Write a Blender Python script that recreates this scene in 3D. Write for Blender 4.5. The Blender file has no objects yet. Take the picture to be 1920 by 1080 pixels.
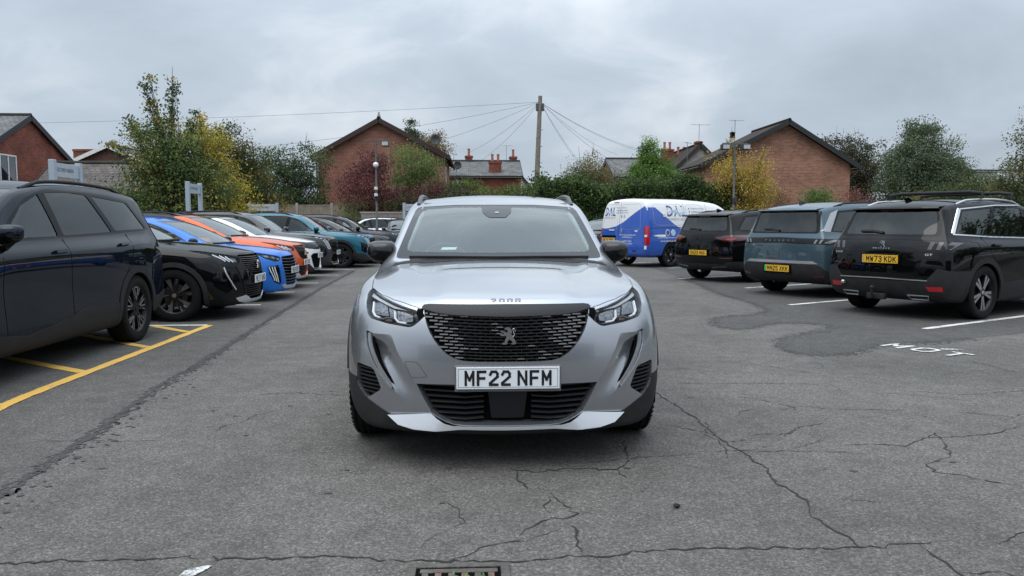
import bpy, bmesh, math, random
import numpy as np
from mathutils import Vector, Matrix
from mathutils.bvhtree import BVHTree
from mathutils.geometry import delaunay_2d_cdt

# ------------------------------------------------------------------ camera, sky, sun, exposure
scn = bpy.context.scene
COL = scn.collection
R = math.radians

cam_d = bpy.data.cameras.new('camera')
cam = bpy.data.objects.new('camera', cam_d)
COL.objects.link(cam)
cam_d.sensor_width = 36.0
cam_d.lens = 26.81
cam_d.clip_start = 0.05
cam_d.clip_end = 2000.0
cam.location = (0.0, 0.0, 1.275)
cam.rotation_euler = (R(90 - 4.797), 0.0, R(-2.793))
scn.camera = cam

SUN_EL, SUN_AZ = 68.0, 215.0     # sun behind cloud, high and a little behind the camera (azimuth clockwise from +Y)
world = bpy.data.worlds.new('World')
scn.world = world
world.use_nodes = True


def build_world():
    nt = world.node_tree
    N = nt.nodes
    for n in list(N):
        N.remove(n)
    L = nt.links.new
    out = N.new('ShaderNodeOutputWorld')
    bg = N.new('ShaderNodeBackground')
    L(bg.outputs[0], out.inputs[0])
    sky = N.new('ShaderNodeTexSky')
    sky.sky_type = 'NISHITA'
    sky.sun_disc = False
    sky.sun_elevation = R(SUN_EL)
    sky.sun_rotation = R(SUN_AZ)
    sky.air_density = 1.0
    sky.dust_density = 3.0
    tc = N.new('ShaderNodeTexCoord')
    sep = N.new('ShaderNodeSeparateXYZ')
    L(tc.outputs['Generated'], sep.inputs[0])
    # clouds laid on a flat layer overhead: direction / (z + c)
    zc = N.new('ShaderNodeMath'); zc.operation = 'MAXIMUM'; zc.inputs[1].default_value = 0.0
    L(sep.outputs[2], zc.inputs[0])
    za = N.new('ShaderNodeMath'); za.operation = 'ADD'; za.inputs[1].default_value = 0.42
    L(zc.outputs[0], za.inputs[0])
    dx = N.new('ShaderNodeMath'); dx.operation = 'DIVIDE'
    dy = N.new('ShaderNodeMath'); dy.operation = 'DIVIDE'
    L(sep.outputs[0], dx.inputs[0]); L(za.outputs[0], dx.inputs[1])
    L(sep.outputs[1], dy.inputs[0]); L(za.outputs[0], dy.inputs[1])
    cb = N.new('ShaderNodeCombineXYZ')
    L(dx.outputs[0], cb.inputs[0]); L(dy.outputs[0], cb.inputs[1])
    mp = N.new('ShaderNodeMapping')
    mp.inputs['Rotation'].default_value = (0, 0, R(22))
    mp.inputs['Scale'].default_value = (0.8, 1.0, 1.0)
    mp.inputs['Location'].default_value = (3.1, 0.4, 0)
    L(cb.outputs[0], mp.inputs[0])
    n1 = N.new('ShaderNodeTexNoise')
    n1.inputs['Scale'].default_value = 1.25
    n1.inputs['Detail'].default_value = 7
    n1.inputs['Roughness'].default_value = 0.5
    n1.inputs['Distortion'].default_value = 0.25
    L(mp.outputs[0], n1.inputs['Vector'])
    n2 = N.new('ShaderNodeTexNoise')
    n2.inputs['Scale'].default_value = 3.4
    n2.inputs['Detail'].default_value = 6
    n2.inputs['Roughness'].default_value = 0.55
    n2.inputs['Distortion'].default_value = 0.4
    L(mp.outputs[0], n2.inputs['Vector'])
    mx = N.new('ShaderNodeMath'); mx.operation = 'MULTIPLY'; mx.inputs[1].default_value = 0.42
    L(n2.outputs['Fac'], mx.inputs[0])
    ad = N.new('ShaderNodeMath'); ad.operation = 'MULTIPLY_ADD'; ad.inputs[1].default_value = 0.62
    L(n1.outputs['Fac'], ad.inputs[0]); L(mx.outputs[0], ad.inputs[2])
    ramp = N.new('ShaderNodeValToRGB')
    cr = ramp.color_ramp
    cr.elements[0].position = 0.36; cr.elements[0].color = (0.355, 0.415, 0.485, 1)
    cr.elements[1].position = 0.66; cr.elements[1].color = (0.69, 0.74, 0.79, 1)
    e = cr.elements.new(0.52); e.color = (0.455, 0.525, 0.605, 1)
    L(ad.outputs[0], ramp.inputs[0])
    # overcast sky: the zenith is about three times as bright as the horizon
    g = N.new('ShaderNodeMath'); g.operation = 'MULTIPLY_ADD'
    g.inputs[1].default_value = 2.6; g.inputs[2].default_value = 0.91
    sq = N.new('ShaderNodeMath'); sq.operation = 'POWER'; sq.inputs[1].default_value = 1.8
    L(zc.outputs[0], sq.inputs[0])
    L(sq.outputs[0], g.inputs[0])
    vm = N.new('ShaderNodeVectorMath'); vm.operation = 'SCALE'
    L(ramp.outputs[0], vm.inputs[0]); L(g.outputs[0], vm.inputs['Scale'])
    # a little of the clear blue above comes through
    vs = N.new('ShaderNodeVectorMath'); vs.operation = 'SCALE'; vs.inputs['Scale'].default_value = 0.06
    L(sky.outputs[0], vs.inputs[0])
    mixc = N.new('ShaderNodeMix'); mixc.data_type = 'RGBA'; mixc.inputs[0].default_value = 0.90
    L(vs.outputs[0], mixc.inputs[6]); L(vm.outputs[0], mixc.inputs[7])
    L(mixc.outputs[2], bg.inputs[0])
    bg.inputs[1].default_value = 1.0


build_world()
sun_d = bpy.data.lights.new('sun', 'SUN')
sun_d.energy = 1.2
sun_d.angle = R(60)
sun_d.color = (1.0, 0.93, 0.84)
sun = bpy.data.objects.new('sun', sun_d)
COL.objects.link(sun)
sun.rotation_euler = (R(90 - SUN_EL), 0, R(180 - SUN_AZ))   # lamp -Z points away from the bright part of the sky

scn.view_settings.view_transform = 'Standard'
scn.view_settings.look = 'None'
scn.view_settings.gamma = 1.0
scn.view_settings.exposure = 0.35
scn.view_settings.use_curve_mapping = False
scn.cycles.max_bounces = 8
scn.cycles.transparent_max_bounces = 16
scn.cycles.use_denoising = True

# ------------------------------------------------------------------ material helpers
MATS = {}


def nd(nt, t, **kw):
    n = nt.nodes.new(t)
    for k, v in kw.items():
        setattr(n, k, v)
    return n


def new_mat(name):
    m = bpy.data.materials.new(name)
    m.use_nodes = True
    nt = m.node_tree
    b = nt.nodes['Principled BSDF']
    return m, nt, b


def c4(c):
    return (c[0], c[1], c[2], 1.0)


def plain(name, col, rough=0.5, metal=0.0, coat=0.0, var=0.12, scale=6.0, bump=0.0, bscale=60.0, spec=0.5, emit=None):
    """principled with noise-driven colour and roughness variation"""
    if name in MATS:
        return MATS[name]
    m, nt, b = new_mat(name)
    L = nt.links.new
    tc = nd(nt, 'ShaderNodeTexCoord')
    n = nd(nt, 'ShaderNodeTexNoise')
    n.inputs['Scale'].default_value = scale
    n.inputs['Detail'].default_value = 6
    n.inputs['Roughness'].default_value = 0.65
    L(tc.outputs['Object'], n.inputs['Vector'])
    r = nd(nt, 'ShaderNodeValToRGB')
    r.color_ramp.elements[0].position = 0.3
    r.color_ramp.elements[1].position = 0.7
    r.color_ramp.elements[0].color = c4([max(0, x * (1 - var)) for x in col])
    r.color_ramp.elements[1].color = c4([min(1, x * (1 + var)) for x in col])
    L(n.outputs['Fac'], r.inputs[0])
    L(r.outputs[0], b.inputs['Base Color'])
    mr = nd(nt, 'ShaderNodeMapRange')
    mr.inputs['To Min'].default_value = max(0.0, rough * (1 - var))
    mr.inputs['To Max'].default_value = min(1.0, rough * (1 + var))
    L(n.outputs['Fac'], mr.inputs['Value'])
    L(mr.outputs[0], b.inputs['Roughness'])
    b.inputs['Metallic'].default_value = metal
    b.inputs['Coat Weight'].default_value = coat
    b.inputs['Coat Roughness'].default_value = 0.03
    b.inputs['Specular IOR Level'].default_value = spec
    if emit:
        b.inputs['Emission Color'].default_value = c4(emit[0])
        b.inputs['Emission Strength'].default_value = emit[1]
    if bump:
        n2 = nd(nt, 'ShaderNodeTexNoise')
        n2.inputs['Scale'].default_value = bscale
        n2.inputs['Detail'].default_value = 4
        L(tc.outputs['Object'], n2.inputs['Vector'])
        bp = nd(nt, 'ShaderNodeBump')
        bp.inputs['Strength'].default_value = bump
        bp.inputs['Distance'].default_value = 0.01
        L(n2.outputs['Fac'], bp.inputs['Height'])
        L(bp.outputs[0], b.inputs['Normal'])
    MATS[name] = m
    return m


def paint(name, col, metal=0.5, rough=0.34, dust=0.018, coat=1.0):
    """car paint: metallic base under a clear coat, thin road dust low on the panels, dark unpainted inner side"""
    if name in MATS:
        return MATS[name]
    m, nt, b = new_mat(name)
    L = nt.links.new
    tc = nd(nt, 'ShaderNodeTexCoord')
    geo = nd(nt, 'ShaderNodeNewGeometry')
    n = nd(nt, 'ShaderNodeTexNoise')
    n.inputs['Scale'].default_value = 3.0
    n.inputs['Detail'].default_value = 8
    n.inputs['Roughness'].default_value = 0.7
    L(tc.outputs['Object'], n.inputs['Vector'])
    sep = nd(nt, 'ShaderNodeSeparateXYZ')
    L(tc.outputs['Object'], sep.inputs[0])
    low = nd(nt, 'ShaderNodeMapRange')
    low.inputs['From Min'].default_value = 0.25
    low.inputs['From Max'].default_value = 0.75
    low.inputs['To Min'].default_value = dust * 3
    low.inputs['To Max'].default_value = dust
    L(sep.outputs[2], low.inputs['Value'])
    mul = nd(nt, 'ShaderNodeMath', operation='MULTIPLY')
    L(n.outputs['Fac'], mul.inputs[0]); L(low.outputs[0], mul.inputs[1])
    mix = nd(nt, 'ShaderNodeMix', data_type='RGBA')
    mix.inputs[6].default_value = c4(col)
    mix.inputs[7].default_value = (0.28, 0.26, 0.23, 1)
    L(mul.outputs[0], mix.inputs[0])
    L(mix.outputs[2], b.inputs['Base Color'])
    b.inputs['Metallic'].default_value = metal
    b.inputs['Roughness'].default_value = rough
    b.inputs['Specular IOR Level'].default_value = 0.0
    b.inputs['Coat Weight'].default_value = coat
    cr = nd(nt, 'ShaderNodeMapRange')
    cr.inputs['From Min'].default_value = 0.35
    cr.inputs['From Max'].default_value = 0.75
    cr.inputs['To Min'].default_value = 0.01
    cr.inputs['To Max'].default_value = 0.03
    L(n.outputs['Fac'], cr.inputs['Value'])
    L(cr.outputs[0], b.inputs['Coat Roughness'])
    inner = nd(nt, 'ShaderNodeBsdfDiffuse')
    inner.inputs[0].default_value = (0.012, 0.012, 0.013, 1)
    ms = nd(nt, 'ShaderNodeMixShader')
    L(geo.outputs['Backfacing'], ms.inputs[0])
    L(b.outputs[0], ms.inputs[1]); L(inner.outputs[0], ms.inputs[2])
    L(ms.outputs[0], nt.nodes['Material Output'].inputs[0])
    MATS[name] = m
    return m


def glass(name, tint, refl=1.0):
    """thin sheet of tinted glass: straight-through tint plus a mirror reflection by Fresnel"""
    if name in MATS:
        return MATS[name]
    m, nt, b = new_mat(name)
    nt.nodes.remove(b)
    L = nt.links.new
    tr = nd(nt, 'ShaderNodeBsdfTransparent')
    tr.inputs[0].default_value = c4(tint)
    gl = nd(nt, 'ShaderNodeBsdfGlossy')
    gl.inputs['Roughness'].default_value = 0.02
    gl.inputs[0].default_value = (0.95, 1.0, 0.99, 1)
    fr = nd(nt, 'ShaderNodeLayerWeight')
    fr.inputs[0].default_value = 0.34
    mu = nd(nt, 'ShaderNodeMath', operation='MULTIPLY')
    mu.inputs[1].default_value = refl
    mu.use_clamp = True
    # both faces of the pane reflect: 2F / (1 + F)
    a1 = nd(nt, 'ShaderNodeMath', operation='ADD'); a1.inputs[1].default_value = 1.0
    dv = nd(nt, 'ShaderNodeMath', operation='DIVIDE')
    d2 = nd(nt, 'ShaderNodeMath', operation='MULTIPLY'); d2.inputs[1].default_value = 2.0
    L(fr.outputs['Fresnel'], a1.inputs[0]); L(fr.outputs['Fresnel'], d2.inputs[0])
    L(d2.outputs[0], dv.inputs[0]); L(a1.outputs[0], dv.inputs[1])
    L(dv.outputs[0], mu.inputs[0])
    # faint film of dust on the glass
    tc = nd(nt, 'ShaderNodeTexCoord')
    n = nd(nt, 'ShaderNodeTexNoise')
    n.inputs['Scale'].default_value = 2.5
    n.inputs['Detail'].default_value = 6
    L(tc.outputs['Object'], n.inputs['Vector'])
    df = nd(nt, 'ShaderNodeBsdfDiffuse')
    df.inputs[0].default_value = (0.5, 0.5, 0.48, 1)
    dm = nd(nt, 'ShaderNodeMath', operation='MULTIPLY')
    dm.inputs[1].default_value = 0.012
    L(n.outputs['Fac'], dm.inputs[0])
    m1 = nd(nt, 'ShaderNodeMixShader')
    L(dm.outputs[0], m1.inputs[0]); L(tr.outputs[0], m1.inputs[1]); L(df.outputs[0], m1.inputs[2])
    ms = nd(nt, 'ShaderNodeMixShader')
    L(mu.outputs[0], ms.inputs[0]); L(m1.outputs[0], ms.inputs[1]); L(gl.outputs[0], ms.inputs[2])
    L(ms.outputs[0], nt.nodes['Material Output'].inputs[0])
    MATS[name] = m
    return m


# ------------------------------------------------------------------ object helpers
def link(o, parent=None):
    COL.objects.link(o)
    if parent is not None:
        o.parent = parent
    return o


def mesh_obj(name, verts, faces, mat, parent=None, smooth=False, loc=None):
    me = bpy.data.meshes.new(name)
    me.from_pydata([tuple(v) for v in verts], [], faces)
    if smooth:
        me.polygons.foreach_set('use_smooth', [True] * len(me.polygons))
    if mat is not None:
        me.materials.append(mat)
    me.update()
    o = bpy.data.objects.new(name, me)
    link(o, parent)
    if loc is not None:
        o.location = loc
    return o


def bm_obj(name, bm, mat, parent=None, smooth=False, loc=None, angle=None):
    me = bpy.data.meshes.new(name)
    bm.normal_update()
    bm.to_mesh(me)
    bm.free()
    if smooth:
        me.polygons.foreach_set('use_smooth', [True] * len(me.polygons))
        if angle:
            me.set_sharp_from_angle(angle=R(angle))
    for m_ in (mat if isinstance(mat, (list, tuple)) else [mat]):
        me.materials.append(m_)
    o = bpy.data.objects.new(name, me)
    link(o, parent)
    if loc is not None:
        o.location = loc
    return o


def empty(name, loc=(0, 0, 0), rz=0.0, parent=None):
    o = bpy.data.objects.new(name, None)
    o.empty_display_size = 0.2
    o.location = loc
    o.rotation_euler = (0, 0, rz)
    link(o, parent)
    return o


def tag(o, label=None, cat=None, group=None, kind=None):
    if label: o['label'] = label
    if cat: o['category'] = cat
    if group: o['group'] = group
    if kind: o['kind'] = kind
    return o


def copy_tree(o, parent=None):
    c = o.copy()
    COL.objects.link(c)
    c.parent = parent
    for ch in list(o.children):
        copy_tree(ch, c)
    return c


def add_box(bm, lo, hi, bev=0.0):
    x0, y0, z0 = lo; x1, y1, z1 = hi
    vs = [bm.verts.new(p) for p in ((x0, y0, z0), (x1, y0, z0), (x1, y1, z0), (x0, y1, z0),
                                    (x0, y0, z1), (x1, y0, z1), (x1, y1, z1), (x0, y1, z1))]
    fs = [bm.faces.new([vs[i] for i in q]) for q in ((3, 2, 1, 0), (4, 5, 6, 7), (0, 1, 5, 4), (1, 2, 6, 5), (2, 3, 7, 6), (3, 0, 4, 7))]
    if bev:
        es = list({e for f in fs for e in f.edges})
        bmesh.ops.bevel(bm, geom=es, offset=bev, segments=2, affect='EDGES', profile=0.5)
    return vs


def box(name, lo, hi, mat, parent=None, bev=0.0, smooth=False):
    bm = bmesh.new()
    add_box(bm, lo, hi, bev)
    return bm_obj(name, bm, mat, parent, smooth)


def add_tube(bm, pts, rad, seg=8, cap=True):
    """swept tube; rad is a number or one per point"""
    pts = [Vector(p) for p in pts]
    n = len(pts)
    rads = rad if isinstance(rad, (list, tuple)) else [rad] * n
    rings = []
    prev = None
    for i, p in enumerate(pts):
        t = (pts[min(i + 1, n - 1)] - pts[max(i - 1, 0)])
        t = t.normalized() if t.length > 1e-9 else Vector((0, 0, 1))
        if prev is None:
            a = Vector((0, 0, 1)) if abs(t.z) < 0.9 else Vector((1, 0, 0))
            u = t.cross(a).normalized()
        else:
            u = (prev - t * prev.dot(t))
            u = u.normalized() if u.length > 1e-6 else t.orthogonal().normalized()
        prev = u
        v = t.cross(u)
        rings.append([bm.verts.new(p + (u * math.cos(2 * math.pi * k / seg) + v * math.sin(2 * math.pi * k / seg)) * rads[i]) for k in range(seg)])
    for a, b in zip(rings, rings[1:]):
        for k in range(seg):
            bm.faces.new((a[k], a[(k + 1) % seg], b[(k + 1) % seg], b[k]))
    if cap:
        bm.faces.new(rings[0][::-1])
        bm.faces.new(rings[-1])


def tube(name, pts, rad, mat, parent=None, seg=8, smooth=True):
    bm = bmesh.new()
    add_tube(bm, pts, rad, seg)
    return bm_obj(name, bm, mat, parent, smooth, angle=50)


def add_lathe(bm, prof, seg=32, axis='x', close=False):
    """revolve (r, a) profile around an axis; a runs along the axis"""
    rings = []
    for k in range(seg):
        t = 2 * math.pi * k / seg
        c, s = math.cos(t), math.sin(t)
        if axis == 'x':
            rings.append([bm.verts.new((a, r * c, r * s)) for r, a in prof])
        elif axis == 'z':
            rings.append([bm.verts.new((r * c, r * s, a)) for r, a in prof])
        else:
            rings.append([bm.verts.new((r * c, a, r * s)) for r, a in prof])
    n = len(prof)
    for k in range(seg):
        A, B = rings[k], rings[(k + 1) % seg]
        for i in range(n if close else n - 1):
            j = (i + 1) % n
            q = (A[i], A[j], B[j], B[i])
            bm.faces.new(q if axis != 'y' else q[::-1])


def add_prism(bm, poly, d, to3):
    """extrude a 2-D polygon: to3(u, v, w) with w from 0 to d"""
    a = [bm.verts.new(to3(u, v, 0.0)) for u, v in poly]
    b = [bm.verts.new(to3(u, v, d)) for u, v in poly]
    n = len(poly)
    bm.faces.new(a[::-1]); bm.faces.new(b)
    for i in range(n):
        bm.faces.new((a[i], a[(i + 1) % n], b[(i + 1) % n], b[i]))
    bmesh.ops.recalc_face_normals(bm, faces=bm.faces[:])


def inside(poly, x, y):
    c = False
    n = len(poly)
    j = n - 1
    for i in range(n):
        xi, yi = poly[i]; xj, yj = poly[j]
        if (yi > y) != (yj > y) and x < (xj - xi) * (y - yi) / (yj - yi) + xi:
            c = not c
        j = i
    return c


def rounded(poly, r=0.02, n=3):
    """round the corners of a 2-D polygon"""
    out = []
    m = len(poly)
    for i in range(m):
        p0, p1, p2 = [Vector(poly[(i + k) % m]) for k in (-1, 0, 1)]
        a, b = (p0 - p1), (p2 - p1)
        ra = min(r, a.length * 0.45); rb = min(r, b.length * 0.45)
        A = p1 + a.normalized() * ra; B = p1 + b.normalized() * rb
        for k in range(n + 1):
            t = k / n
            q = A * (1 - t) ** 2 + p1 * 2 * t * (1 - t) + B * t * t
            out.append((q.x, q.y))
    return out


FONT = {}


def cache_font():
    """flat meshes of all characters that are used, made in one go"""
    chars = sorted(set('ABCDEFGHIJKLMNOPQRSTUVWXYZabcdefghijklmnopqrstuvwxyz0123456789-@.,&'))
    made = []
    for bold in (0.0, 0.012):
        for ch in chars:
            cu = bpy.data.curves.new('t', 'FONT')
            cu.body = ch
            cu.offset = bold
            cu.resolution_u = 2
            cu.fill_mode = 'FRONT'
            o = bpy.data.objects.new('t', cu)
            COL.objects.link(o)
            made.append((bold, ch, o, cu))
    dg = bpy.context.evaluated_depsgraph_get()
    for bold, ch, o, cu in made:
        ev = o.evaluated_get(dg)
        me = ev.to_mesh()
        FONT[bold, ch] = ([(v.co.x, v.co.y) for v in me.vertices], [tuple(p.vertices) for p in me.polygons])
        ev.to_mesh_clear()
    for bold, ch, o, cu in made:
        bpy.data.objects.remove(o)
        bpy.data.curves.remove(cu)


cache_font()


def fit_text(txt, w, h, bold=0.0, res=3):
    """text scaled to exactly w x h, lower-left at 0,0"""
    b = 0.012 if bold > 0.005 else 0.0
    V, F = [], []
    x = 0.0
    for ch in txt:
        if ch == ' ':
            x += 0.28
            continue
        vs, fs = FONT[b, ch]
        x0 = min(v[0] for v in vs); x1 = max(v[0] for v in vs)
        k = len(V)
        V += [(v[0] - x0 + x, v[1]) for v in vs]
        F += [tuple(i + k for i in f) for f in fs]
        x += x1 - x0 + 0.09
    xs_ = [v[0] for v in V]; ys_ = [v[1] for v in V]
    x0, x1, y0, y1 = min(xs_), max(xs_), min(ys_), max(ys_)
    return [((v[0] - x0) / (x1 - x0) * w, (v[1] - y0) / (y1 - y0) * h) for v in V], F
# ------------------------------------------------------------------ shared car materials
def M_black(): return plain('black_plastic', (0.026, 0.0265, 0.0275), 0.6, var=0.25, scale=9, bump=0.15, bscale=400, spec=0.2)
def M_gloss(): return plain('gloss_black_trim', (0.003, 0.003, 0.0035), 0.10, coat=0.6, var=0.2, spec=0.0)
def M_dark(): return plain('dark_recess', (0.004, 0.004, 0.0045), 0.9, var=0.2, spec=0.04)
def M_chrome(): return plain('chrome_trim', (0.78, 0.79, 0.80), 0.12, metal=1.0, var=0.06)
def M_satin(): return plain('satin_silver', (0.62, 0.63, 0.64), 0.32, metal=0.85, var=0.06)
def M_rubber(): return plain('tyre_rubber', (0.009, 0.009, 0.0092), 0.85, var=0.3, scale=14, bump=0.3, bscale=150, spec=0.2)
def M_rimdark(): return plain('rim_dark', (0.018, 0.018, 0.02), 0.35, metal=0.6, var=0.2)
def M_rimsilver(): return plain('rim_machined', (0.62, 0.62, 0.62), 0.25, metal=0.95, var=0.1)
def M_disc(): return plain('brake_disc', (0.30, 0.29, 0.28), 0.35, metal=0.9, var=0.2)
def M_lens(): return glass('lamp_lens', (0.90, 0.91, 0.92), 0.12)
def M_lampin(): return plain('lamp_reflector', (0.42, 0.44, 0.46), 0.22, metal=0.9, var=0.35, scale=40)
def M_drl(): return plain('daytime_light', (0.86, 0.88, 0.9), 0.25, var=0.03)
def M_red(): return plain('red_lens', (0.42, 0.012, 0.018), 0.15, coat=1.0, var=0.2, scale=30)
def M_darkred(): return plain('smoked_red_lens', (0.07, 0.008, 0.012), 0.12, coat=1.0, var=0.3, scale=30)
def M_smoke(): return plain('smoked_lens', (0.004, 0.004, 0.005), 0.06, coat=0.8, var=0.2, spec=0.0)
def M_amber(): return plain('amber_lens', (0.5, 0.18, 0.02), 0.2, coat=1.0, var=0.1)
def M_pwhite(): return plain('plate_white', (0.74, 0.77, 0.79), 0.35, var=0.03)
def M_pyellow(): return plain('plate_yellow', (0.80, 0.47, 0.03), 0.35, var=0.05)
def M_pink(): return plain('plate_ink', (0.008, 0.008, 0.012), 0.4, var=0.05)
def M_green(): return plain('plate_green', (0.03, 0.42, 0.12), 0.35, var=0.05)
def M_seat(): return plain('seat_fabric', (0.030, 0.032, 0.035), 0.9, var=0.3, scale=20)
def M_dash(): return plain('dashboard_plastic', (0.020, 0.021, 0.022), 0.7, var=0.2, scale=20)
def M_clear(): return glass('windscreen_glass', (0.74, 0.86, 0.83), 0.98)
def M_tint(): return glass('privacy_glass', (0.03, 0.033, 0.035), 0.7)
def M_sidegl(): return glass('side_glass', (0.42, 0.50, 0.48), 0.8)


VIEWS = {'front': (0, 2, 1, -1), 'rear': (0, 2, 1, 1), 'right': (1, 2, 0, 1), 'left': (1, 2, 0, -1), 'top': (0, 1, 2, 1)}
NOSE_S = (0.0, 0.42, 0.78, 1.0)


class Car:
    """Body shell grown from a coarse cage (x lateral, y rearward from the nose, z up), then cut into panels, glass and lamps."""

    def __init__(self, name, spec, mat, level=2):
        self.root = empty(name)
        self.S = spec
        self.mat = mat
        self.parts = []
        K = spec['keys']
        ys = spec['ys']
        f = lambda q, y: float(np.interp(y, [k[0] for k in K[q]], [k[1] for k in K[q]]))
        self.f = f
        verts = {}
        bm = bmesh.new()

        def V(i, k, j, p):
            key = (i, k, j)
            if key not in verts:
                verts[key] = bm.verts.new(p)
            return verts[key]

        nK = len(ys) - 1
        J = 7

        def ring(k):
            y = ys[k]
            zb, ze, wt = f('zbot', y), f('ze', y), f('wt', y)
            bz, bw = f('zbelt', y), f('wbelt', y)
            sz, sw = f('zsh', y), f('wsh', y)
            zl = zb + (sz - zb) * 0.30
            zm = zb + (sz - zb) * 0.62
            return [(f('wsill', y) - 0.05, zb), (f('wsill', y), zb + 0.07), (f('wlow', y), zl), (f('wmid', y), zm), (sw, sz),
                    (bw, bz), ((bw + wt) / 2 + f('bulge', y), (bz + ze) / 2), (wt, ze)]

        rings = [ring(k) for k in range(nK + 1)]
        nose = spec['nose']     # (z, y offset, sweep, width) per level
        tail = spec['tail']
        P = {}
        for k in range(nK + 1):
            y = ys[k]
            for j in range(J + 1):
                for i in range(-3, 4):
                    s = NOSE_S[abs(i)]
                    sg = -1 if i < 0 else 1
                    surf = (abs(i) == 3) or j in (0, J) or k in (0, nK)
                    if not surf:
                        continue
                    if k == 0:
                        z, yo, sw, w = nose[j]
                        crown = f('ncrown', 0) if j == J else 0.0
                        P[i, k, j] = (sg * s * w, yo + sw * s ** 2.3, z - crown * s * s)
                    elif k == nK:
                        z, yo, sw, w = tail[j]
                        crown = spec.get('tcrown', 0.03) if j == J else 0.0
                        P[i, k, j] = (sg * s * w, spec['L'] - yo - sw * s ** 2.3, z - crown * s * s)
                    else:
                        x, z = rings[k][j]
                        if j == J:
                            zc = f('zc', y)
                            z = z + (zc - z) * (1 - s ** 2.2)
                        swp = f('sweep', y) * (s ** 2) if j == J else f('sweep', y)
                        if j == 0:
                            swp = 0
                        P[i, k, j] = (sg * s * x, y + swp, z)
        for key, p in P.items():
            V(*key, p)
        g = lambda i, k, j: verts[i, k, j]
        for k in range(nK):
            for i in range(-3, 3):
                bm.faces.new((g(i, k, J), g(i + 1, k, J), g(i + 1, k + 1, J), g(i, k + 1, J)))
                bm.faces.new((g(i, k + 1, 0), g(i + 1, k + 1, 0), g(i + 1, k, 0), g(i, k, 0)))
            for j in range(J):
                bm.faces.new((g(3, k, j), g(3, k + 1, j), g(3, k + 1, j + 1), g(3, k, j + 1)))
                bm.faces.new((g(-3, k + 1, j), g(-3, k, j), g(-3, k, j + 1), g(-3, k + 1, j + 1)))
        for j in range(J):
            for i in range(-3, 3):
                bm.faces.new((g(i, 0, j), g(i + 1, 0, j), g(i + 1, 0, j + 1), g(i, 0, j + 1)))
                bm.faces.new((g(i + 1, nK, j), g(i, nK, j), g(i, nK, j + 1), g(i + 1, nK, j + 1)))
        cl = bm.edges.layers.float.new('crease_edge')
        for q, val in spec.get('crease_levels', {}).items():      # crease along a level between two y
            j, y0, y1 = q
            for k in range(nK):
                if y0 <= ys[k] and ys[k + 1] <= y1:
                    for i in (-3, 3):
                        e = bm.edges.get((g(i, k, j), g(i, k + 1, j)))
                        if e: e[cl] = val
        for q, val in spec.get('crease_rows', {}).items():        # crease across the top at a station
            for i in range(-3, 3):
                e = bm.edges.get((g(i, q, J), g(i + 1, q, J)))
                if e: e[cl] = val
        for j, val in spec.get('crease_nose', {}).items():
            for i in range(-3, 3):
                e = bm.edges.get((g(i, 0, j), g(i + 1, 0, j)))
                if e: e[cl] = val
        for j, val in spec.get('crease_tail', {}).items():
            for i in range(-3, 3):
                e = bm.edges.get((g(i, nK, j), g(i + 1, nK, j)))
                if e: e[cl] = val
        cc = spec.get('corner', (0.0, 0.0, 0.0))                  # tail corners, nose corners, roof edges
        for i in (-3, 3):
            for j in range(J):
                for kk, val in ((nK, cc[0]), (0, cc[1])):
                    e = bm.edges.get((g(i, kk, j), g(i, kk, j + 1)))
                    if e and val: e[cl] = val
            for k in range(nK):
                e = bm.edges.get((g(i, k, J), g(i, k + 1, J)))
                if e and cc[2] and ys[k] > 1.2: e[cl] = cc[2]
        me = bpy.data.meshes.new('cage')
        bm.to_mesh(me)
        bm.free()
        me.polygons.foreach_set('use_smooth', [True] * len(me.polygons))
        o = bpy.data.objects.new('cage', me)
        COL.objects.link(o)
        md = o.modifiers.new('s', 'SUBSURF')
        md.levels = level
        md.render_levels = level
        dg = bpy.context.evaluated_depsgraph_get()
        ev = o.evaluated_get(dg)
        em = ev.to_mesh()
        self.bm = bmesh.new()
        self.bm.from_mesh(em)
        ev.to_mesh_clear()
        bpy.data.objects.remove(o)
        bpy.data.meshes.remove(me)
        fn = spec.get('deform')
        if fn:
            for v in self.bm.verts:
                v.co = fn(v.co)
        self.bm.normal_update()
        self.bm.faces.layers.int.new('lip')
        self.nl = self.bm.verts.layers.float_vector.new('nref')
        for v in self.bm.verts:
            v[self.nl] = v.normal
        self.bm.faces.ensure_lookup_table()
        self.bm.verts.ensure_lookup_table()
        self.vn = [v.normal.copy() for v in self.bm.verts]
        self.rc = [v.co.copy() for v in self.bm.verts]
        self.rf = [[v.index for v in f.verts] for f in self.bm.faces]
        self.bvh = BVHTree.FromPolygons(self.rc, self.rf)

    # -------------------------------------------------------------- surface queries
    def surf(self, view, u, v, off=0.0):
        a, b, n, sg = VIEWS[view]
        o = [0, 0, 0]; d = [0, 0, 0]
        o[a] = u; o[b] = v; o[n] = 20.0 * sg
        d[n] = -1.0 * sg
        hit, nor, idx, dist = self.bvh.ray_cast(Vector(o), Vector(d))
        if hit is None:
            hit, nor, idx, dist = self.bvh.find_nearest(Vector([0 if i == n else o[i] for i in range(3)]) + Vector([(2.1 + 2.1 * sg) if (i == n and n == 1) else 0 for i in range(3)]))
        f = self.rf[idx]
        w = [1.0 / ((self.rc[i] - hit).length + 1e-5) ** 2 for i in f]
        nn = Vector()
        for i, k in zip(f, w):
            nn += self.vn[i] * k
        nor = nn.normalized()
        return hit + nor * off, nor

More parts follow.
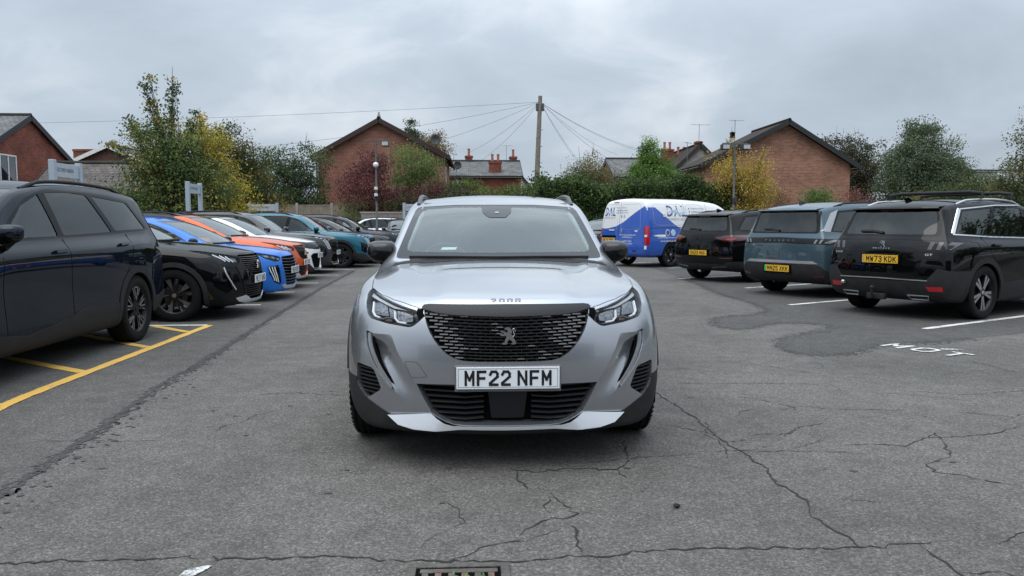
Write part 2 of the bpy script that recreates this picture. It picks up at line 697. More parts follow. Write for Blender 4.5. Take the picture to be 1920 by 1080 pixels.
    # -------------------------------------------------------------- cutting
    def _select(self, poly, view, pred, minn):
        a, b, n, sg = VIEWS[view]
        bm = self.bm
        ml = bm.faces.layers.int.get('lip')
        faces = [f for f in bm.faces if f.normal[n] * sg > minn and not (ml is not None and f[ml])]
        us = [p[0] for p in poly]; vs = [p[1] for p in poly]
        u0, u1, v0, v1 = min(us), max(us), min(vs), max(vs)
        sel = []
        for f in faces:
            q = f.verts[0].co
            if q[a] < u0 - 0.2 or q[a] > u1 + 0.2 or q[b] < v0 - 0.2 or q[b] > v1 + 0.2:
                continue
            c = [vv.co for vv in f.verts]
            if max(p[a] for p in c) < u0 or min(p[a] for p in c) > u1 or max(p[b] for p in c) < v0 or min(p[b] for p in c) > v1:
                continue
            if pred and not pred(f.calc_center_median()):
                continue
            sel.append(f)
        return sel

    def cut(self, name, poly, view, mat=None, off=0.0, lip=0.012, gap=0.0, pred=None, minn=0.04, parent=None, delete=False, body_lip=None, thick=True):
        """cut the outline out of the shell; the piece becomes an own part moved by off along the surface normal"""
        a, b, n, sg = VIEWS[view]
        main = self.bm
        sel = self._select(poly, view, pred, minn)
        if not sel:
            return None
        # work on a small copy of the faces concerned, then put back what stays
        bm = bmesh.new()
        tn = bm.verts.layers.float_vector.new('nref')
        ti = bm.verts.layers.int.new('idx')
        mv, back = {}, []
        for f in sel:
            for v in f.verts:
                if v not in mv:
                    w = bm.verts.new(v.co)
                    w[tn] = v[self.nl]
                    back.append(v)
                    w[ti] = len(back)
                    mv[v] = w
        faces = []
        for f in sel:
            try:
                faces.append(bm.faces.new([mv[v] for v in f.verts]))
            except ValueError:
                pass
        us = [p[0] for p in poly]; vs = [p[1] for p in poly]
        m = len(poly)
        for i in range(m):
            p, q = poly[i], poly[(i + 1) % m]
            du, dv = q[0] - p[0], q[1] - p[1]
            if abs(du) + abs(dv) < 1e-6:
                continue
            co = [0, 0, 0]; no = [0, 0, 0]
            co[a] = p[0]; co[b] = p[1]
            no[a] = dv; no[b] = -du
            eu0, eu1 = min(p[0], q[0]) - 1e-4, max(p[0], q[0]) + 1e-4
            ev0, ev1 = min(p[1], q[1]) - 1e-4, max(p[1], q[1]) + 1e-4
            geom = set()
            for f in bm.faces:
                c = [vv.co for vv in f.verts]
                ca = [t[a] for t in c]
                if max(ca) < eu0 or min(ca) > eu1:
                    continue
                cb = [t[b] for t in c]
                if max(cb) < ev0 or min(cb) > ev1:
                    continue
                geom.add(f)
                geom.update(f.edges); geom.update(f.verts)
            if geom:
                bmesh.ops.bisect_plane(bm, geom=list(geom), dist=1e-6, plane_co=co, plane_no=no)
        bm.normal_update()
        ins, outs = [], []
        for f in bm.faces:
            c = f.calc_center_median()
            (ins if inside(poly, c[a], c[b]) else outs).append(f)
        if not ins:
            bm.free()
            return None
        part = None
        if not delete:
            part = self._piece(name, ins, mat or self.mat, off, lip, gap, parent or self.root, tn)
        for f in sel:
            main.faces.remove(f)
        nv = {}

        def mvert(v):
            if v not in nv:
                k = v[ti]
                o = back[k - 1] if k > 0 else None
                if o is None or (o.co - v.co).length > 1e-5:
                    o = main.verts.new(v.co)
                    o[self.nl] = v[tn]
                nv[v] = o
            return nv[v]
        ml = main.faces.layers.int['lip']
        for f in outs:
            try:
                main.faces.new([mvert(v) for v in f.verts]).normal_update()
            except ValueError:
                pass
        bl = lip if body_lip is None else body_lip
        if bl > 0:
            insset = set(ins)
            low = {}

            def lowv(v):
                if v not in low:
                    o = main.verts.new(v.co - Vector(v[tn]) * bl)
                    o[self.nl] = v[tn]
                    low[v] = o
                return low[v]
            for f in outs:
                for lp in f.loops:
                    e = lp.edge
                    if any(g in insset for g in e.link_faces):
                        v0, v1 = lp.vert, lp.link_loop_next.vert
                        try:
                            q = main.faces.new((mvert(v1), mvert(v0), lowv(v0), lowv(v1)))
                            q[ml] = 1
                            q.normal_update()
                        except ValueError:
                            pass
        bm.free()
        return part

    @staticmethod
    def _lip(bm, edges, depth, nl):
        r = bmesh.ops.extrude_edge_only(bm, edges=edges)
        vs = [g for g in r['geom'] if isinstance(g, bmesh.types.BMVert)]
        fs = [g for g in r['geom'] if isinstance(g, bmesh.types.BMFace)]
        for v in vs:
            nn = Vector(v[nl])
            v.co = v.co - nn * depth
        ml = bm.faces.layers.int.get('lip')
        for f in fs:
            f[ml] = 1

    def _piece(self, name, faces, mat, off, lip, gap, parent, src):
        nb = bmesh.new()
        nl = nb.verts.layers.float_vector.new('nref')
        nb.faces.layers.int.new('lip')
        mp = {}
        for f in faces:
            for v in f.verts:
                if v not in mp:
                    ov = off(v.co) if callable(off) else off
                    w = nb.verts.new(v.co + Vector(v[src]) * ov)
                    w[nl] = v[src]
                    mp[v] = w
        for f in faces:
            try:
                nb.faces.new([mp[v] for v in f.verts])
            except ValueError:
                pass
        if gap > 0:
            mv = {}
            for v in nb.verts:
                be = [e for e in v.link_edges if len(e.link_faces) == 1]
                if not be:
                    continue
                d = Vector()
                for e in be:
                    f = e.link_faces[0]
                    t = (e.verts[1].co - e.verts[0].co).normalized()
                    dd = f.calc_center_median() - v.co
                    dd = dd - t * dd.dot(t)
                    if dd.length > 1e-9:
                        d += dd.normalized()
                if d.length > 1e-6:
                    mv[v] = d.normalized() * gap
            for v, d in mv.items():
                v.co += d
        if callable(off):
            nb.normal_update()
            for v in nb.verts:
                v[nl] = v.normal
        if lip > 0:
            self._lip(nb, [e for e in nb.edges if len(e.link_faces) == 1], lip, nl)
        return self._to_obj(name, nb, mat, parent)

    def _to_obj(self, name, nb, mat, parent):
        nl = nb.verts.layers.float_vector['nref']
        ml = nb.faces.layers.int.get('lip')
        nb.normal_update()
        nb.verts.index_update()
        normals = []
        for f in nb.faces:
            isl = ml is not None and f[ml]
            for lp in f.loops:
                if isl:
                    normals.append(tuple(f.normal))
                else:
                    n = Vector(lp.vert[nl])
                    normals.append(tuple(n.normalized()) if n.length > 1e-6 else tuple(f.normal))
        me = bpy.data.meshes.new(name)
        nb.to_mesh(me)
        nb.free()
        me.polygons.foreach_set('use_smooth', [True] * len(me.polygons))
        me.normals_split_custom_set(normals)
        me.materials.append(mat)
        o = bpy.data.objects.new(name, me)
        link(o, parent)
        return o

    def cut2(self, name, poly, view, mat=None, **kw):
        """the same cut on both sides of the car (views right/left, or a mirrored outline from front, rear or top)"""
        if view == 'side':
            return [self.cut(name, poly, 'right', mat, **kw), self.cut(name, poly, 'left', mat, **kw)]
        mir = [(-u, v) for u, v in poly][::-1]
        return [self.cut(name, poly, view, mat, **kw), self.cut(name, mir, view, mat, **kw)]

    def finish(self, name='body'):
        self.body = self._to_obj(name, self.bm, self.mat, self.root)
        return self.root

    # -------------------------------------------------------------- things laid on the surface
    def strip(self, name, pts, view, w, h, mat, off=0.0, parent=None, mirror=False, closed=False, step=0.04):
        """bar of width w and height h that follows the surface along a 2-D line"""
        out = []
        for mi in ((1, -1) if mirror else (1,)):
            vw = view
            if view == 'side':
                vw = 'right' if mi == 1 else 'left'
            P = []
            pp = list(pts) + ([pts[0]] if closed else [])
            for p, q in zip(pp, pp[1:]):
                L_ = math.hypot(q[0] - p[0], q[1] - p[1])
                k = max(1, int(L_ / step))
                for i in range(k):
                    P.append((p[0] + (q[0] - p[0]) * i / k, p[1] + (q[1] - p[1]) * i / k))
            P.append(pp[-1])
            S3 = []
            for u, v in P:
                if view != 'side':
                    u = u * mi
                S3.append(self.surf(vw, u, v, off))
            bm = bmesh.new()
            rings = []
            n = len(S3)
            for i in range(n):
                p, nn = S3[i]
                t = (S3[min(i + 1, n - 1)][0] - S3[max(i - 1, 0)][0])
                if t.length < 1e-9:
                    continue
                t.normalize()
                wv = nn.cross(t).normalized() * (w / 2)
                hh = nn * h
                rings.append([bm.verts.new(p - wv - nn * 0.004), bm.verts.new(p - wv * 0.8 + hh), bm.verts.new(p + wv * 0.8 + hh), bm.verts.new(p + wv - nn * 0.004)])
            for A, B in zip(rings, rings[1:]):
                for k in range(3):
                    bm.faces.new((A[k], B[k], B[k + 1], A[k + 1]))
            bm.faces.new(rings[0]); bm.faces.new(rings[-1][::-1])
            bmesh.ops.recalc_face_normals(bm, faces=bm.faces[:])
            out.append(bm_obj(name, bm, mat, parent or self.root))
        return out

    def patch(self, name, poly, view, mat, off=0.002, parent=None, mirror=False, grid=0.05, h=0.0, pred=None):
        """thin sheet with the given outline that lies on the surface"""
        out = []
        for mi in ((1, -1) if mirror else (1,)):
            vw = view
            if view == 'side':
                vw = 'right' if mi == 1 else 'left'
            pl = [((p[0] * mi) if view != 'side' else p[0], p[1]) for p in poly]
            us = [p[0] for p in pl]; vs = [p[1] for p in pl]
            pts = []
            edges = []
            m = len(pl)
            for i in range(m):
                p, q = pl[i], pl[(i + 1) % m]
                k = max(1, int(math.hypot(q[0] - p[0], q[1] - p[1]) / grid))
                for t in range(k):
                    pts.append((p[0] + (q[0] - p[0]) * t / k, p[1] + (q[1] - p[1]) * t / k))
            nb_ = len(pts)
            edges = [(i, (i + 1) % nb_) for i in range(nb_)]
            u = min(us) + grid / 2
            while u < max(us):
                v = min(vs) + grid / 2
                while v < max(vs):
                    if inside(pl, u, v):
                        pts.append((u, v))
                    v += grid
                u += grid
            co, ed, fa, _, _, _ = delaunay_2d_cdt([Vector(p) for p in pts], edges, [list(range(nb_))], 1, 1e-5)
            V3 = []; NN = []
            for p in co:
                s, nn = self.surf(vw, p.x, p.y, off)
                V3.append(s); NN.append(nn)
            bm = bmesh.new()
            vv = [bm.verts.new(p) for p in V3]
            for f_ in fa:
                try:
                    bm.faces.new([vv[i] for i in f_])
                except ValueError:
                    pass
            bm.normal_update()
            a, b, n, sg = VIEWS[vw]
            for f_ in list(bm.faces):
                if f_.normal[n] * sg < 0:
                    f_.normal_flip()
            bm.normal_update()
            be = [e for e in bm.edges if len(e.link_faces) == 1]
            if off > 0:
                r = bmesh.ops.extrude_edge_only(bm, edges=be)
                nv = [g for g in r['geom'] if isinstance(g, bmesh.types.BMVert)]
                for v_ in nv:
                    _, nn, _, _ = self.bvh.find_nearest(v_.co)
                    v_.co -= nn * (off + 0.003)
            out.append(bm_obj(name, bm, mat, parent or self.root, smooth=True, angle=40))
        return out

    def flat_text(self, name, txt, view, u, v, w, h, mat, off=0.003, bold=0.0, parent=None, flip=False):
        vs, fs = fit_text(txt, w, h, bold)
        V3 = []
        for (x, y) in vs:
            uu = u + (-x if flip else x)
            V3.append(self.surf(view, uu, v + y, off)[0])
        return mesh_obj(name, V3, fs, mat, parent or self.root)


# ------------------------------------------------------------------ wheels
def spoke_poly(r0, r1, a0, a1, w0, w1):
    p0 = Vector((r0 * math.cos(a0), r0 * math.sin(a0)))
    p1 = Vector((r1 * math.cos(a1), r1 * math.sin(a1)))
    d = (p1 - p0).normalized()
    n = Vector((-d.y, d.x))
    return [p0 - n * w0 / 2, p1 - n * w1 / 2, p1 + n * w1 / 2, p0 + n * w0 / 2]


WHEELS = {}


def wheel_meshes(style, Rt, W, Rr):
    """tyre, rim, spokes, face inserts, disc; outer side towards +x; centre at origin"""
    key = (style, Rt, W, Rr)
    if key in WHEELS:
        return WHEELS[key]
    out = []
    h = W / 2
    bm = bmesh.new()
    tread = []
    ng = 5
    n = 26
    for i in range(n + 1):
        a = -h * 0.86 + 2 * h * 0.86 * i / n
        g = 0.007 if (i % 5 == 3 and 1 < i < n - 1) else 0.0
        tread.append((Rt - g - 0.012 * (abs(a) / h) ** 4, a))
    prof = [(Rr, -h * 0.80), (Rr + 0.012, -h * 0.93), (Rr + (Rt - Rr) * 0.45, -h), (Rt - 0.03, -h * 0.97)] + tread + \
           [(Rt - 0.03, h * 0.97), (Rr + (Rt - Rr) * 0.45, h), (Rr + 0.012, h * 0.93), (Rr, h * 0.80)]
    add_lathe(bm, prof, 56, 'x')
    # shoulder blocks
    for sgn in (-1, 1):
        for k in range(56):
            a0 = 2 * math.pi * (k + 0.2) / 56
            a1 = 2 * math.pi * (k + 0.75) / 56
            q = []
            for (aa, r_, x_) in ((a0, Rt - 0.001, h * 0.80), (a1, Rt - 0.001, h * 0.80), (a1, Rt - 0.022, h * 1.0), (a0, Rt - 0.022, h * 1.0)):
                q.append(bm.verts.new((sgn * x_, r_ * math.cos(aa), r_ * math.sin(aa))))
            bm.faces.new(q if sgn > 0 else q[::-1])
    bmesh.ops.recalc_face_normals(bm, faces=bm.faces[:])
    out.append(('tyre', bm, M_rubber(), True))
    bm = bmesh.new()
    add_lathe(bm, [(Rr * 0.98, -h * 0.8), (Rr * 0.90, -h * 0.6), (Rr * 0.87, 0.0), (Rr * 0.93, h * 0.62), (Rr * 0.975, h * 0.80), (Rr * 1.01, h * 0.86), (Rr * 1.02, h * 0.80)], 48, 'x')
    out.append(('rim', bm, M_rimdark() if style != 'van' else M_rimdark(), True))
    bm = bmesh.new()
    add_lathe(bm, [(0.05, 0.0), (0.155, 0.0), (0.155, 0.024), (0.05, 0.024)], 32, 'x', close=True)
    out.append(('brake_disc', bm, M_disc(), True))
    xo = h * 0.70
    to_face = lambda x: (lambda u, v, w: (x + w, u, v))
    dark, sil = bmesh.new(), bmesh.new()
    if style == 'hero':
        nsp = 5
        for k in range(nsp):
            a = 2 * math.pi * k / nsp
            for da in (-0.2, 0.2):
                add_prism(dark, spoke_poly(0.05, Rr * 0.96, a, a + da, 0.05, 0.055), -0.03, to_face(xo))
    elif style == 'claw':            # black 2008: five pairs of twisted blades with machined tips
        for k in range(5):
            a = 2 * math.pi * k / 5 + 0.3
            for s_ in (-1, 1):
                add_prism(dark, spoke_poly(0.04, Rr * 0.97, a + s_ * 0.10, a + s_ * 0.26, 0.034, 0.07), -0.035, to_face(xo))
            add_prism(sil, spoke_poly(Rr * 0.50, Rr * 0.975, a + 0.22, a + 0.25, 0.030, 0.075), 0.003, to_face(xo + 0.001))
            add_prism(sil, spoke_poly(Rr * 0.28, Rr * 0.5, a + 0.16, a + 0.21, 0.010, 0.020), 0.003, to_face(xo + 0.001))
            add_prism(sil, spoke_poly(Rr * 0.66, Rr * 0.975, a - 0.26, a - 0.28, 0.010, 0.030), 0.003, to_face(xo + 0.001))
    elif style == 'star':            # near dark SUV and teal car: dark faces outlined in bright metal
        for k in range(5):
            a = 2 * math.pi * k / 5 + 0.2
            for s_ in (-1, 1):
                add_prism(dark, spoke_poly(0.045, Rr * 0.97, a + s_ * 0.04, a + s_ * 0.26, 0.045, 0.055), -0.04, to_face(xo))
                add_prism(sil, spoke_poly(Rr * 0.40, Rr * 0.97, a + s_ * 0.03, a + s_ * 0.17, 0.006, 0.011), 0.004, to_face(xo + 0.001))
                add_prism(sil, spoke_poly(Rr * 0.62, Rr * 0.97, a + s_ * 0.33, a + s_ * 0.37, 0.005, 0.010), 0.004, to_face(xo + 0.001))
            add_prism(sil, spoke_poly(Rr * 0.955, Rr * 0.975, a - 0.12, a + 0.12, 0.02, 0.02), 0.004, to_face(xo + 0.001))
    elif style == 'fivetwin':        # black seven-seater: silver five twin spoke
        for k in range(5):
            a = 2 * math.pi * k / 5 + 0.15
            for s_ in (-1, 1):
                add_prism(dark, spoke_poly(0.045, Rr * 0.97, a + s_ * 0.10, a + s_ * 0.17, 0.035, 0.05), -0.04, to_face(xo))
                add_prism(sil, spoke_poly(0.05, Rr * 0.965, a + s_ * 0.16, a + s_ * 0.15, 0.024, 0.042), 0.004, to_face(xo + 0.001))
    else:                            # van: dark five-spoke cover
        for k in range(5):
            a = 2 * math.pi * k / 5 + 0.3
            for s_ in (-1, 1):
                add_prism(dark, spoke_poly(0.05, Rr * 0.70, a, a + s_ * 0.10, 0.035, 0.035), -0.03, to_face(xo))
                add_prism(dark, spoke_poly(Rr * 0.66, Rr * 0.96, a + s_ * 0.1, a + s_ * 0.42, 0.035, 0.04), -0.03, to_face(xo))
    c = bmesh.new()
    add_lathe(dark, [(0.075, xo - 0.03), (0.07, xo + 0.002), (0.03, xo + 0.006), (0.0005, xo + 0.006)], 20, 'x')
    bmesh.ops.recalc_face_normals(dark, faces=dark.faces[:])
    c.free()
    dm = M_rimdark() if style not in ('claw',) else plain('rim_bronze_dark', (0.045, 0.038, 0.034), 0.35, metal=0.7, var=0.2)
    out.append(('spokes', dark, dm, False))
    if len(sil.verts):
        add_lathe(sil, [(Rr * 0.985, xo + 0.012), (Rr * 1.012, xo + 0.016), (Rr * 1.018, xo + 0.006)], 48, 'x')
        out.append(('spoke_faces', sil, M_rimsilver(), False))
    else:
        sil.free()
    capb = bmesh.new()
    add_lathe(capb, [(0.028, xo + 0.004), (0.027, xo + 0.011), (0.012, xo + 0.013), (0.0005, xo + 0.013)], 16, 'x')
    out.append(('hub_cap', capb, M_satin() if style != 'star' else M_rimdark(), True))
    res = []
    for nm, b, mt, sm in out:
        me = bpy.data.meshes.new('wheel_' + nm)
        b.normal_update()
        b.to_mesh(me)
        b.free()
        if sm:
            me.polygons.foreach_set('use_smooth', [True] * len(me.polygons))
            me.set_sharp_from_angle(angle=R(38))
        me.materials.append(mt)
        res.append((nm, me))
    WHEELS[key] = res
    return res


def add_wheels(root, style, Rt, W, Rr, axles, track, steer=0.0, spin=(0.1, 0.5, 0.9, 1.3), which=None):
    n = 0
    for ay in axles:
        for sg in (-1, 1):
            if which and (ay, sg) not in which:
                continue
            wh = empty('wheel', (sg * track / 2, ay, Rt), parent=root)
            if sg < 0:
                wh.rotation_euler = (0, 0, math.pi)
            if ay == axles[0]:
                wh.rotation_euler.z += steer
            for nm, me in wheel_meshes(style, Rt, W, Rr):
                o = bpy.data.objects.new(nm, me)
                link(o, wh)
                o.rotation_euler = (spin[n % 4], 0, 0)
            n += 1


def arch_poly(y, z, r, n=26, bottom=-0.2):
    pts = []
    for k in range(n + 1):
        t = math.pi * k / n
        pts.append((y + r * math.cos(t), z + r * math.sin(t)))
    return pts + [(y - r, bottom), (y + r, bottom)]


def add_arches(car, axles, rw, rout, Rt, liner=True, cladding=True, mat=None, inner=0.32, zc=None):
    """wheel openings with a liner and a raised plastic lip"""
    zc = Rt if zc is None else zc
    for ay in axles:
        for vw, sg in (('right', 1), ('left', -1)):
            car.cut('x', arch_poly(ay, zc, rw), vw, delete=True, body_lip=0.0 if cladding else 0.03, minn=0.02, pred=lambda c: c.z > 0.05)
            if cladding:
                car.cut('wheel_arch_trim', arch_poly(ay, zc, rout), vw, mat or M_black(), off=0.010, lip=0.022, body_lip=0.01, pred=lambda c: c.z > 0.1, minn=0.02)
            if liner:
                bm = bmesh.new()
                x1, _ = car.surf(vw, ay, zc + rw + 0.03)
                xo = abs(x1.x) - 0.015
                n = 20
                A, B = [], []
                for k in range(n + 1):
                    t = -0.25 + (math.pi + 0.5) * k / n
                    A.append(bm.verts.new((sg * xo, ay + rw * 1.01 * math.cos(t), zc + rw * 1.01 * math.sin(t))))
                    B.append(bm.verts.new((sg * (xo - inner), ay + rw * 1.01 * math.cos(t), zc + rw * 1.01 * math.sin(t))))
                for k in range(n):
                    bm.faces.new((A[k], A[k + 1], B[k + 1], B[k]))
                bm.faces.new(B)
                bm_obj('wheel_arch_liner', bm, M_dark(), car.root)


# ------------------------------------------------------------------ things common to all cars
GLYPH = {   # strokes on a 0..1 box, plate lettering
    'A': [[(0, 0), (0.5, 1), (1, 0)], [(0.2, 0.3), (0.8, 0.3)]], 'B': [[(0, 0), (0, 1), (0.75, 1), (1, 0.85), (1, 0.65), (0.8, 0.52), (0, 0.52)], [(0.8, 0.52), (1, 0.38), (1, 0.15), (0.8, 0), (0, 0)]],
    'D': [[(0, 0), (0, 1), (0.65, 1), (1, 0.75), (1, 0.25), (0.65, 0), (0, 0)]], 'E': [[(1, 1), (0, 1), (0, 0), (1, 0)], [(0, 0.52), (0.85, 0.52)]], 'F': [[(1, 1), (0, 1), (0, 0)], [(0, 0.5), (0.85, 0.5)]],
    'H': [[(0, 0), (0, 1)], [(1, 0), (1, 1)], [(0, 0.5), (1, 0.5)]], 'K': [[(0, 0), (0, 1)], [(1, 1), (0.05, 0.42)], [(0.38, 0.6), (1, 0)]], 'L': [[(0, 1), (0, 0), (1, 0)]],
    'M': [[(0, 0), (0, 1), (0.5, 0.35), (1, 1), (1, 0)]], 'N': [[(0, 0), (0, 1), (1, 0), (1, 1)]], 'O': [[(0.25, 0), (0, 0.2), (0, 0.8), (0.25, 1), (0.75, 1), (1, 0.8), (1, 0.2), (0.75, 0), (0.25, 0)]],
    'P': [[(0, 0), (0, 1), (0.75, 1), (1, 0.85), (1, 0.6), (0.75, 0.45), (0, 0.45)]], 'R': [[(0, 0), (0, 1), (0.75, 1), (1, 0.85), (1, 0.62), (0.75, 0.48), (0, 0.48)], [(0.55, 0.48), (1, 0)]],
    'S': [[(1, 0.8), (0.8, 1), (0.2, 1), (0, 0.85), (0, 0.65), (0.2, 0.52), (0.8, 0.48), (1, 0.35), (1, 0.15), (0.8, 0), (0.2, 0), (0, 0.18)]], 'T': [[(0, 1), (1, 1)], [(0.5, 1), (0.5, 0)]],
    'U': [[(0, 1), (0, 0.2), (0.25, 0), (0.75, 0), (1, 0.2), (1, 1)]], 'V': [[(0, 1), (0.5, 0), (1, 1)]], 'W': [[(0, 1), (0.2, 0), (0.5, 0.7), (0.8, 0), (1, 1)]], 'X': [[(0, 0), (1, 1)], [(0, 1), (1, 0)]],
    'Y': [[(0, 1), (0.5, 0.45), (1, 1)], [(0.5, 0.45), (0.5, 0)]], 'C': [[(1, 0.75), (0.75, 1), (0.25, 1), (0, 0.8), (0, 0.2), (0.25, 0), (0.75, 0), (1, 0.25)]],
    'G': [[(1, 0.8), (0.75, 1), (0.25, 1), (0, 0.8), (0, 0.2), (0.25, 0), (0.75, 0), (1, 0.2), (1, 0.48), (0.6, 0.48)]],
    'Z': [[(0, 1), (1, 1), (0, 0), (1, 0)]], 'J': [[(1, 1), (1, 0.2), (0.75, 0), (0.25, 0), (0, 0.2)]], 'Q': [[(0.25, 0), (0, 0.2), (0, 0.8), (0.25, 1), (0.75, 1), (1, 0.8), (1, 0.2), (0.75, 0), (0.25, 0)], [(0.6, 0.3), (1, 0)]],
    '6': [[(0.9, 1), (0.3, 1), (0, 0.7), (0, 0.15), (0.2, 0), (0.8, 0), (1, 0.15), (1, 0.4), (0.8, 0.55), (0, 0.5)]], '9': [[(0.1, 0), (0.7, 0), (1, 0.3), (1, 0.85), (0.8, 1), (0.2, 1), (0, 0.85), (0, 0.6), (0.2, 0.45), (1, 0.5)]],
    '1': [[(0.5, 0), (0.5, 1)]], '2': [[(0, 0.78), (0.2, 1), (0.8, 1), (1, 0.85), (1, 0.62), (0, 0.12), (0, 0), (1, 0)]], '3': [[(0, 0.85), (0.2, 1), (0.8, 1), (1, 0.85), (1, 0.65), (0.75, 0.52), (0.4, 0.52)], [(0.75, 0.52), (1, 0.38), (1, 0.15), (0.8, 0), (0.2, 0), (0, 0.16)]],
    '4': [[(0.75, 0), (0.75, 1), (0, 0.3), (1, 0.3)]], '5': [[(0.95, 1), (0.05, 1), (0, 0.52), (0.75, 0.58), (1, 0.42), (1, 0.18), (0.75, 0), (0.2, 0), (0, 0.16)]], '7': [[(0, 1), (1, 1), (0.35, 0)]],
    '0': [[(0.25, 0), (0, 0.2), (0, 0.8), (0.25, 1), (0.75, 1), (1, 0.8), (1, 0.2), (0.75, 0), (0.25, 0)]],
    '8': [[(0.2, 0.52), (0, 0.68), (0, 0.85), (0.2, 1), (0.8, 1), (1, 0.85), (1, 0.68), (0.8, 0.52), (0.2, 0.52), (0, 0.36), (0, 0.15), (0.2, 0), (0.8, 0), (1, 0.15), (1, 0.36), (0.8, 0.52)]],
}


def glyph_quads(ch, x, y, w, h, t):
    """stroke quads (2-D) for a character in the box x, y, w, h with stroke width t"""
    out = []
    W_, H_ = w - t, h - t
    for line in GLYPH[ch]:
        P_ = [Vector((x + t / 2 + p[0] * W_, y + t / 2 + p[1] * H_)) for p in line]
        for a_, b_ in zip(P_, P_[1:]):
            d = (b_ - a_)
            if d.length < 1e-9:
                continue
            d.normalize()
            n_ = Vector((-d.y, d.x)) * t / 2
            e = d * t * 0.42
            a2, b2 = a_ - e, b_ + e
            out.append([a2 - n_, b2 - n_, b2 + n_, a2 + n_])
    lo, hi = y, y + h
    return [[(p.x, min(hi, max(lo, p.y))) for p in q] for q in out]


def plate(parent, txt, loc, rz, tilt=0.0, yellow=False, w=0.52, h=0.111, green=False, frame=True, flag=False):
    """number plate facing local -y (rz = 0) with black characters"""
    p = box('number_plate', (-w / 2, -0.006, -h / 2), (w / 2, 0.004, h / 2), M_pyellow() if yellow else M_pwhite(), parent, bev=0.002)
    p.location = loc
    p.rotation_euler = (tilt, 0, rz)
    groups = txt.split(' ')
    cw, ch, sp, gp = 0.050, 0.079, 0.011, 0.033
    tot = sum(len(g) for g in groups) * cw + sum(len(g) - 1 for g in groups) * sp + gp * (len(groups) - 1)
    k = min(1.0, (w - 0.04 - (0.04 if (green or flag) else 0)) / tot)
    x = -tot * k / 2 + (0.02 if (green or flag) else 0)
    V, F = [], []
    k0 = 0
    for g in groups:
        for c in g:
            for q in glyph_quads(c, x, -ch / 2, cw * k, ch, 0.0135 * (1.0 if c not in 'MWN' else 0.9)):
                b = len(V)
                dy = -0.0072 - 0.00012 * (k0 % 8)
                k0 += 1
                V += [(u, dy, v) for u, v in q]
                F.append((b, b + 1, b + 2, b + 3))
            x += (cw + sp) * k
        x += (gp - sp) * k
    mesh_obj('plate_characters', V, F, M_pink(), p)
    bo = bmesh.new()
    t = 0.0016
    for (a0, b0, a1, b1) in ((-w / 2 + .009, h / 2 - .009, w / 2 - .009, h / 2 - .009 + t), (-w / 2 + .009, -h / 2 + .009, w / 2 - .009, -h / 2 + .009 + t),
                             (-w / 2 + .009, -h / 2 + .009, -w / 2 + .009 + t, h / 2 - .009), (w / 2 - .009 - t, -h / 2 + .009, w / 2 - .009, h / 2 - .009)):
        q = [bo.verts.new(c) for c in ((a0, -.0072, b0), (a1, -.0072, b0), (a1, -.0072, b1), (a0, -.0072, b1))]
        bo.faces.new(q)
    if frame:
        bm_obj('plate_border', bo, M_pink(), p)
    else:
        bo.free()
    if green or flag:
        box('plate_band', (-w / 2 + 0.002, -0.0078, -h / 2 + 0.002), (-w / 2 + 0.04, -0.004, h / 2 - 0.002), M_green() if green else plain('plate_flag', (0.55, 0.35, 0.1), 0.4), p)
    return p


LION = [(0.36, 0.985), (0.50, 1.0), (0.62, 0.95), (0.70, 0.86), (0.735, 0.74), (0.72, 0.66), (0.66, 0.635), (0.68, 0.60), (0.80, 0.42), (0.93, 0.22), (0.985, 0.08),
        (0.95, 0.01), (0.74, 0.0), (0.69, 0.04), (0.71, 0.09), (0.79, 0.10), (0.72, 0.20), (0.58, 0.30), (0.50, 0.24), (0.42, 0.10), (0.41, 0.0), (0.14, 0.0), (0.13, 0.06),
        (0.18, 0.11), (0.29, 0.13), (0.30, 0.25), (0.40, 0.44), (0.34, 0.50), (0.14, 0.49), (0.03, 0.51), (0.0, 0.56), (0.05, 0.60), (0.22, 0.61), (0.24, 0.66), (0.14, 0.69),
        (0.03, 0.73), (0.02, 0.78), (0.10, 0.81), (0.22, 0.78), (0.42, 0.69), (0.46, 0.74), (0.46, 0.84), (0.38, 0.87), (0.28, 0.86), (0.27, 0.91)]
LION_TAIL = [(0.77, 0.44), (0.86, 0.50), (0.90, 0.56), (0.84, 0.68), (0.79, 0.80), (0.80, 0.89), (0.86, 0.92), (0.90, 0.86), (0.94, 0.72)]


def lion(parent, car, view, u, v, w, h, mat, off=0.012, thick=0.012):
    """rampant lion emblem: faceted, raised"""
    bm = bmesh.new()
    p0, nn = car.surf(view, u, v, off)
    a, b, n, sg = VIEWS[view]
    fl = -1 if view == 'rear' else 1

    def to3(x, y, z):
        c = [0, 0, 0]
        c[a] = p0[a] + fl * (x - 0.5) * w
        c[b] = p0[b] + (y - 0.5) * h
        c[n] = p0[n] + sg * z
        return c
    add_prism(bm, LION, thick, to3)
    # raised mane facet
    add_prism(bm, [(0.46, 0.70), (0.60, 0.66), (0.70, 0.70), (0.67, 0.84), (0.58, 0.92), (0.50, 0.94), (0.54, 0.84)], thick * 1.5, to3)
    add_prism(bm, [(0.05, 0.77), (0.22, 0.77), (0.44, 0.68), (0.66, 0.60), (0.80, 0.40), (0.97, 0.08), (0.92, 0.05), (0.76, 0.36), (0.62, 0.54), (0.40, 0.64), (0.22, 0.73)], thick * 1.6, to3)
    add_tube(bm, [to3(x, y, thick * 0.5) for x, y in LION_TAIL], w * 0.022, 6)
    return bm_obj('lion_badge', bm, mat, parent)


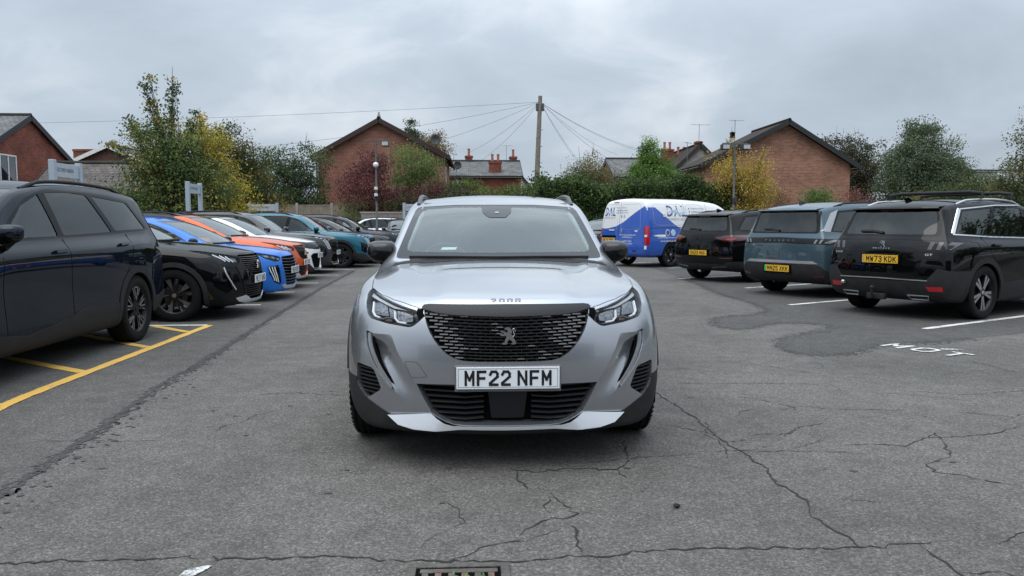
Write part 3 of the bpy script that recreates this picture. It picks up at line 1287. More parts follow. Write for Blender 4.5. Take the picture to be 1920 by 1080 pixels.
def mirror_part(parent, loc, sg, mat_cap, mat_low, mat_glass, sc=1.0, fwd=-1):
    """door mirror: rounded shell, darker lower half and arm, glass on the rear side. sg = side"""
    root = empty('door_mirror', loc, parent=parent)
    bm = bmesh.new()
    bmesh.ops.create_icosphere(bm, subdivisions=3, radius=1.0)
    low = bmesh.new()
    for v in bm.verts:
        x, y, z = v.co
        # superellipsoid, flatter behind, tapering outward
        sx = math.copysign(abs(x) ** 0.55, x); sz = math.copysign(abs(z) ** 0.62, z)
        yy = y if y < 0 else y * 0.25
        tp = 1.0 - 0.16 * (x * sg)
        v.co = (sx * 0.098 * sc, yy * 0.105 * sc, (sz * 0.070 - (0.030 if z < 0 else 0.0) * (1 - x * sg) * 0.5 * abs(z) + 0.006 * x * sg) * sc * tp)
    mf = bm.copy()
    for f in list(bm.faces):
        c = f.calc_center_median()
        if c.z < -0.012 * sc - 0.30 * c.x * sg:
            bm.faces.remove(f)
    for f in list(mf.faces):
        c = f.calc_center_median()
        if c.z >= -0.012 * sc - 0.30 * c.x * sg:
            mf.faces.remove(f)
    low.free()
    bm_obj('mirror_cap', bm, mat_cap, root, smooth=True)
    bm_obj('mirror_base', mf, mat_low, root, smooth=True)
    arm = bmesh.new()
    add_tube(arm, [(-sg * 0.13 * sc, 0.02, -0.135 * sc), (-sg * 0.06 * sc, 0.005, -0.115 * sc), (-sg * 0.01 * sc, 0.0, -0.055 * sc)], [0.032 * sc, 0.030 * sc, 0.045 * sc], 10)
    bm_obj('mirror_arm', arm, mat_low, root, smooth=True)
    g = bmesh.new()
    bmesh.ops.create_circle(g, cap_ends=True, segments=20, radius=1.0)
    for v in g.verts:
        v.co = (v.co.x * 0.082 * sc, 0.0275 * sc, v.co.y * 0.055 * sc)
    bm_obj('mirror_glass', g, mat_glass, root)
    return root


def interior(root, W, cowl, seat_y, rear_y, floor=0.35, dash_z=0.92, roof_z=1.38, rhd=True):
    """dashboard, steering wheel, seats; all dark"""
    hw = W / 2 - 0.14
    bm = bmesh.new()
    add_box(bm, (-hw, cowl + 0.06, floor), (hw, cowl + 0.42, dash_z - 0.04), 0.06)
    add_box(bm, (-hw * 0.95, cowl - 0.1, dash_z - 0.10), (hw * 0.95, cowl + 0.3, dash_z), 0.04)
    sx = -1 if rhd else 1
    sx = -1
    add_box(bm, (sx * hw * 0.52 - 0.17, cowl + 0.22, dash_z - 0.02), (sx * hw * 0.52 + 0.17, cowl + 0.36, dash_z + 0.06), 0.03)
    bm_obj('dashboard', bm, M_dash(), root, smooth=True, angle=40)
    bm = bmesh.new()
    pts = []
    for k in range(25):
        t = 2 * math.pi * k / 24
        pts.append((sx * hw * 0.52 + 0.18 * math.cos(t), cowl + 0.50 + 0.06 * math.sin(t), dash_z - 0.03 + 0.17 * math.sin(t)))
    add_tube(bm, pts, 0.016, 6)
    add_box(bm, (sx * hw * 0.52 - 0.16, cowl + 0.46, dash_z - 0.07), (sx * hw * 0.52 + 0.16, cowl + 0.50, dash_z - 0.01), 0.01)
    bm_obj('steering_wheel', bm, M_dash(), root, smooth=True, angle=40)
    for yy, xs in ((seat_y, (-hw * 0.52, hw * 0.52)), (rear_y, (-hw * 0.55, 0.0, hw * 0.55))):
        for x in xs:
            bm = bmesh.new()
            w_ = 0.25 if yy == seat_y else 0.21
            add_box(bm, (x - w_, yy - 0.42, floor), (x + w_, yy + 0.08, floor + 0.24), 0.05)
            vs = add_box(bm, (x - w_, yy - 0.02, floor + 0.18), (x + w_, yy + 0.14, roof_z - 0.30), 0.05)
            add_box(bm, (x - 0.13, yy + 0.09, roof_z - 0.29), (x + 0.13, yy + 0.19, roof_z - 0.10), 0.04)
            bm_obj('seat', bm, M_seat(), root, smooth=True, angle=40)


def roof_rail(car, x, y0, y1, mat, h=0.045, r=0.017):
    for sg in (-1, 1):
        pts = []
        n = 14
        for k in range(n + 1):
            y = y0 + (y1 - y0) * k / n
            p, nn = car.surf('top', sg * x, y)
            e = min(k, n - k)
            pts.append(p + Vector((0, 0, h * min(1.0, (e / 2.0)) - 0.008)))
        tube('roof_rail', pts, r, mat, car.root, seg=8)


def car_door_lines(car, lines, mat=None, w=0.006):
    for pts in lines:
        car.strip('panel_gap', pts, 'side', w, 0.0006, mat or M_dark(), off=0.0008, mirror=True)
# ------------------------------------------------------------------ body shapes
def spec_suv():
    """compact SUV, 4.30 m long, half width 0.885, roof 1.52"""
    return dict(
        L=4.30,
        ys=[0.0, 0.46, 0.72, 1.0, 1.27, 1.52, 1.80, 2.10, 2.5, 3.0, 3.5, 3.85, 4.30],
        keys=dict(
            zc=[(0.46, 0.955), (0.72, 0.995), (1.0, 1.025), (1.27, 1.045), (1.52, 1.185), (1.80, 1.325), (2.10, 1.445), (2.5, 1.515), (3.0, 1.53), (3.5, 1.51), (3.85, 1.475)],
            ze=[(0.46, 0.905), (0.72, 0.945), (1.0, 0.972), (1.27, 0.995), (1.52, 1.135), (1.80, 1.27), (2.10, 1.395), (2.5, 1.465), (3.0, 1.475), (3.5, 1.455), (3.85, 1.42)],
            wt=[(0.46, 0.735), (0.72, 0.765), (1.0, 0.765), (1.27, 0.755), (1.52, 0.705), (1.80, 0.69), (2.10, 0.672), (2.5, 0.665), (3.0, 0.66), (3.5, 0.645), (3.85, 0.625)],
            zbelt=[(0.46, 0.855), (0.72, 0.90), (1.0, 0.935), (1.27, 0.96), (1.52, 0.985), (1.8, 0.995), (2.5, 1.01), (3.5, 1.04), (3.85, 1.05)],
            wbelt=[(0.46, 0.815), (0.72, 0.85), (1.0, 0.835), (1.27, 0.82), (1.52, 0.81), (1.8, 0.80), (2.5, 0.795), (3.5, 0.785), (3.85, 0.765)],
            zsh=[(0.46, 0.745), (0.72, 0.80), (1.0, 0.83), (1.5, 0.86), (2.5, 0.875), (3.5, 0.90), (3.85, 0.92)],
            wsh=[(0.46, 0.868), (0.72, 0.893), (1.0, 0.89), (1.5, 0.876), (2.5, 0.872), (3.3, 0.89), (3.85, 0.865)],
            wmid=[(0.46, 0.880), (0.72, 0.90), (1.0, 0.895), (1.5, 0.868), (2.5, 0.862), (3.3, 0.893), (3.85, 0.87)],
            wlow=[(0.46, 0.878), (0.72, 0.90), (1.0, 0.897), (1.5, 0.876), (2.5, 0.873), (3.3, 0.895), (3.85, 0.87)],
            wsill=[(0.46, 0.845), (0.72, 0.875), (1.0, 0.875), (1.5, 0.855), (2.5, 0.855), (3.3, 0.875), (3.85, 0.845)],
            zbot=[(0.46, 0.20), (3.5, 0.20), (3.85, 0.23)],
            bulge=[(0.46, 0.02), (1.2, 0.015), (1.6, 0.008), (3.85, 0.012)],
            sweep=[(0.46, 0.0), (3.85, 0.0)],
            ncrown=[(0, 0.0)],
        ),
        nose=[(0.165, 0.12, 0.20, 0.74), (0.205, 0.03, 0.25, 0.80), (0.33, -0.005, 0.29, 0.83), (0.52, -0.02, 0.30, 0.83), (0.68, 0.0, 0.29, 0.815),
              (0.79, 0.03, 0.29, 0.79), (0.845, 0.06, 0.29, 0.765), (0.885, 0.12, 0.28, 0.72)],
        tail=[(0.24, 0.14, 0.12, 0.74), (0.31, 0.04, 0.14, 0.80), (0.46, -0.02, 0.15, 0.83), (0.66, -0.02, 0.15, 0.83), (0.88, 0.0, 0.14, 0.80),
              (1.04, 0.06, 0.13, 0.74), (1.22, 0.18, 0.10, 0.66), (1.41, 0.26, 0.06, 0.58)],
        crease_nose={7: 0.5, 1: 0.6}, crease_rows={4: 0.35}, crease_tail={7: 0.5, 5: 0.3},
        crease_levels={(5, 1.2, 3.9): 0.5},
        corner=(0.35, 0.0, 0.35),
    )


def remap(ymap, zmap, xs=1.0):
    """piecewise-linear stretch of the body: (from, to) pairs along y and z"""
    ya, yb = [p[0] for p in ymap], [p[1] for p in ymap]
    za, zb = [p[0] for p in zmap], [p[1] for p in zmap]

    def fn(c):
        return Vector((c.x * xs, float(np.interp(c.y, ya, yb)), float(np.interp(c.z, za, zb))))
    return fn
# ------------------------------------------------------------------ the silver SUV in the middle
def sym(half):
    """mirror a half outline that starts and ends on the centre line"""
    return [(u, v) for u, v in half] + [(-u, v) for u, v in half[::-1] if abs(u) > 1e-6]


def half_line(half):
    return [(-u, v) for u, v in half[::-1]] + [(u, v) for u, v in half if abs(u) > 1e-6]


def side_glass(c, mat_f, mat_r, polys, frame=None, trim=True):
    for k, pl in enumerate(polys):
        c.cut2('side_window', rounded(pl, 0.03, 2), 'side', mat_f if k == 0 else mat_r, off=-0.006, lip=0.004, body_lip=0.012, pred=lambda q: q.z > 0.9)
    if frame:
        c.cut2('window_surround', rounded(frame, 0.04, 2), 'side', M_gloss(), off=0.0, lip=0.01, pred=lambda q: q.z > 0.88)


DLO_FRONT = [(1.66, 1.045), (2.10, 1.285), (2.30, 1.365), (2.46, 1.395), (2.52, 1.05)]
DLO_REAR = [(2.60, 1.055), (2.545, 1.40), (2.9, 1.41), (3.25, 1.39), (3.40, 1.075)]
DLO_QUARTER = [(3.48, 1.09), (3.34, 1.37), (3.55, 1.33), (3.72, 1.14)]
DLO_FRAME = [(1.55, 1.01), (1.85, 1.19), (2.15, 1.34), (2.35, 1.405), (2.6, 1.425), (2.95, 1.435), (3.35, 1.41), (3.60, 1.36), (3.80, 1.14), (3.76, 1.085), (3.2, 1.045), (2.5, 1.02)]


def hero():
    silver = paint('silver_metallic_paint', (0.405, 0.42, 0.45), metal=0.82, rough=0.27, dust=0.012)
    sp = spec_suv()

    def bonnet_shape(p):
        if p.y < 1.3 and p.z > 0.84:
            sm = lambda t: max(0.0, min(1.0, t)) ** 2 * (3 - 2 * max(0.0, min(1.0, t)))
            lift = 0.011 * sm((0.40 - abs(p.x)) / 0.07) * sm((0.92 - p.y) / 0.16) * sm((p.z - 0.86) / 0.05)
            lift += 0.010 * sm((abs(p.x) - 0.50) / 0.05) * sm((p.y - 0.6) / 0.4) * sm((0.72 - abs(p.x)) / 0.08)
            return Vector((p.x, p.y, p.z + lift))
        return p
    sp['deform'] = bonnet_shape
    c = Car('silver_suv', sp, silver, 3)
    root = c.root
    AX = (0.86, 3.46)
    lowy = lambda q: q.y < 0.75
    # ---- openings in the front
    grille = sym([(0, 0.802), (0.272, 0.808), (0.36, 0.818), (0.429, 0.832), (0.425, 0.80), (0.414, 0.762), (0.398, 0.724), (0.374, 0.684), (0.345, 0.648),
                  (0.312, 0.618), (0.27, 0.594), (0.225, 0.584), (0.15, 0.581), (0, 0.581)])
    bar = sym([(0, 0.860), (0.40, 0.856), (0.428, 0.852), (0.438, 0.842), (0.437, 0.836), (0.429, 0.832), (0.36, 0.818), (0.272, 0.808), (0, 0.802)])
    g1 = c.cut('grille', grille, 'front', M_dark(), off=-0.035, lip=0.0, body_lip=0.04, pred=lowy)
    c.cut('grille_top_bar', bar, 'front', plain('satin_black_bar', (0.016, 0.017, 0.020), 0.42, var=0.1, spec=0.3), off=0.008, lip=0.02, body_lip=0.01, pred=lowy)
    head = rounded([(0.442, 0.782), (0.462, 0.826), (0.53, 0.842), (0.60, 0.862), (0.685, 0.892), (0.746, 0.915), (0.760, 0.895), (0.755, 0.845), (0.744, 0.80), (0.722, 0.775), (0.626, 0.755), (0.505, 0.742), (0.482, 0.750)], 0.012, 2)
    hl = c.cut2('headlight', head, 'front', M_gloss(), off=-0.045, lip=0.0, body_lip=0.05, pred=lambda q: q.y < 0.8)
    link_mesh = [(0.425, 0.80), (0.432, 0.832), (0.462, 0.838), (0.470, 0.815), (0.452, 0.775)]
    low = sym([(0, 0.462), (0.30, 0.462), (0.468, 0.458), (0.43, 0.382), (0.39, 0.312), (0.36, 0.288), (0.32, 0.266), (0.277, 0.251), (0.22, 0.246), (0, 0.246)])
    lg = c.cut('lower_grille', low, 'front', M_dark(), off=-0.06, lip=0.0, body_lip=0.06, pred=lowy)
    fang = [(0.742, 0.712), (0.742, 0.675), (0.736, 0.636), (0.724, 0.60), (0.706, 0.56), (0.684, 0.522), (0.658, 0.488), (0.63, 0.452), (0.60, 0.420), (0.580, 0.408), (0.592, 0.44),
            (0.614, 0.486), (0.643, 0.536), (0.665, 0.578), (0.683, 0.618), (0.697, 0.660), (0.706, 0.702)]
    crease = [(0.602, 0.70), (0.570, 0.62), (0.515, 0.525), (0.472, 0.458), (0.40, 0.31)]

    def cheek_depth(p):
        x, z = abs(p.x), p.z
        xc = float(np.interp(z, [0.31, 0.458, 0.525, 0.62, 0.70], [0.40, 0.472, 0.515, 0.57, 0.602]))
        t = max(0.0, min(1.0, (x - xc) / 0.095))
        top = max(0.0, min(1.0, (0.70 - z) / 0.06))
        bot = max(0.0, min(1.0, (z - 0.30) / 0.10))
        low_edge = max(0.0, min(1.0, ((z - 0.31) * 0.882 - (x - 0.40) * 0.471) / 0.12))
        return -0.040 * t * top * bot * low_edge
    cheek = [(0.602, 0.70), (0.712, 0.70), (0.705, 0.645), (0.690, 0.600), (0.668, 0.555), (0.640, 0.505), (0.610, 0.455), (0.590, 0.42), (0.578, 0.405), (0.50, 0.345), (0.40, 0.31),
             (0.472, 0.458), (0.515, 0.525), (0.570, 0.62)]
    c.cut2('bumper_cheek', cheek, 'front', silver, off=cheek_depth, lip=0.0, body_lip=0.0, pred=lowy)
    fg = c.cut2('light_recess', fang, 'front', M_gloss(), off=-0.052, lip=0.0, body_lip=0.055, pred=lowy)
    intake = rounded([(0.800, 0.540), (0.800, 0.43), (0.784, 0.40), (0.742, 0.352), (0.657, 0.412), (0.684, 0.48), (0.703, 0.520)], 0.01, 1)
    it = c.cut2('side_intake', intake, 'front', M_dark(), off=-0.03, lip=0.0, body_lip=0.03, pred=lowy)
    skid = sym([(0, 0.242), (0.22, 0.242), (0.275, 0.247), (0.32, 0.262), (0.36, 0.284), (0.395, 0.307), (0.618, 0.283), (0.551, 0.245), (0.47, 0.232), (0.35, 0.230), (0.22, 0.229), (0, 0.228)])
    c.cut('silver_bumper_blade', skid, 'front', plain('painted_silver_blade', (0.60, 0.615, 0.64), 0.25, metal=0.4, coat=0.5, var=0.04), off=lambda p: 0.004 + (0.05 * max(0.0, min(1.0, (0.305 - p.z) / 0.085))) * (0.25 + 0.75 * max(0.0, min(1.0, (abs(p.x) - 0.24) / 0.12))), lip=0.012, body_lip=0.0, pred=lowy)
    clad = sym([(0, 0.230), (0.35, 0.232), (0.47, 0.234), (0.551, 0.247), (0.618, 0.285), (0.68, 0.32), (0.738, 0.354), (0.775, 0.40), (0.79, 0.43), (0.80, 0.46), (0.93, 0.48), (0.93, 0.05), (0, 0.05)])
    c.cut('bumper_trim', clad, 'front', M_black(), off=0.003, lip=0.01, body_lip=0.0, pred=lambda q: q.y < 0.62, minn=0.02)
    # ---- bonnet
    bonnet = sym([(0, 0.075), (0.20, 0.085), (0.36, 0.12), (0.435, 0.150), (0.50, 0.195), (0.60, 0.285), (0.69, 0.40), (0.748, 0.545), (0.768, 0.75), (0.765, 1.0), (0.745, 1.16), (0.70, 1.22), (0.4, 1.245), (0, 1.25)])
    c.cut('bonnet', bonnet, 'top', silver, off=0.0, lip=0.025, gap=0.004, body_lip=0.03, minn=0.25, pred=lambda q: q.z > 0.8)
    # ---- glass
    scr_in = rounded([(-0.64, 1.09), (-0.2, 1.085), (0.2, 1.085), (0.64, 1.09), (0.565, 1.385), (0.3, 1.40), (-0.3, 1.40), (-0.565, 1.385)], 0.05, 2)
    scr_out = rounded([(-0.70, 1.045), (-0.2, 1.035), (0.2, 1.035), (0.70, 1.045), (0.605, 1.405), (0.3, 1.422), (-0.3, 1.422), (-0.605, 1.405)], 0.03, 2)
    scr = lambda q: 1.1 < q.y < 2.5
    c.cut('windscreen', scr_in, 'front', M_clear(), off=-0.002, lip=0.0, body_lip=0.0, pred=scr)
    c.cut('windscreen_border', scr_out, 'front', plain('black_frit', (0.022, 0.024, 0.027), 0.10, coat=0.0, var=0.1, spec=0.35), off=-0.002, lip=0.0, body_lip=0.012, pred=scr)
    side_glass(c, M_sidegl(), M_tint(), [DLO_FRONT, DLO_REAR, DLO_QUARTER], DLO_FRAME)
    rear_out = rounded([(-0.56, 1.10), (0.56, 1.10), (0.50, 1.35), (-0.50, 1.35)], 0.04, 2)
    c.cut('rear_window', rear_out, 'rear', M_tint(), off=-0.002, lip=0.0, body_lip=0.01)
    add_arches(c, AX, 0.365, 0.425, 0.34)
    c.cut2('sill_trim', [(1.2, 0.05), (3.1, 0.05), (3.1, 0.36), (1.2, 0.33)], 'side', M_black(), off=0.006, lip=0.01, body_lip=0.0, pred=lambda q: q.z < 0.5)
    c.finish()
    # ---- grille mesh: staggered bright dashes on dark horizontal bars
    gl = [p for p in grille]
    bm_b, bm_d, bm_m = bmesh.new(), bmesh.new(), bmesh.new()

    def bar_piece(bm, x0, x1, z, h, o0, o1):
        n = 3 if x1 - x0 > 0.03 else 2
        A = []
        for i in range(n):
            x = x0 + (x1 - x0) * i / (n - 1)
            p, nn = c.surf('front', x, z, o1)
            A.append([bm.verts.new((p.x, p.y + (o1 - o0), p.z - h / 2)), bm.verts.new((p.x, p.y, p.z - h / 2)), bm.verts.new((p.x, p.y, p.z + h / 2)), bm.verts.new((p.x, p.y + (o1 - o0), p.z + h / 2))])
        for a_, b_ in zip(A, A[1:]):
            for k in range(3):
                bm.faces.new((a_[k], b_[k], b_[k + 1], a_[k + 1]))
        bm.faces.new(A[0]); bm.faces.new(A[-1][::-1])
    rr = random.Random(3)
    for r_ in range(17):
        z0 = 0.834 - r_ * 0.0160
        x = -0.48 + (0.0265 if r_ % 2 else 0.0)
        while x < 0.48:
            xm = x + 0.02
            ax = abs(xm)
            z = z0 - 0.016 * (1 - (ax / 0.43) ** 2)      # the rows sag towards the middle
            ln = 0.042 if ax > 0.22 else 0.030 + 0.012 * ax / 0.22
            hh = 0.0026 + 0.0040 * (ax / 0.43) ** 2
            ok = inside(gl, x + 0.004, z) and inside(gl, x + ln - 0.004, z)
            if ok or (inside(link_mesh, abs(xm), z)):
                bar_piece(bm_b if ax > 0.25 + rr.uniform(-0.06, 0.06) or rr.random() < 0.12 else bm_m, x, x + ln, z, hh, -0.03, -0.006)
            if inside(gl, x, z) and inside(gl, x + 0.053, z):
                bar_piece(bm_d, x - 0.001, x + 0.054, z - 0.001, 0.006, -0.034, -0.012)
                bar_piece(bm_d, x + 0.046, x + 0.049, z - 0.008, 0.016, -0.034, -0.016)
            x += 0.053
    bmesh.ops.recalc_face_normals(bm_b, faces=bm_b.faces[:]); bmesh.ops.recalc_face_normals(bm_d, faces=bm_d.faces[:])
    tag(bm_obj('grille_dashes', bm_b, M_satin(), g1), kind='stuff')
    bmesh.ops.recalc_face_normals(bm_m, faces=bm_m.faces[:])
    tag(bm_obj('grille_dashes', bm_m, plain('dash_dark', (0.09, 0.094, 0.10), 0.3, metal=0.8, var=0.4, scale=25), g1), kind='stuff')
    tag(bm_obj('grille_mesh', bm_d, plain('grille_black', (0.02, 0.02, 0.022), 0.35, coat=0.3), g1), kind='stuff')
    for o in c.patch('grille_corner', link_mesh, 'front', M_dark(), off=0.001, parent=g1, mirror=True, grid=0.02):
        pass
    lion(root, c, 'front', 0.002, 0.712, 0.082, 0.088, plain('badge_metal', (0.50, 0.51, 0.52), 0.18, metal=1.0, var=0.1), off=0.004, thick=0.010)
    # ---- lower grille slats with the central sensor cover
    for k in range(7):
        z = 0.452 - 0.030 * k
        wl = float(np.interp(z, [0.246, 0.266, 0.312, 0.458], [0.20, 0.32, 0.392, 0.468])) - 0.008
        for sg in (-1, 1):
            pts = [(sg * wl, z), (sg * 0.22, z - 0.004), (sg * 0.125, z + 0.006)]
            if wl > 0.24:
                c.strip('grille_slat', pts, 'front', 0.010, 0.016, plain('slat_black', (0.020, 0.021, 0.024), 0.35, var=0.1), off=-0.045, parent=lg)
    c.patch('sensor_cover', rounded([(-0.105, 0.445), (0.105, 0.445), (0.085, 0.275), (-0.085, 0.275)], 0.01, 2), 'front', plain('sensor_cover_black', (0.008, 0.009, 0.014), 0.3, var=0.1), off=-0.030, parent=lg)
    for sg, o in zip((1, -1), it):
        for k in range(7):
            z = 0.515 - 0.021 * k
            x1 = float(np.interp(z, [0.352, 0.40, 0.43, 0.54], [0.742, 0.784, 0.80, 0.80])) - 0.006
            x0 = float(np.interp(z, [0.352, 0.412, 0.48, 0.52], [0.742, 0.657, 0.684, 0.703])) + 0.006
            if x1 - x0 > 0.02:
                c.strip('intake_slat', [(sg * x0, z - 0.004), (sg * x1, z + 0.004)], 'front', 0.009, 0.012, plain('slat_black', (0.020, 0.021, 0.024), 0.35), off=-0.022, parent=o)
    # ---- fang daytime lights
    for sg, o in zip((1, -1), fg):
        lp = [(0.722, 0.702), (0.722, 0.665), (0.715, 0.632), (0.702, 0.598), (0.685, 0.560), (0.663, 0.522), (0.637, 0.484), (0.612, 0.450), (0.596, 0.425)]
        c.strip('daytime_light_bar', [(sg * (u + 0.006), v) for u, v in lp], 'front', 0.024, 0.006, plain('drl_grey', (0.20, 0.205, 0.22), 0.25, coat=0.5, var=0.1), off=-0.010, parent=o)
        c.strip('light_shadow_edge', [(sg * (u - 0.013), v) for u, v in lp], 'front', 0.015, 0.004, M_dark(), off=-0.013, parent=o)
        edge = [(0.7435, 0.706), (0.7435, 0.672), (0.738, 0.634), (0.7255, 0.598), (0.708, 0.558), (0.686, 0.520), (0.660, 0.486), (0.632, 0.450), (0.602, 0.418)]
        c.strip('light_edge_trim', [(sg * u, v) for u, v in edge], 'front', 0.009, 0.005, silver, off=0.0, parent=o)
    # ---- headlights
    for sg, o in zip((1, -1), hl):
        S = lambda pl: [(sg * u, v) for u, v in pl]
        ref = plain('lamp_reflector', (0.20, 0.21, 0.225), 0.18, metal=0.9, var=0.8, scale=80)
        c.patch('reflector', S(rounded([(0.635, 0.800), (0.718, 0.808), (0.724, 0.870), (0.690, 0.874), (0.645, 0.858)], 0.008, 2)), 'front', ref, off=-0.030, parent=o, grid=0.02)
        c.patch('reflector', S(rounded([(0.500, 0.778), (0.560, 0.770), (0.586, 0.788), (0.590, 0.836), (0.540, 0.828), (0.500, 0.812)], 0.008, 2)), 'front', ref, off=-0.030, parent=o, grid=0.02)
        c.patch('reflector', S([(0.595, 0.800), (0.630, 0.800), (0.638, 0.852), (0.598, 0.840)]), 'front', ref, off=-0.034, parent=o, grid=0.02)
        c.patch('lamp_brow', S([(0.52, 0.834), (0.60, 0.856), (0.69, 0.888), (0.742, 0.908), (0.744, 0.894), (0.68, 0.872), (0.60, 0.844)]), 'front', plain('lamp_brow_grey', (0.45, 0.46, 0.48), 0.3, metal=0.4), off=-0.022, parent=o, grid=0.02)
        c.strip('daytime_light', S([(0.722, 0.866), (0.724, 0.815), (0.710, 0.795), (0.680, 0.788)]), 'front', 0.009, 0.008, M_drl(), off=-0.024, parent=o)
        c.strip('daytime_light', S([(0.594, 0.826), (0.594, 0.790), (0.576, 0.771), (0.532, 0.766)]), 'front', 0.009, 0.008, M_drl(), off=-0.024, parent=o)
        c.strip('lamp_divider', S([(0.70, 0.782), (0.66, 0.782), (0.64, 0.792), (0.60, 0.788), (0.57, 0.764), (0.51, 0.758)]), 'front', 0.004, 0.006, plain('lamp_trim_grey', (0.16, 0.16, 0.17), 0.3), off=-0.024, parent=o)
        c.patch('turn_signal', S([(0.615, 0.772), (0.655, 0.774), (0.655, 0.785), (0.618, 0.784)]), 'front', plain('amber_dim', (0.10, 0.035, 0.012), 0.3, coat=0.5), off=-0.028, parent=o, grid=0.02)
        c.patch('lens', S(head), 'front', M_lens(), off=-0.004, parent=o, grid=0.03)
    # ---- small things on the front
    c.strip('tow_eye_cover', rounded([(-0.532, 0.570), (-0.462, 0.570), (-0.408, 0.496), (-0.494, 0.488)], 0.014, 2), 'front', 0.004, 0.0015, plain('gap_grey', (0.09, 0.09, 0.095), 0.6), off=0.0, closed=True, step=0.02)
    c.flat_text('bonnet_lettering', '2008', 'front', -0.084, 0.874, 0.158, 0.0135, plain('letter_chrome', (0.16, 0.165, 0.17), 0.25, metal=0.9), off=0.004, bold=0.012)
    p, nn = c.surf('front', 0.0, 0.503)
    pl = plate(root, 'MF22 NFM', (0.0, p.y - 0.014, 0.503), 0.0, tilt=R(-2))
    box('plate_holder', (-0.268, p.y - 0.012, 0.432), (0.268, p.y + 0.05, 0.562), plain('plate_holder_grey', (0.12, 0.12, 0.13), 0.5), root, bev=0.004)
    # wiper tips at the foot of the screen
    for sg, x0, x1 in ((1, -0.60, 0.0), (1, -0.02, 0.60)):
        c.strip('wiper', [(x0, 1.044 + 0.002 * (x0 < -0.3)), ((x0 + x1) / 2, 1.046), (x1, 1.044)], 'front', 0.014, 0.014, M_black(), off=0.006)
    c.patch('scuttle_panel', [(-0.70, 1.205), (0.70, 1.205), (0.69, 1.262), (0.4, 1.285), (-0.4, 1.285), (-0.69, 1.262)], 'top', M_black(), off=0.003)
    # sensor housing behind the top of the screen, rear-view mirror, sticker
    p0, n0 = c.surf('front', 0.0, 1.36)
    bm = bmesh.new()
    add_prism(bm, [(-0.105, 1.405), (0.105, 1.405), (0.098, 1.36), (0.06, 1.325), (-0.06, 1.325), (-0.098, 1.36)], 0.05, lambda u, v, w: (u, c.surf('front', u, v, -0.006)[0].y + 0.006 + w, v))
    c.patch('sensor_cover_print', rounded([(-0.115, 1.412), (0.115, 1.412), (0.108, 1.362), (0.062, 1.322), (-0.062, 1.322), (-0.108, 1.362)], 0.015, 2), 'front', plain('black_frit', (0.022, 0.024, 0.027), 0.10), off=0.0008, grid=0.03)
    sh = bm_obj('sensor_housing', bm, plain('sensor_housing_black', (0.02, 0.021, 0.023), 0.5), root)
    mesh_obj('camera_lens', [tuple(c.surf('front', u, v, 0.0035)[0]) for u, v in ((-0.018, 1.352), (0.018, 1.352), (0.009, 1.366), (-0.009, 1.366))], [(0, 1, 2, 3)], plain('lens_grey', (0.25, 0.26, 0.27), 0.3), sh)
    box('rear_view_mirror', (-0.12, 2.12, 1.27), (0.12, 2.16, 1.335), plain('mirror_black', (0.015, 0.015, 0.016), 0.4), root, bev=0.015)
    c.patch('parking_note', [(-0.40, 1.110), (-0.295, 1.112), (-0.285, 1.128), (-0.385, 1.127)], 'front', plain('paper_white', (0.8, 0.82, 0.8), 0.7), off=-0.012)
    # pale pillar linings behind the glass
    for sg in (-1, 1):
        pts = []
        for k in range(9):
            t = k / 8
            z = 1.10 + 0.29 * t
            x = sg * (0.668 - 0.088 * t)
            q, _ = c.surf('front', x, z)
            pts.append(q + Vector((-sg * 0.02, 0.05, -0.01)))
        tube('pillar_lining', pts, 0.026, plain('lining_grey', (0.42, 0.46, 0.45), 0.8), root)
    interior(root, 1.77, 1.32, 2.25, 3.15, dash_z=0.985, roof_z=1.46)
    box('headlining', (-0.56, 2.25, 1.425), (0.56, 3.6, 1.44), plain('headlining_grey', (0.30, 0.31, 0.31), 0.9), root)
    # ---- mirrors, rails, wheels
    for sg in (-1, 1):
        mirror_part(root, (sg * 0.805, 1.50, 1.092), sg, plain('mirror_cap_black', (0.012, 0.012, 0.013), 0.3, coat=1.0, spec=0.0), M_gloss(), M_chrome(), 1.0)
    roof_rail(c, 0.60, 2.25, 3.75, plain('rail_dark', (0.06, 0.062, 0.066), 0.3, metal=0.6), h=0.034, r=0.019)
    for pts in ([(1.42, 0.40), (1.40, 0.70), (1.46, 0.99)], [(2.56, 0.36), (2.55, 0.7), (2.56, 1.02)], [(3.28, 0.75), (3.40, 0.95), (3.46, 1.05)]):
        c.strip('panel_gap', pts, 'side', 0.006, 0.0006, M_dark(), off=0.0008, mirror=True)
    c.strip('door_handle', [(2.30, 0.90), (2.47, 0.905)], 'side', 0.03, 0.028, silver, off=0.004, mirror=True)
    c.strip('door_handle', [(3.12, 0.93), (3.28, 0.935)], 'side', 0.03, 0.028, silver, off=0.004, mirror=True)
    add_wheels(root, 'hero', 0.34, 0.215, 0.222, AX, 1.56)
    root.location = (0.165, 3.80, 0.0)
    tag(root, 'silver compact SUV facing the camera in the middle of the car park', 'car')
    return root
# ------------------------------------------------------------------ the other vehicles
def all_of(o):
    r = [o]
    for c in o.children:
        r += all_of(c)
    return r


def recolor(root, swaps):
    for o in all_of(root):
        if o.type != 'MESH':
            continue
        for sl in o.material_slots:
            if sl.material in swaps:
                new = swaps[sl.material]
                sl.link = 'OBJECT'
                sl.material = new


def place(root, x, y, rz, axle=None):
    """put the nose (or the given axle) of a car at x, y; rz turns the forward direction (-y) counter-clockwise"""
    if axle is not None:
        x += math.sin(rz) * axle
        y -= math.cos(rz) * axle
    root.location = (x, y, 0)
    root.rotation_euler = (0, 0, rz)


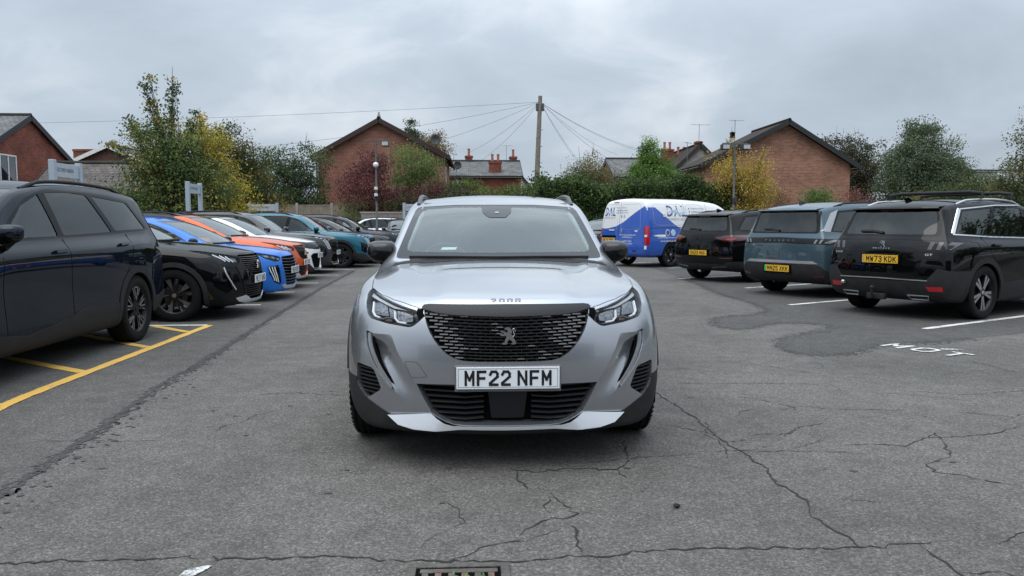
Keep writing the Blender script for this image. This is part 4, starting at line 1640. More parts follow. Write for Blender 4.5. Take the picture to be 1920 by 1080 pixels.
def replate(root, txt):
    for o in list(root.children):
        if o.name.split('.')[0] == 'number_plate' and o.get('front'):
            for c in list(o.children):
                bpy.data.objects.remove(c)
            loc, rot = o.location.copy(), o.rotation_euler.copy()
            bpy.data.objects.remove(o)
            p = plate(root, txt, loc, rot.z, rot.x)
            p['front'] = 1


def std_screen(c, z0, z1, w0, w1, ya, yb, mat=None):
    sc = lambda q: ya < q.y < yb
    inn = rounded([(-w0 + 0.05, z0 + 0.035), (w0 - 0.05, z0 + 0.035), (w1 - 0.035, z1 - 0.025), (-w1 + 0.035, z1 - 0.025)], 0.05, 2)
    out = rounded([(-w0, z0), (w0, z0), (w1, z1), (-w1, z1)], 0.03, 2)
    c.cut('windscreen', inn, 'front', mat or M_clear(), off=-0.002, lip=0.0, body_lip=0.0, pred=sc)
    c.cut('windscreen_border', out, 'front', plain('black_frit', (0.022, 0.024, 0.027), 0.10, var=0.1, spec=0.35), off=-0.002, lip=0.0, body_lip=0.012, pred=sc)


def claws(c, parent, pts_list, view, w=0.012, mirror=True, mat=None):
    for p in pts_list:
        c.strip('light_claw', p, view, w, 0.008, mat or M_drl(), off=0.0, mirror=mirror, parent=parent)


def door_bits(c, gaps, handles, paintmat):
    for g_ in gaps:
        c.strip('panel_gap', g_, 'side', 0.007, 0.0006, M_dark(), off=0.0008, mirror=True)
    for h_ in handles:
        c.strip('door_handle', h_, 'side', 0.032, 0.026, paintmat, off=0.004, mirror=True)


def compact_suv(name, pm, plate_txt, roof_black=False, wheel='claw'):
    """black and orange SUVs of the same make as the silver one, sport trim"""
    c = Car(name, spec_suv(), pm, 2)
    root = c.root
    AX = (0.86, 3.46)
    lowy = lambda q: q.y < 0.8
    grille = sym([(0, 0.862), (0.40, 0.856), (0.445, 0.845), (0.425, 0.77), (0.38, 0.69), (0.31, 0.615), (0.22, 0.58), (0, 0.575)])
    g1 = c.cut('grille', grille, 'front', M_dark(), off=-0.025, lip=0.0, body_lip=0.03, pred=lowy)
    head = rounded([(0.445, 0.775), (0.46, 0.835), (0.60, 0.868), (0.70, 0.905), (0.775, 0.935), (0.80, 0.915), (0.77, 0.835), (0.735, 0.785), (0.60, 0.755), (0.50, 0.748)], 0.012, 1)
    hl = c.cut2('headlight', head, 'front', M_gloss(), off=-0.03, lip=0.0, body_lip=0.03, pred=lambda q: q.y < 0.9, minn=0.02)
    low = sym([(0, 0.455), (0.44, 0.455), (0.38, 0.31), (0.28, 0.25), (0, 0.246)])
    lg = c.cut('lower_grille', low, 'front', M_dark(), off=-0.05, lip=0.0, body_lip=0.05, pred=lowy)
    cheekp = [(0.56, 0.70), (0.745, 0.715), (0.735, 0.60), (0.66, 0.45), (0.57, 0.35), (0.42, 0.31), (0.47, 0.47)]
    c.cut2('bumper_cheek', cheekp, 'front', M_gloss(), off=-0.008, lip=0.0, body_lip=0.012, pred=lowy)
    intake = [(0.85, 0.53), (0.82, 0.42), (0.74, 0.36), (0.66, 0.415), (0.70, 0.51)]
    c.cut2('side_intake', intake, 'front', M_dark(), off=-0.02, lip=0.0, body_lip=0.02, pred=lowy)
    skid = sym([(0, 0.242), (0.26, 0.246), (0.34, 0.285), (0.41, 0.31), (0.60, 0.285), (0.54, 0.235), (0.40, 0.205), (0, 0.198)])
    c.cut('silver_bumper_blade', skid, 'front', plain('painted_silver_blade', (0.74, 0.76, 0.79), 0.25, metal=0.4, coat=0.5, var=0.04), off=0.006, lip=0.012, body_lip=0.0, pred=lowy)
    bonnet = sym([(0, 0.11), (0.43, 0.165), (0.60, 0.275), (0.70, 0.40), (0.762, 0.60), (0.775, 0.85), (0.765, 1.05), (0.70, 1.21), (0, 1.245)])
    c.cut('bonnet', bonnet, 'top', pm, off=0.0, lip=0.02, gap=0.004, body_lip=0.02, minn=0.25, pred=lambda q: q.z > 0.8)
    std_screen(c, 1.035, 1.415, 0.70, 0.605, 1.1, 2.5)
    side_glass(c, M_sidegl(), M_tint(), [DLO_FRONT, DLO_REAR, DLO_QUARTER], DLO_FRAME)
    if roof_black:
        c.cut('roof', sym([(0, 2.12), (0.60, 2.2), (0.70, 2.4), (0.70, 4.0), (0, 4.0)]), 'top', paint('black_roof_paint', (0.003, 0.003, 0.0035), 0.0, 0.3, coat=0.7), off=0.0, lip=0.0, body_lip=0.0, minn=0.45, pred=lambda q: q.z > 1.36)
    c.cut('rear_window', rounded([(-0.56, 1.10), (0.56, 1.10), (0.50, 1.35), (-0.50, 1.35)], 0.04, 2), 'rear', M_tint(), off=-0.002, lip=0.0, body_lip=0.01)
    add_arches(c, AX, 0.372, 0.435, 0.345)
    c.cut2('sill_trim', [(1.2, 0.05), (3.1, 0.05), (3.1, 0.36), (1.2, 0.33)], 'side', M_black(), off=0.006, lip=0.01, body_lip=0.0, pred=lambda q: q.z < 0.5)
    c.finish()
    for k in range(9):
        z = 0.835 - 0.027 * k
        w = float(np.interp(z, [0.575, 0.615, 0.69, 0.77, 0.85], [0.15, 0.30, 0.375, 0.42, 0.44])) - 0.01
        c.strip('grille_bar', [(-w, z), (0, z - 0.008), (w, z)], 'front', 0.008, 0.014, plain('grille_gloss', (0.03, 0.03, 0.032), 0.2, coat=0.6), off=-0.02, parent=g1)
    for k in range(6):
        z = 0.44 - 0.032 * k
        w = float(np.interp(z, [0.25, 0.31, 0.455], [0.26, 0.37, 0.43])) - 0.01
        c.strip('grille_slat', [(-w, z), (w, z)], 'front', 0.010, 0.016, plain('slat_black', (0.020, 0.021, 0.024), 0.35), off=-0.04, parent=lg)
    for sg, o in zip((1, -1), hl):
        S = lambda pl: [(sg * u, v) for u, v in pl]
        for k in range(3):
            x = 0.715 - 0.052 * k
            c.strip('light_claw', S([(x, 0.885 - 0.014 * k), (x - 0.012, 0.835 - 0.012 * k), (x - 0.045, 0.788 - 0.008 * k)]), 'front', 0.017, 0.006, M_drl(), off=-0.02, parent=o)
        c.patch('reflector', S([(0.50, 0.772), (0.565, 0.772), (0.575, 0.83), (0.50, 0.818)]), 'front', M_lampin(), off=-0.022, parent=o, grid=0.03)
        c.patch('lens', S(head), 'front', M_lens(), off=-0.004, parent=o, grid=0.05)
    c.strip('fang_light', [(0.74, 0.705), (0.735, 0.64), (0.71, 0.565), (0.66, 0.47), (0.61, 0.40)], 'front', 0.020, 0.012, plain('fang_bright', (0.55, 0.56, 0.57), 0.25, metal=0.3), off=0.0, mirror=True)
    lion(root, c, 'front', 0.0, 0.715, 0.09, 0.11, plain('badge_metal', (0.36, 0.37, 0.37), 0.25, metal=1.0), off=0.004)
    p, _ = c.surf('front', 0, 0.52)
    pl = plate(root, plate_txt, (0, p.y - 0.012, 0.52), 0.0)
    pl['front'] = 1
    c.strip('wiper', [(-0.55, 1.045), (0.6, 1.045)], 'front', 0.016, 0.012, M_black(), off=0.004)
    interior(root, 1.77, 1.32, 2.25, 3.15, dash_z=0.985, roof_z=1.46)
    for sg in (-1, 1):
        mirror_part(root, (sg * 0.88, 1.58, 1.075), sg, pm if not roof_black else M_gloss(), M_gloss(), M_chrome(), 0.95)
    roof_rail(c, 0.60, 2.25, 3.75, M_black(), h=0.034, r=0.017)
    door_bits(c, ([(1.42, 0.40), (1.40, 0.70), (1.46, 0.99)], [(2.56, 0.36), (2.55, 0.7), (2.56, 1.02)], [(3.28, 0.75), (3.40, 0.95), (3.46, 1.05)]),
              ([(2.30, 0.90), (2.47, 0.905)], [(3.12, 0.93), (3.28, 0.935)]), pm)
    add_wheels(root, wheel, 0.345, 0.215, 0.232, AX, 1.57)
    return root


def hatchback(name, pm, plate_txt):
    """small hatchback with three vertical lamps in the bumper corner"""
    sp = spec_suv()
    sp['deform'] = remap([(-1, -1), (0, 0), (0.86, 0.80), (1.27, 1.12), (2.1, 1.95), (3.85, 3.65), (4.30, 4.05), (6, 5.75)], [(0, -0.02), (0.2, 0.165), (0.53, 0.50), (0.88, 0.80), (1.045, 0.945), (1.53, 1.43), (2, 1.9)], 0.985)
    c = Car(name, sp, pm, 2)
    root = c.root
    AX = (0.80, 3.34)
    lowy = lambda q: q.y < 0.8
    g1 = c.cut('grille', sym([(0, 0.745), (0.38, 0.735), (0.43, 0.72), (0.46, 0.60), (0.40, 0.40), (0.34, 0.26), (0, 0.245)]), 'front', M_dark(), off=-0.02, lip=0.0, body_lip=0.02, pred=lowy)
    head = rounded([(0.46, 0.69), (0.46, 0.735), (0.58, 0.765), (0.70, 0.80), (0.80, 0.835), (0.80, 0.79), (0.76, 0.71), (0.62, 0.655), (0.52, 0.66)], 0.012, 1)
    hl = c.cut2('headlight', head, 'front', M_gloss(), off=-0.025, lip=0.0, body_lip=0.025, pred=lambda q: q.y < 0.9, minn=0.02)
    c.cut2('lamp_panel', [(0.56, 0.60), (0.76, 0.58), (0.75, 0.46), (0.67, 0.32), (0.52, 0.27), (0.50, 0.30)], 'front', M_gloss(), off=-0.012, lip=0.0, body_lip=0.015, pred=lowy)
    c.cut('silver_bumper_blade', sym([(0, 0.235), (0.35, 0.25), (0.40, 0.275), (0.48, 0.25), (0.40, 0.20), (0, 0.185)]), 'front', plain('lip_silver', (0.5, 0.51, 0.53), 0.3, metal=0.4), off=0.006, lip=0.01, body_lip=0.0, pred=lowy)
    c.cut('bonnet', sym([(0, 0.11), (0.43, 0.16), (0.60, 0.26), (0.70, 0.38), (0.75, 0.6), (0.755, 0.9), (0.69, 1.06), (0, 1.095)]), 'top', pm, off=0.0, lip=0.02, gap=0.004, body_lip=0.02, minn=0.25, pred=lambda q: q.z > 0.7)
    std_screen(c, 0.945, 1.325, 0.69, 0.60, 0.95, 2.4)
    zz = lambda pl: [(float(np.interp(u, [1.27, 2.1, 3.85], [1.12, 1.95, 3.65])), float(np.interp(v, [0.88, 1.045, 1.53], [0.80, 0.945, 1.43]))) for u, v in pl]
    for k, pl in enumerate([zz(DLO_FRONT), zz(DLO_REAR)]):
        c.cut2('side_window', rounded(pl, 0.03, 2), 'side', M_sidegl(), off=-0.006, lip=0.004, body_lip=0.012, pred=lambda q: q.z > 0.8)
    c.cut2('window_surround', rounded(zz(DLO_FRAME), 0.04, 2), 'side', M_gloss(), off=0.0, lip=0.01, pred=lambda q: q.z > 0.8)
    add_arches(c, AX, 0.35, 0.40, 0.325)
    c.finish()
    for k in range(9):
        z = 0.70 - 0.05 * k
        w = float(np.interp(z, [0.25, 0.40, 0.60, 0.72], [0.33, 0.40, 0.46, 0.43])) - 0.01
        c.strip('grille_bar', [(-w, z), (-w / 2, z - 0.012), (0, z - 0.006), (w / 2, z - 0.012), (w, z)], 'front', 0.007, 0.016, plain('grille_steel', (0.25, 0.27, 0.30), 0.3, metal=0.6), off=-0.016, parent=g1)
    for sg, o in zip((1, -1), hl):
        S = lambda pl: [(sg * u, v) for u, v in pl]
        for x, z in ((0.70, 0.755), (0.60, 0.728), (0.51, 0.70)):
            c.patch('reflector', S([(x - 0.036, z - 0.022), (x + 0.03, z - 0.016), (x + 0.036, z + 0.022), (x - 0.03, z + 0.016)]), 'front', M_lampin(), off=-0.014, parent=o, grid=0.03)
        c.patch('lens', S(head), 'front', M_lens(), off=-0.004, parent=o, grid=0.05)
    claws(c, root, [[(0.745 - 0.045 * k, 0.575), (0.73 - 0.045 * k, 0.50), (0.66 - 0.042 * k, 0.345 - 0.015 * k)] for k in range(3)], 'front', 0.014)
    p, _ = c.surf('front', 0, 0.49)
    pl = plate(root, plate_txt, (0, p.y - 0.014, 0.50), 0.0)
    pl['front'] = 1
    interior(root, 1.74, 1.18, 2.1, 2.95, floor=0.28, dash_z=0.89, roof_z=1.36)
    for sg in (-1, 1):
        mirror_part(root, (sg * 0.86, 1.42, 0.985), sg, M_gloss(), M_gloss(), M_chrome(), 0.9)
    door_bits(c, ([(1.30, 0.38), (1.28, 0.65), (1.34, 0.92)], [(2.4, 0.34), (2.39, 0.66), (2.40, 0.95)]), ([(2.12, 0.83), (2.29, 0.835)],), pm)
    c.strip('wiper', [(-0.55, 0.952), (0.6, 0.952)], 'front', 0.016, 0.012, M_black(), off=0.004)
    add_wheels(root, 'claw', 0.325, 0.205, 0.22, AX, 1.54)
    return root


def visor_suv(name, pm, plate_txt):
    """white crossover with a black visor across the nose and a black roof"""
    sp = spec_suv()
    sp['deform'] = remap([(-1, -1), (0, 0), (1.27, 1.2), (2.1, 2.0), (3.85, 3.7), (4.30, 4.15), (6, 5.85)], [(0, 0), (1.045, 1.03), (1.53, 1.51), (2, 1.98)], 1.0)
    c = Car(name, sp, pm, 2)
    root = c.root
    AX = (0.83, 3.38)
    lowy = lambda q: q.y < 0.8
    c.cut('visor', sym([(0, 0.865), (0.45, 0.86), (0.62, 0.885), (0.78, 0.915), (0.80, 0.86), (0.74, 0.765), (0.55, 0.72), (0.30, 0.70), (0, 0.695)]), 'front', M_smoke(), off=-0.006, lip=0.0, body_lip=0.01, pred=lambda q: q.y < 0.9, minn=0.02)
    c.cut('lower_grille', sym([(0, 0.62), (0.42, 0.61), (0.52, 0.56), (0.46, 0.40), (0.36, 0.27), (0, 0.26)]), 'front', M_dark(), off=-0.03, lip=0.0, body_lip=0.03, pred=lowy)
    c.cut('bumper_trim', sym([(0, 0.262), (0.36, 0.272), (0.50, 0.33), (0.62, 0.42), (0.74, 0.47), (0.95, 0.48), (0.95, 0.05), (0, 0.05)]), 'front', M_black(), off=0.004, lip=0.01, body_lip=0.0, pred=lambda q: q.y < 0.6, minn=0.02)
    c.cut2('lamp_slot', [(0.56, 0.645), (0.80, 0.66), (0.79, 0.62), (0.60, 0.60)], 'front', M_gloss(), off=-0.015, lip=0.0, body_lip=0.015, pred=lowy)
    c.cut('bonnet', sym([(0, 0.11), (0.43, 0.16), (0.60, 0.26), (0.70, 0.38), (0.762, 0.6), (0.765, 0.95), (0.70, 1.14), (0, 1.175)]), 'top', pm, off=0.0, lip=0.02, gap=0.004, body_lip=0.02, minn=0.25, pred=lambda q: q.z > 0.8)
    std_screen(c, 1.02, 1.40, 0.70, 0.605, 1.02, 2.4)
    zz = lambda pl: [(float(np.interp(u, [1.27, 2.1, 3.85], [1.2, 2.0, 3.7])), v - 0.018) for u, v in pl]
    side_glass(c, M_sidegl(), M_tint(), [zz(DLO_FRONT), zz(DLO_REAR)], zz(DLO_FRAME))
    c.cut('roof', sym([(0, 2.02), (0.60, 2.1), (0.70, 2.3), (0.70, 3.9), (0, 3.9)]), 'top', paint('black_roof_paint', (0.003, 0.003, 0.0035), 0.0, 0.3, coat=0.7), off=0.0, lip=0.0, body_lip=0.0, minn=0.45, pred=lambda q: q.z > 1.34)
    add_arches(c, AX, 0.365, 0.42, 0.335)
    c.finish()
    claws(c, root, [[(0.60, 0.78), (0.75, 0.83), (0.74, 0.86)]], 'front', 0.014, mat=M_lampin())
    c.strip('bumper_lip', [(-0.45, 0.30), (-0.3, 0.235), (0.3, 0.235), (0.45, 0.30)], 'front', 0.02, 0.012, M_satin(), off=0.004)
    p, _ = c.surf('front', 0, 0.56)
    pl = plate(root, plate_txt, (0, p.y - 0.014, 0.56), 0.0)
    pl['front'] = 1
    interior(root, 1.77, 1.26, 2.2, 3.05, dash_z=0.965, roof_z=1.44)
    for sg in (-1, 1):
        mirror_part(root, (sg * 0.88, 1.52, 1.06), sg, M_gloss(), M_gloss(), M_chrome(), 0.92)
    door_bits(c, ([(1.38, 0.38), (1.36, 0.65), (1.42, 0.97)], [(2.46, 0.34), (2.45, 0.66), (2.46, 1.0)]), ([(2.2, 0.88), (2.37, 0.885)],), pm)
    add_wheels(root, 'hero', 0.335, 0.215, 0.222, AX, 1.56)
    return root


def large_suv(name, pm, plate_front=None, L=4.54, H=1.63, rear='claw', plate_rear=None, wheel='star', side_detail=True, cpillar=None, roofbars=False, front=True, green=False, belt=1.09):
    """large SUV family: the near dark car, the grey and the teal one on the left, the three seen from behind on the right"""
    sp = spec_suv()
    dL = L - 4.54
    if rear in ('claw', 'box'):
        sp['tail'] = [(0.24, 0.14, 0.12, 0.74), (0.31, 0.03, 0.14, 0.80), (0.46, -0.03, 0.15, 0.83), (0.66, -0.02, 0.15, 0.83), (0.86, -0.01, 0.14, 0.81),
                      (1.02, 0.03, 0.13, 0.76), (1.22, 0.14, 0.10, 0.68), (1.415, 0.20, 0.06, 0.60)]
    sp['corner'] = (0.62, 0.15, 0.55)
    sp['crease_levels'] = {(5, 1.2, 3.9): 0.6, (4, 0.4, 3.9): 0.35, (2, 0.4, 3.9): 0.3}
    sp['deform'] = remap([(-1, -1), (0, 0), (0.86, 0.92), (1.27, 1.42), (2.1, 2.12), (3.46, 3.66 + dL * 0.75), (3.85, 4.12 + dL), (4.30, L), (6, L + 1.7)],
                         [(0, 0), (0.2, 0.21), (0.53, 0.56), (0.88, belt - 0.135), (1.045, belt), (1.53, H), (2, H + 0.47)], 1.055)
    c = Car(name, sp, pm, 2)
    root = c.root
    ar = 3.66 + dL * 0.75
    AX = (0.92, ar)
    ty = lambda u: float(np.interp(u, [0, 0.86, 1.27, 2.1, 3.46, 3.85, 4.3], [0, 0.92, 1.42, 2.12, ar, 4.12 + dL, L]))
    tz = lambda v: float(np.interp(v, [0, 0.2, 0.53, 0.88, 1.045, 1.53], [0, 0.21, 0.56, belt - 0.135, belt, H]))
    T = lambda pl: [(ty(u), tz(v)) for u, v in pl]
    X = 1.055
    lowy = lambda q: q.y < 0.8
    if front:
        g1 = c.cut('grille', sym([(0, 0.885), (0.46, 0.87), (0.53, 0.80), (0.46, 0.60), (0.38, 0.56), (0, 0.56)]), 'front', M_dark(), off=-0.02, lip=0.0, body_lip=0.02, pred=lowy)
        c.cut('lower_grille', sym([(0, 0.50), (0.42, 0.50), (0.48, 0.38), (0.44, 0.30), (0, 0.29)]), 'front', M_dark(), off=-0.03, lip=0.0, body_lip=0.03, pred=lowy)
        head = rounded([(0.50, 0.895), (0.66, 0.925), (0.80, 0.985), (0.86, 1.0), (0.84, 0.955), (0.74, 0.90), (0.55, 0.862)], 0.01, 1)
        hl = c.cut2('headlight', head, 'front', M_gloss(), off=-0.02, lip=0.0, body_lip=0.02, pred=lambda q: q.y < 1.0, minn=0.02)
        c.cut2('lamp_panel', [(0.66, 0.66), (0.86, 0.76), (0.86, 0.50), (0.76, 0.42), (0.70, 0.46)], 'front', M_gloss(), off=-0.01, lip=0.0, body_lip=0.012, pred=lambda q: q.y < 0.7)
        c.cut('bumper_trim', sym([(0, 0.262), (0.42, 0.27), (0.60, 0.31), (0.76, 0.40), (1.0, 0.45), (1.0, 0.05), (0, 0.05)]), 'front', M_black(), off=0.004, lip=0.01, body_lip=0.0, pred=lambda q: q.y < 0.6, minn=0.02)
        c.cut('bonnet', sym([(0, 0.12), (0.45, 0.17), (0.64, 0.29), (0.76, 0.45), (0.815, 0.7), (0.815, 1.1), (0.74, 1.36), (0, 1.39)]), 'top', pm, off=0.0, lip=0.02, gap=0.004, body_lip=0.02, minn=0.25, pred=lambda q: q.z > 0.85)
    std_screen(c, tz(1.035), tz(1.415), 0.735, 0.64, 1.2, 2.55)
    fr = T([(1.66, 1.045), (2.10, 1.285), (2.30, 1.365), (2.40, 1.388)]) + [(2.42 + dL * 0.2, tz(1.05))]
    b0 = 2.50 + dL * 0.25
    fr[-2] = (b0 - 0.16, tz(1.392)); fr[-1] = (b0 - 0.04, tz(1.05))
    c0 = 3.42 + dL * 0.5
    rear_w = [(b0 + 0.05, tz(1.055)), (b0 - 0.05, tz(1.40)), (b0 + 0.4, tz(1.412)), (c0 - 0.30, tz(1.40)), (c0, tz(1.075))]
    qend = L - 0.52
    quart = [(c0 + 0.09, tz(1.085)), (c0 - 0.20, tz(1.395)), (qend - 0.16, tz(1.355)), (qend + 0.12, tz(1.10))]
    frame = T([(1.55, 1.01), (1.85, 1.19), (2.15, 1.34), (2.35, 1.405)]) + [(b0, tz(1.428)), (c0 - 0.3, tz(1.425)), (qend - 0.1, tz(1.375)), (qend + 0.20, tz(1.09)), (c0, tz(1.05)), (b0, tz(1.025))]
    for k, pl in enumerate([fr, rear_w, quart]):
        c.cut2('side_window', rounded(pl, 0.03, 2), 'side', M_sidegl() if k == 0 else M_tint(), off=-0.006, lip=0.004, body_lip=0.012, pred=lambda q: q.z > 0.95)
    c.cut2('window_surround', rounded(frame, 0.04, 2), 'side', M_gloss(), off=0.0, lip=0.01, pred=lambda q: q.z > 0.95)
    # ---- tail
    zr = tz
    hi = lambda q: q.y > L - 1.0
    c.cut('rear_window', rounded([(-0.66, zr(1.085)), (0.66, zr(1.085)), (0.585, zr(1.36)), (-0.585, zr(1.36))], 0.05, 2), 'rear', M_tint(), off=-0.002, lip=0.0, body_lip=0.01, pred=hi, minn=0.1)
    c.cut('rear_window_surround', rounded([(-0.72, zr(1.062)), (0.72, zr(1.062)), (0.655, zr(1.385)), (-0.655, zr(1.385))], 0.05, 2), 'rear', M_gloss(), off=-0.001, lip=0.0, body_lip=0.01, pred=hi, minn=0.1)
    add_arches(c, AX, 0.395, 0.465, 0.36)
    # ---- black lower bodywork
    c.cut2('sill_trim', [(1.2, 0.05), (ar - 0.4, 0.05), (ar - 0.4, 0.47), (2.75, 0.50), (2.55, 0.44), (1.85, 0.36), (1.2, 0.44)], 'side', M_black(), off=0.008, lip=0.012, body_lip=0.0, pred=lambda q: q.z < 0.6)
    if rear == 'claw':
        c.cut('tail_band', sym([(0, 1.045), (0.95, 1.02), (0.99, 0.965), (0.85, 0.925), (0.62, 0.93), (0, 0.945)]), 'rear', M_smoke(), off=-0.004, lip=0.0, body_lip=0.008, pred=hi, minn=0.02)
        c.cut('rear_strip', sym([(0, 0.645), (0.66, 0.645), (0.76, 0.60), (0.64, 0.595), (0, 0.60)]), 'rear', M_satin(), off=0.008, lip=0.012, body_lip=0.0, pred=hi, minn=0.02)
        c.cut('bumper_trim', sym([(0, 0.60), (0.64, 0.597), (0.80, 0.56), (0.90, 0.46), (1.05, 0.44), (1.05, 0.05), (0, 0.05)]), 'rear', M_black(), off=0.006, lip=0.01, body_lip=0.0, pred=hi, minn=0.02)
        pz = 0.50
    elif rear == 'band':           # black seven-seater
        c.cut('tail_band', sym([(0, 1.07), (0.97, 1.05), (1.0, 0.93), (0.90, 0.90), (0, 0.925)]), 'rear', M_smoke(), off=-0.003, lip=0.0, body_lip=0.006, pred=hi, minn=0.02)
        c.cut('bumper_trim', sym([(0, 0.52), (0.60, 0.52), (0.74, 0.70), (0.92, 0.66), (1.05, 0.60), (1.05, 0.05), (0, 0.05)]), 'rear', M_black(), off=0.008, lip=0.012, body_lip=0.0, pred=hi, minn=0.02)
        pz = 0.80
    else:                          # black mid-size car with red lamps
        c.cut2('tail_lamp', [(0.42, 0.985), (0.70, 1.03), (1.0, 1.045), (1.0, 0.975), (0.85, 0.90), (0.66, 0.90)], 'rear', M_darkred(), off=0.004, lip=0.01, body_lip=0.004, pred=hi, minn=0.02)
        c.cut('bumper_trim', sym([(0, 0.40), (0.62, 0.40), (0.78, 0.46), (1.05, 0.48), (1.05, 0.05), (0, 0.05)]), 'rear', M_black(), off=0.006, lip=0.01, body_lip=0.0, pred=hi, minn=0.02)
        pz = 0.645
    c.finish()
    # ---- details
    if front:
        for k in range(8):
            z = 0.855 - 0.036 * k
            w = float(np.interp(z, [0.56, 0.60, 0.80, 0.87], [0.36, 0.46, 0.52, 0.45])) - 0.012
            c.strip('grille_bar', [(-w, z), (w, z)], 'front', 0.010, 0.014, plain('grille_gloss', (0.03, 0.03, 0.032), 0.2, coat=0.6), off=-0.016, parent=g1)
        for sg, o in zip((1, -1), hl):
            S = lambda pl: [(sg * u, v) for u, v in pl]
            for x, z in ((0.60, 0.893), (0.69, 0.915), (0.76, 0.942)):
                c.patch('reflector', S([(x - 0.03, z - 0.010), (x + 0.03, z), (x + 0.032, z + 0.014), (x - 0.028, z + 0.004)]), 'front', M_drl(), off=-0.010, parent=o, grid=0.03)
            c.patch('lens', S(head), 'front', M_lens(), off=-0.004, parent=o, grid=0.05)
        claws(c, root, [[(0.70 - 0.05 * k, 0.865 - 0.008 * k), (0.66 - 0.05 * k, 0.76), (0.60 - 0.045 * k, 0.63)] for k in range(3)], 'front', 0.013)
        p, _ = c.surf('front', 0, 0.53)
        if plate_front:
            pl = plate(root, plate_front, (0, p.y - 0.014, 0.535), 0.0)
            pl['front'] = 1
        c.strip('bumper_lip', [(-0.45, 0.30), (-0.35, 0.235), (0.35, 0.235), (0.45, 0.30)], 'front', 0.02, 0.012, M_satin(), off=0.004)
    p, nn = c.surf('rear', 0, pz)
    if plate_rear:
        box('plate_recess', (-0.29, p.y - 0.03, pz - 0.075), (0.29, p.y + 0.010, pz + 0.075), M_dark() if rear != 'band' else M_gloss(), root, bev=0.006)
        pl = plate(root, plate_rear, (0, p.y + 0.018, pz), math.pi, yellow=True, green=green, flag=(rear == 'band'))
    # spoiler over the rear window, brake light, wiper
    sp_pts = [c.surf('rear', x, zr(1.385)) for x in (-0.62, -0.35, 0, 0.35, 0.62)]
    bm = bmesh.new()
    rows = []
    for q, n_ in sp_pts:
        base = Vector((q.x, q.y, q.z))
        rows.append([bm.verts.new(base + Vector((0, -0.16, 0.045))), bm.verts.new(base + Vector((0, 0.06, 0.022))), bm.verts.new(base + Vector((0, 0.075, 0.005))), bm.verts.new(base + Vector((0, 0.055, -0.012))), bm.verts.new(base + Vector((0, -0.05, -0.005)))])
    for a_, b_ in zip(rows, rows[1:]):
        for k in range(4):
            bm.faces.new((a_[k], b_[k], b_[k + 1], a_[k + 1]))
    bm.faces.new(rows[0]); bm.faces.new(rows[-1][::-1])
    bmesh.ops.recalc_face_normals(bm, faces=bm.faces[:])
    bm_obj('rear_spoiler', bm, pm, root, smooth=True, angle=35)
    c.strip('high_brake_light', [(-0.16, zr(1.37)), (0.16, zr(1.37))], 'rear', 0.022, 0.03, M_darkred() if rear != 'box' else plain('amber_reflecting', (0.45, 0.26, 0.06), 0.3), off=0.0)
    wx = -0.30 if rear != 'claw' else -0.2
    c.strip('rear_wiper', [(0.03, zr(1.10)), (0.03 + 0.16, zr(1.12)), (0.38, zr(1.118))], 'rear', 0.035, 0.022, M_black(), off=0.004)
    if rear == 'claw':
        for sg in (1, -1):
            for k in range(3):
                x = 0.66 + 0.085 * k
                c.patch('tail_claw', [(sg * x, 0.945), (sg * (x + 0.035), 0.945), (sg * (x + 0.06), 1.01), (sg * (x + 0.03), 1.01)], 'rear', plain('claw_grey', (0.22, 0.22, 0.23), 0.25, coat=0.7), off=0.002, grid=0.03)
            c.patch('fog_lamp', [(sg * 0.66, 0.40), (sg * 0.84, 0.42), (sg * 0.84, 0.375), (sg * 0.68, 0.36)], 'rear', M_darkred(), off=0.010, grid=0.05)
        bx = 'PEUGEOT'
        for k, chh in enumerate(bx):
            c.flat_text('tail_lettering', chh, 'rear', 0.30 - 0.095 * k, 0.975, 0.045, 0.028, plain('letter_grey', (0.16, 0.16, 0.17), 0.3), off=0.006, flip=True)
        c.flat_text('model_lettering', 'E-5008', 'rear', 0.52, 0.885, 0.16, 0.02, plain('letter_dark', (0.02, 0.02, 0.022), 0.3), off=0.004, flip=True)
        c.patch('badge_dot', [(0.57, 0.882), (0.60, 0.882), (0.60, 0.908), (0.57, 0.908)], 'rear', M_chrome(), off=0.004, grid=0.05)
    elif rear == 'band':
        for sg in (1, -1):
            for k in range(3):
                x = 0.60 + 0.10 * k
                c.patch('tail_claw', [(sg * x, 0.94), (sg * (x + 0.045), 0.94), (sg * (x + 0.075), 1.04), (sg * (x + 0.02), 1.04)], 'rear', plain('claw_smoke', (0.05, 0.045, 0.05), 0.2, coat=0.9), off=0.002, grid=0.04)
            c.patch('bumper_reflector', [(sg * 0.60, 0.455), (sg * 0.80, 0.46), (sg * 0.80, 0.40), (sg * 0.64, 0.395)], 'rear', M_red(), off=0.014, grid=0.06)
            c.strip('exhaust_trim', [(sg * 0.36, 0.335), (sg * 0.62, 0.335), (sg * 0.60, 0.285), (sg * 0.39, 0.285)], 'rear', 0.012, 0.012, M_satin(), off=0.010, closed=True)
        lion(root, c, 'rear', 0.0, 1.005, 0.085, 0.095, M_chrome(), off=0.003, thick=0.008)
        for k, chh in enumerate('PEUGEOT'):
            c.flat_text('tail_lettering', chh, 'rear', 0.125 - 0.037 * k, 0.935, 0.022, 0.016, M_chrome(), off=0.006, flip=True)
        c.flat_text('model_lettering', '5008', 'rear', 0.76, 0.868, 0.13, 0.028, M_satin(), off=0.004, flip=True)
        c.flat_text('trim_lettering', 'GT', 'rear', -0.58, 0.862, 0.09, 0.025, M_chrome(), off=0.004, flip=True)
        c.strip('chrome_strip', [(1.75, tz(1.012)), (b0, tz(1.028)), (c0, tz(1.052)), (qend + 0.20, tz(1.086))], 'side', 0.022, 0.006, M_chrome(), off=0.003, mirror=True)
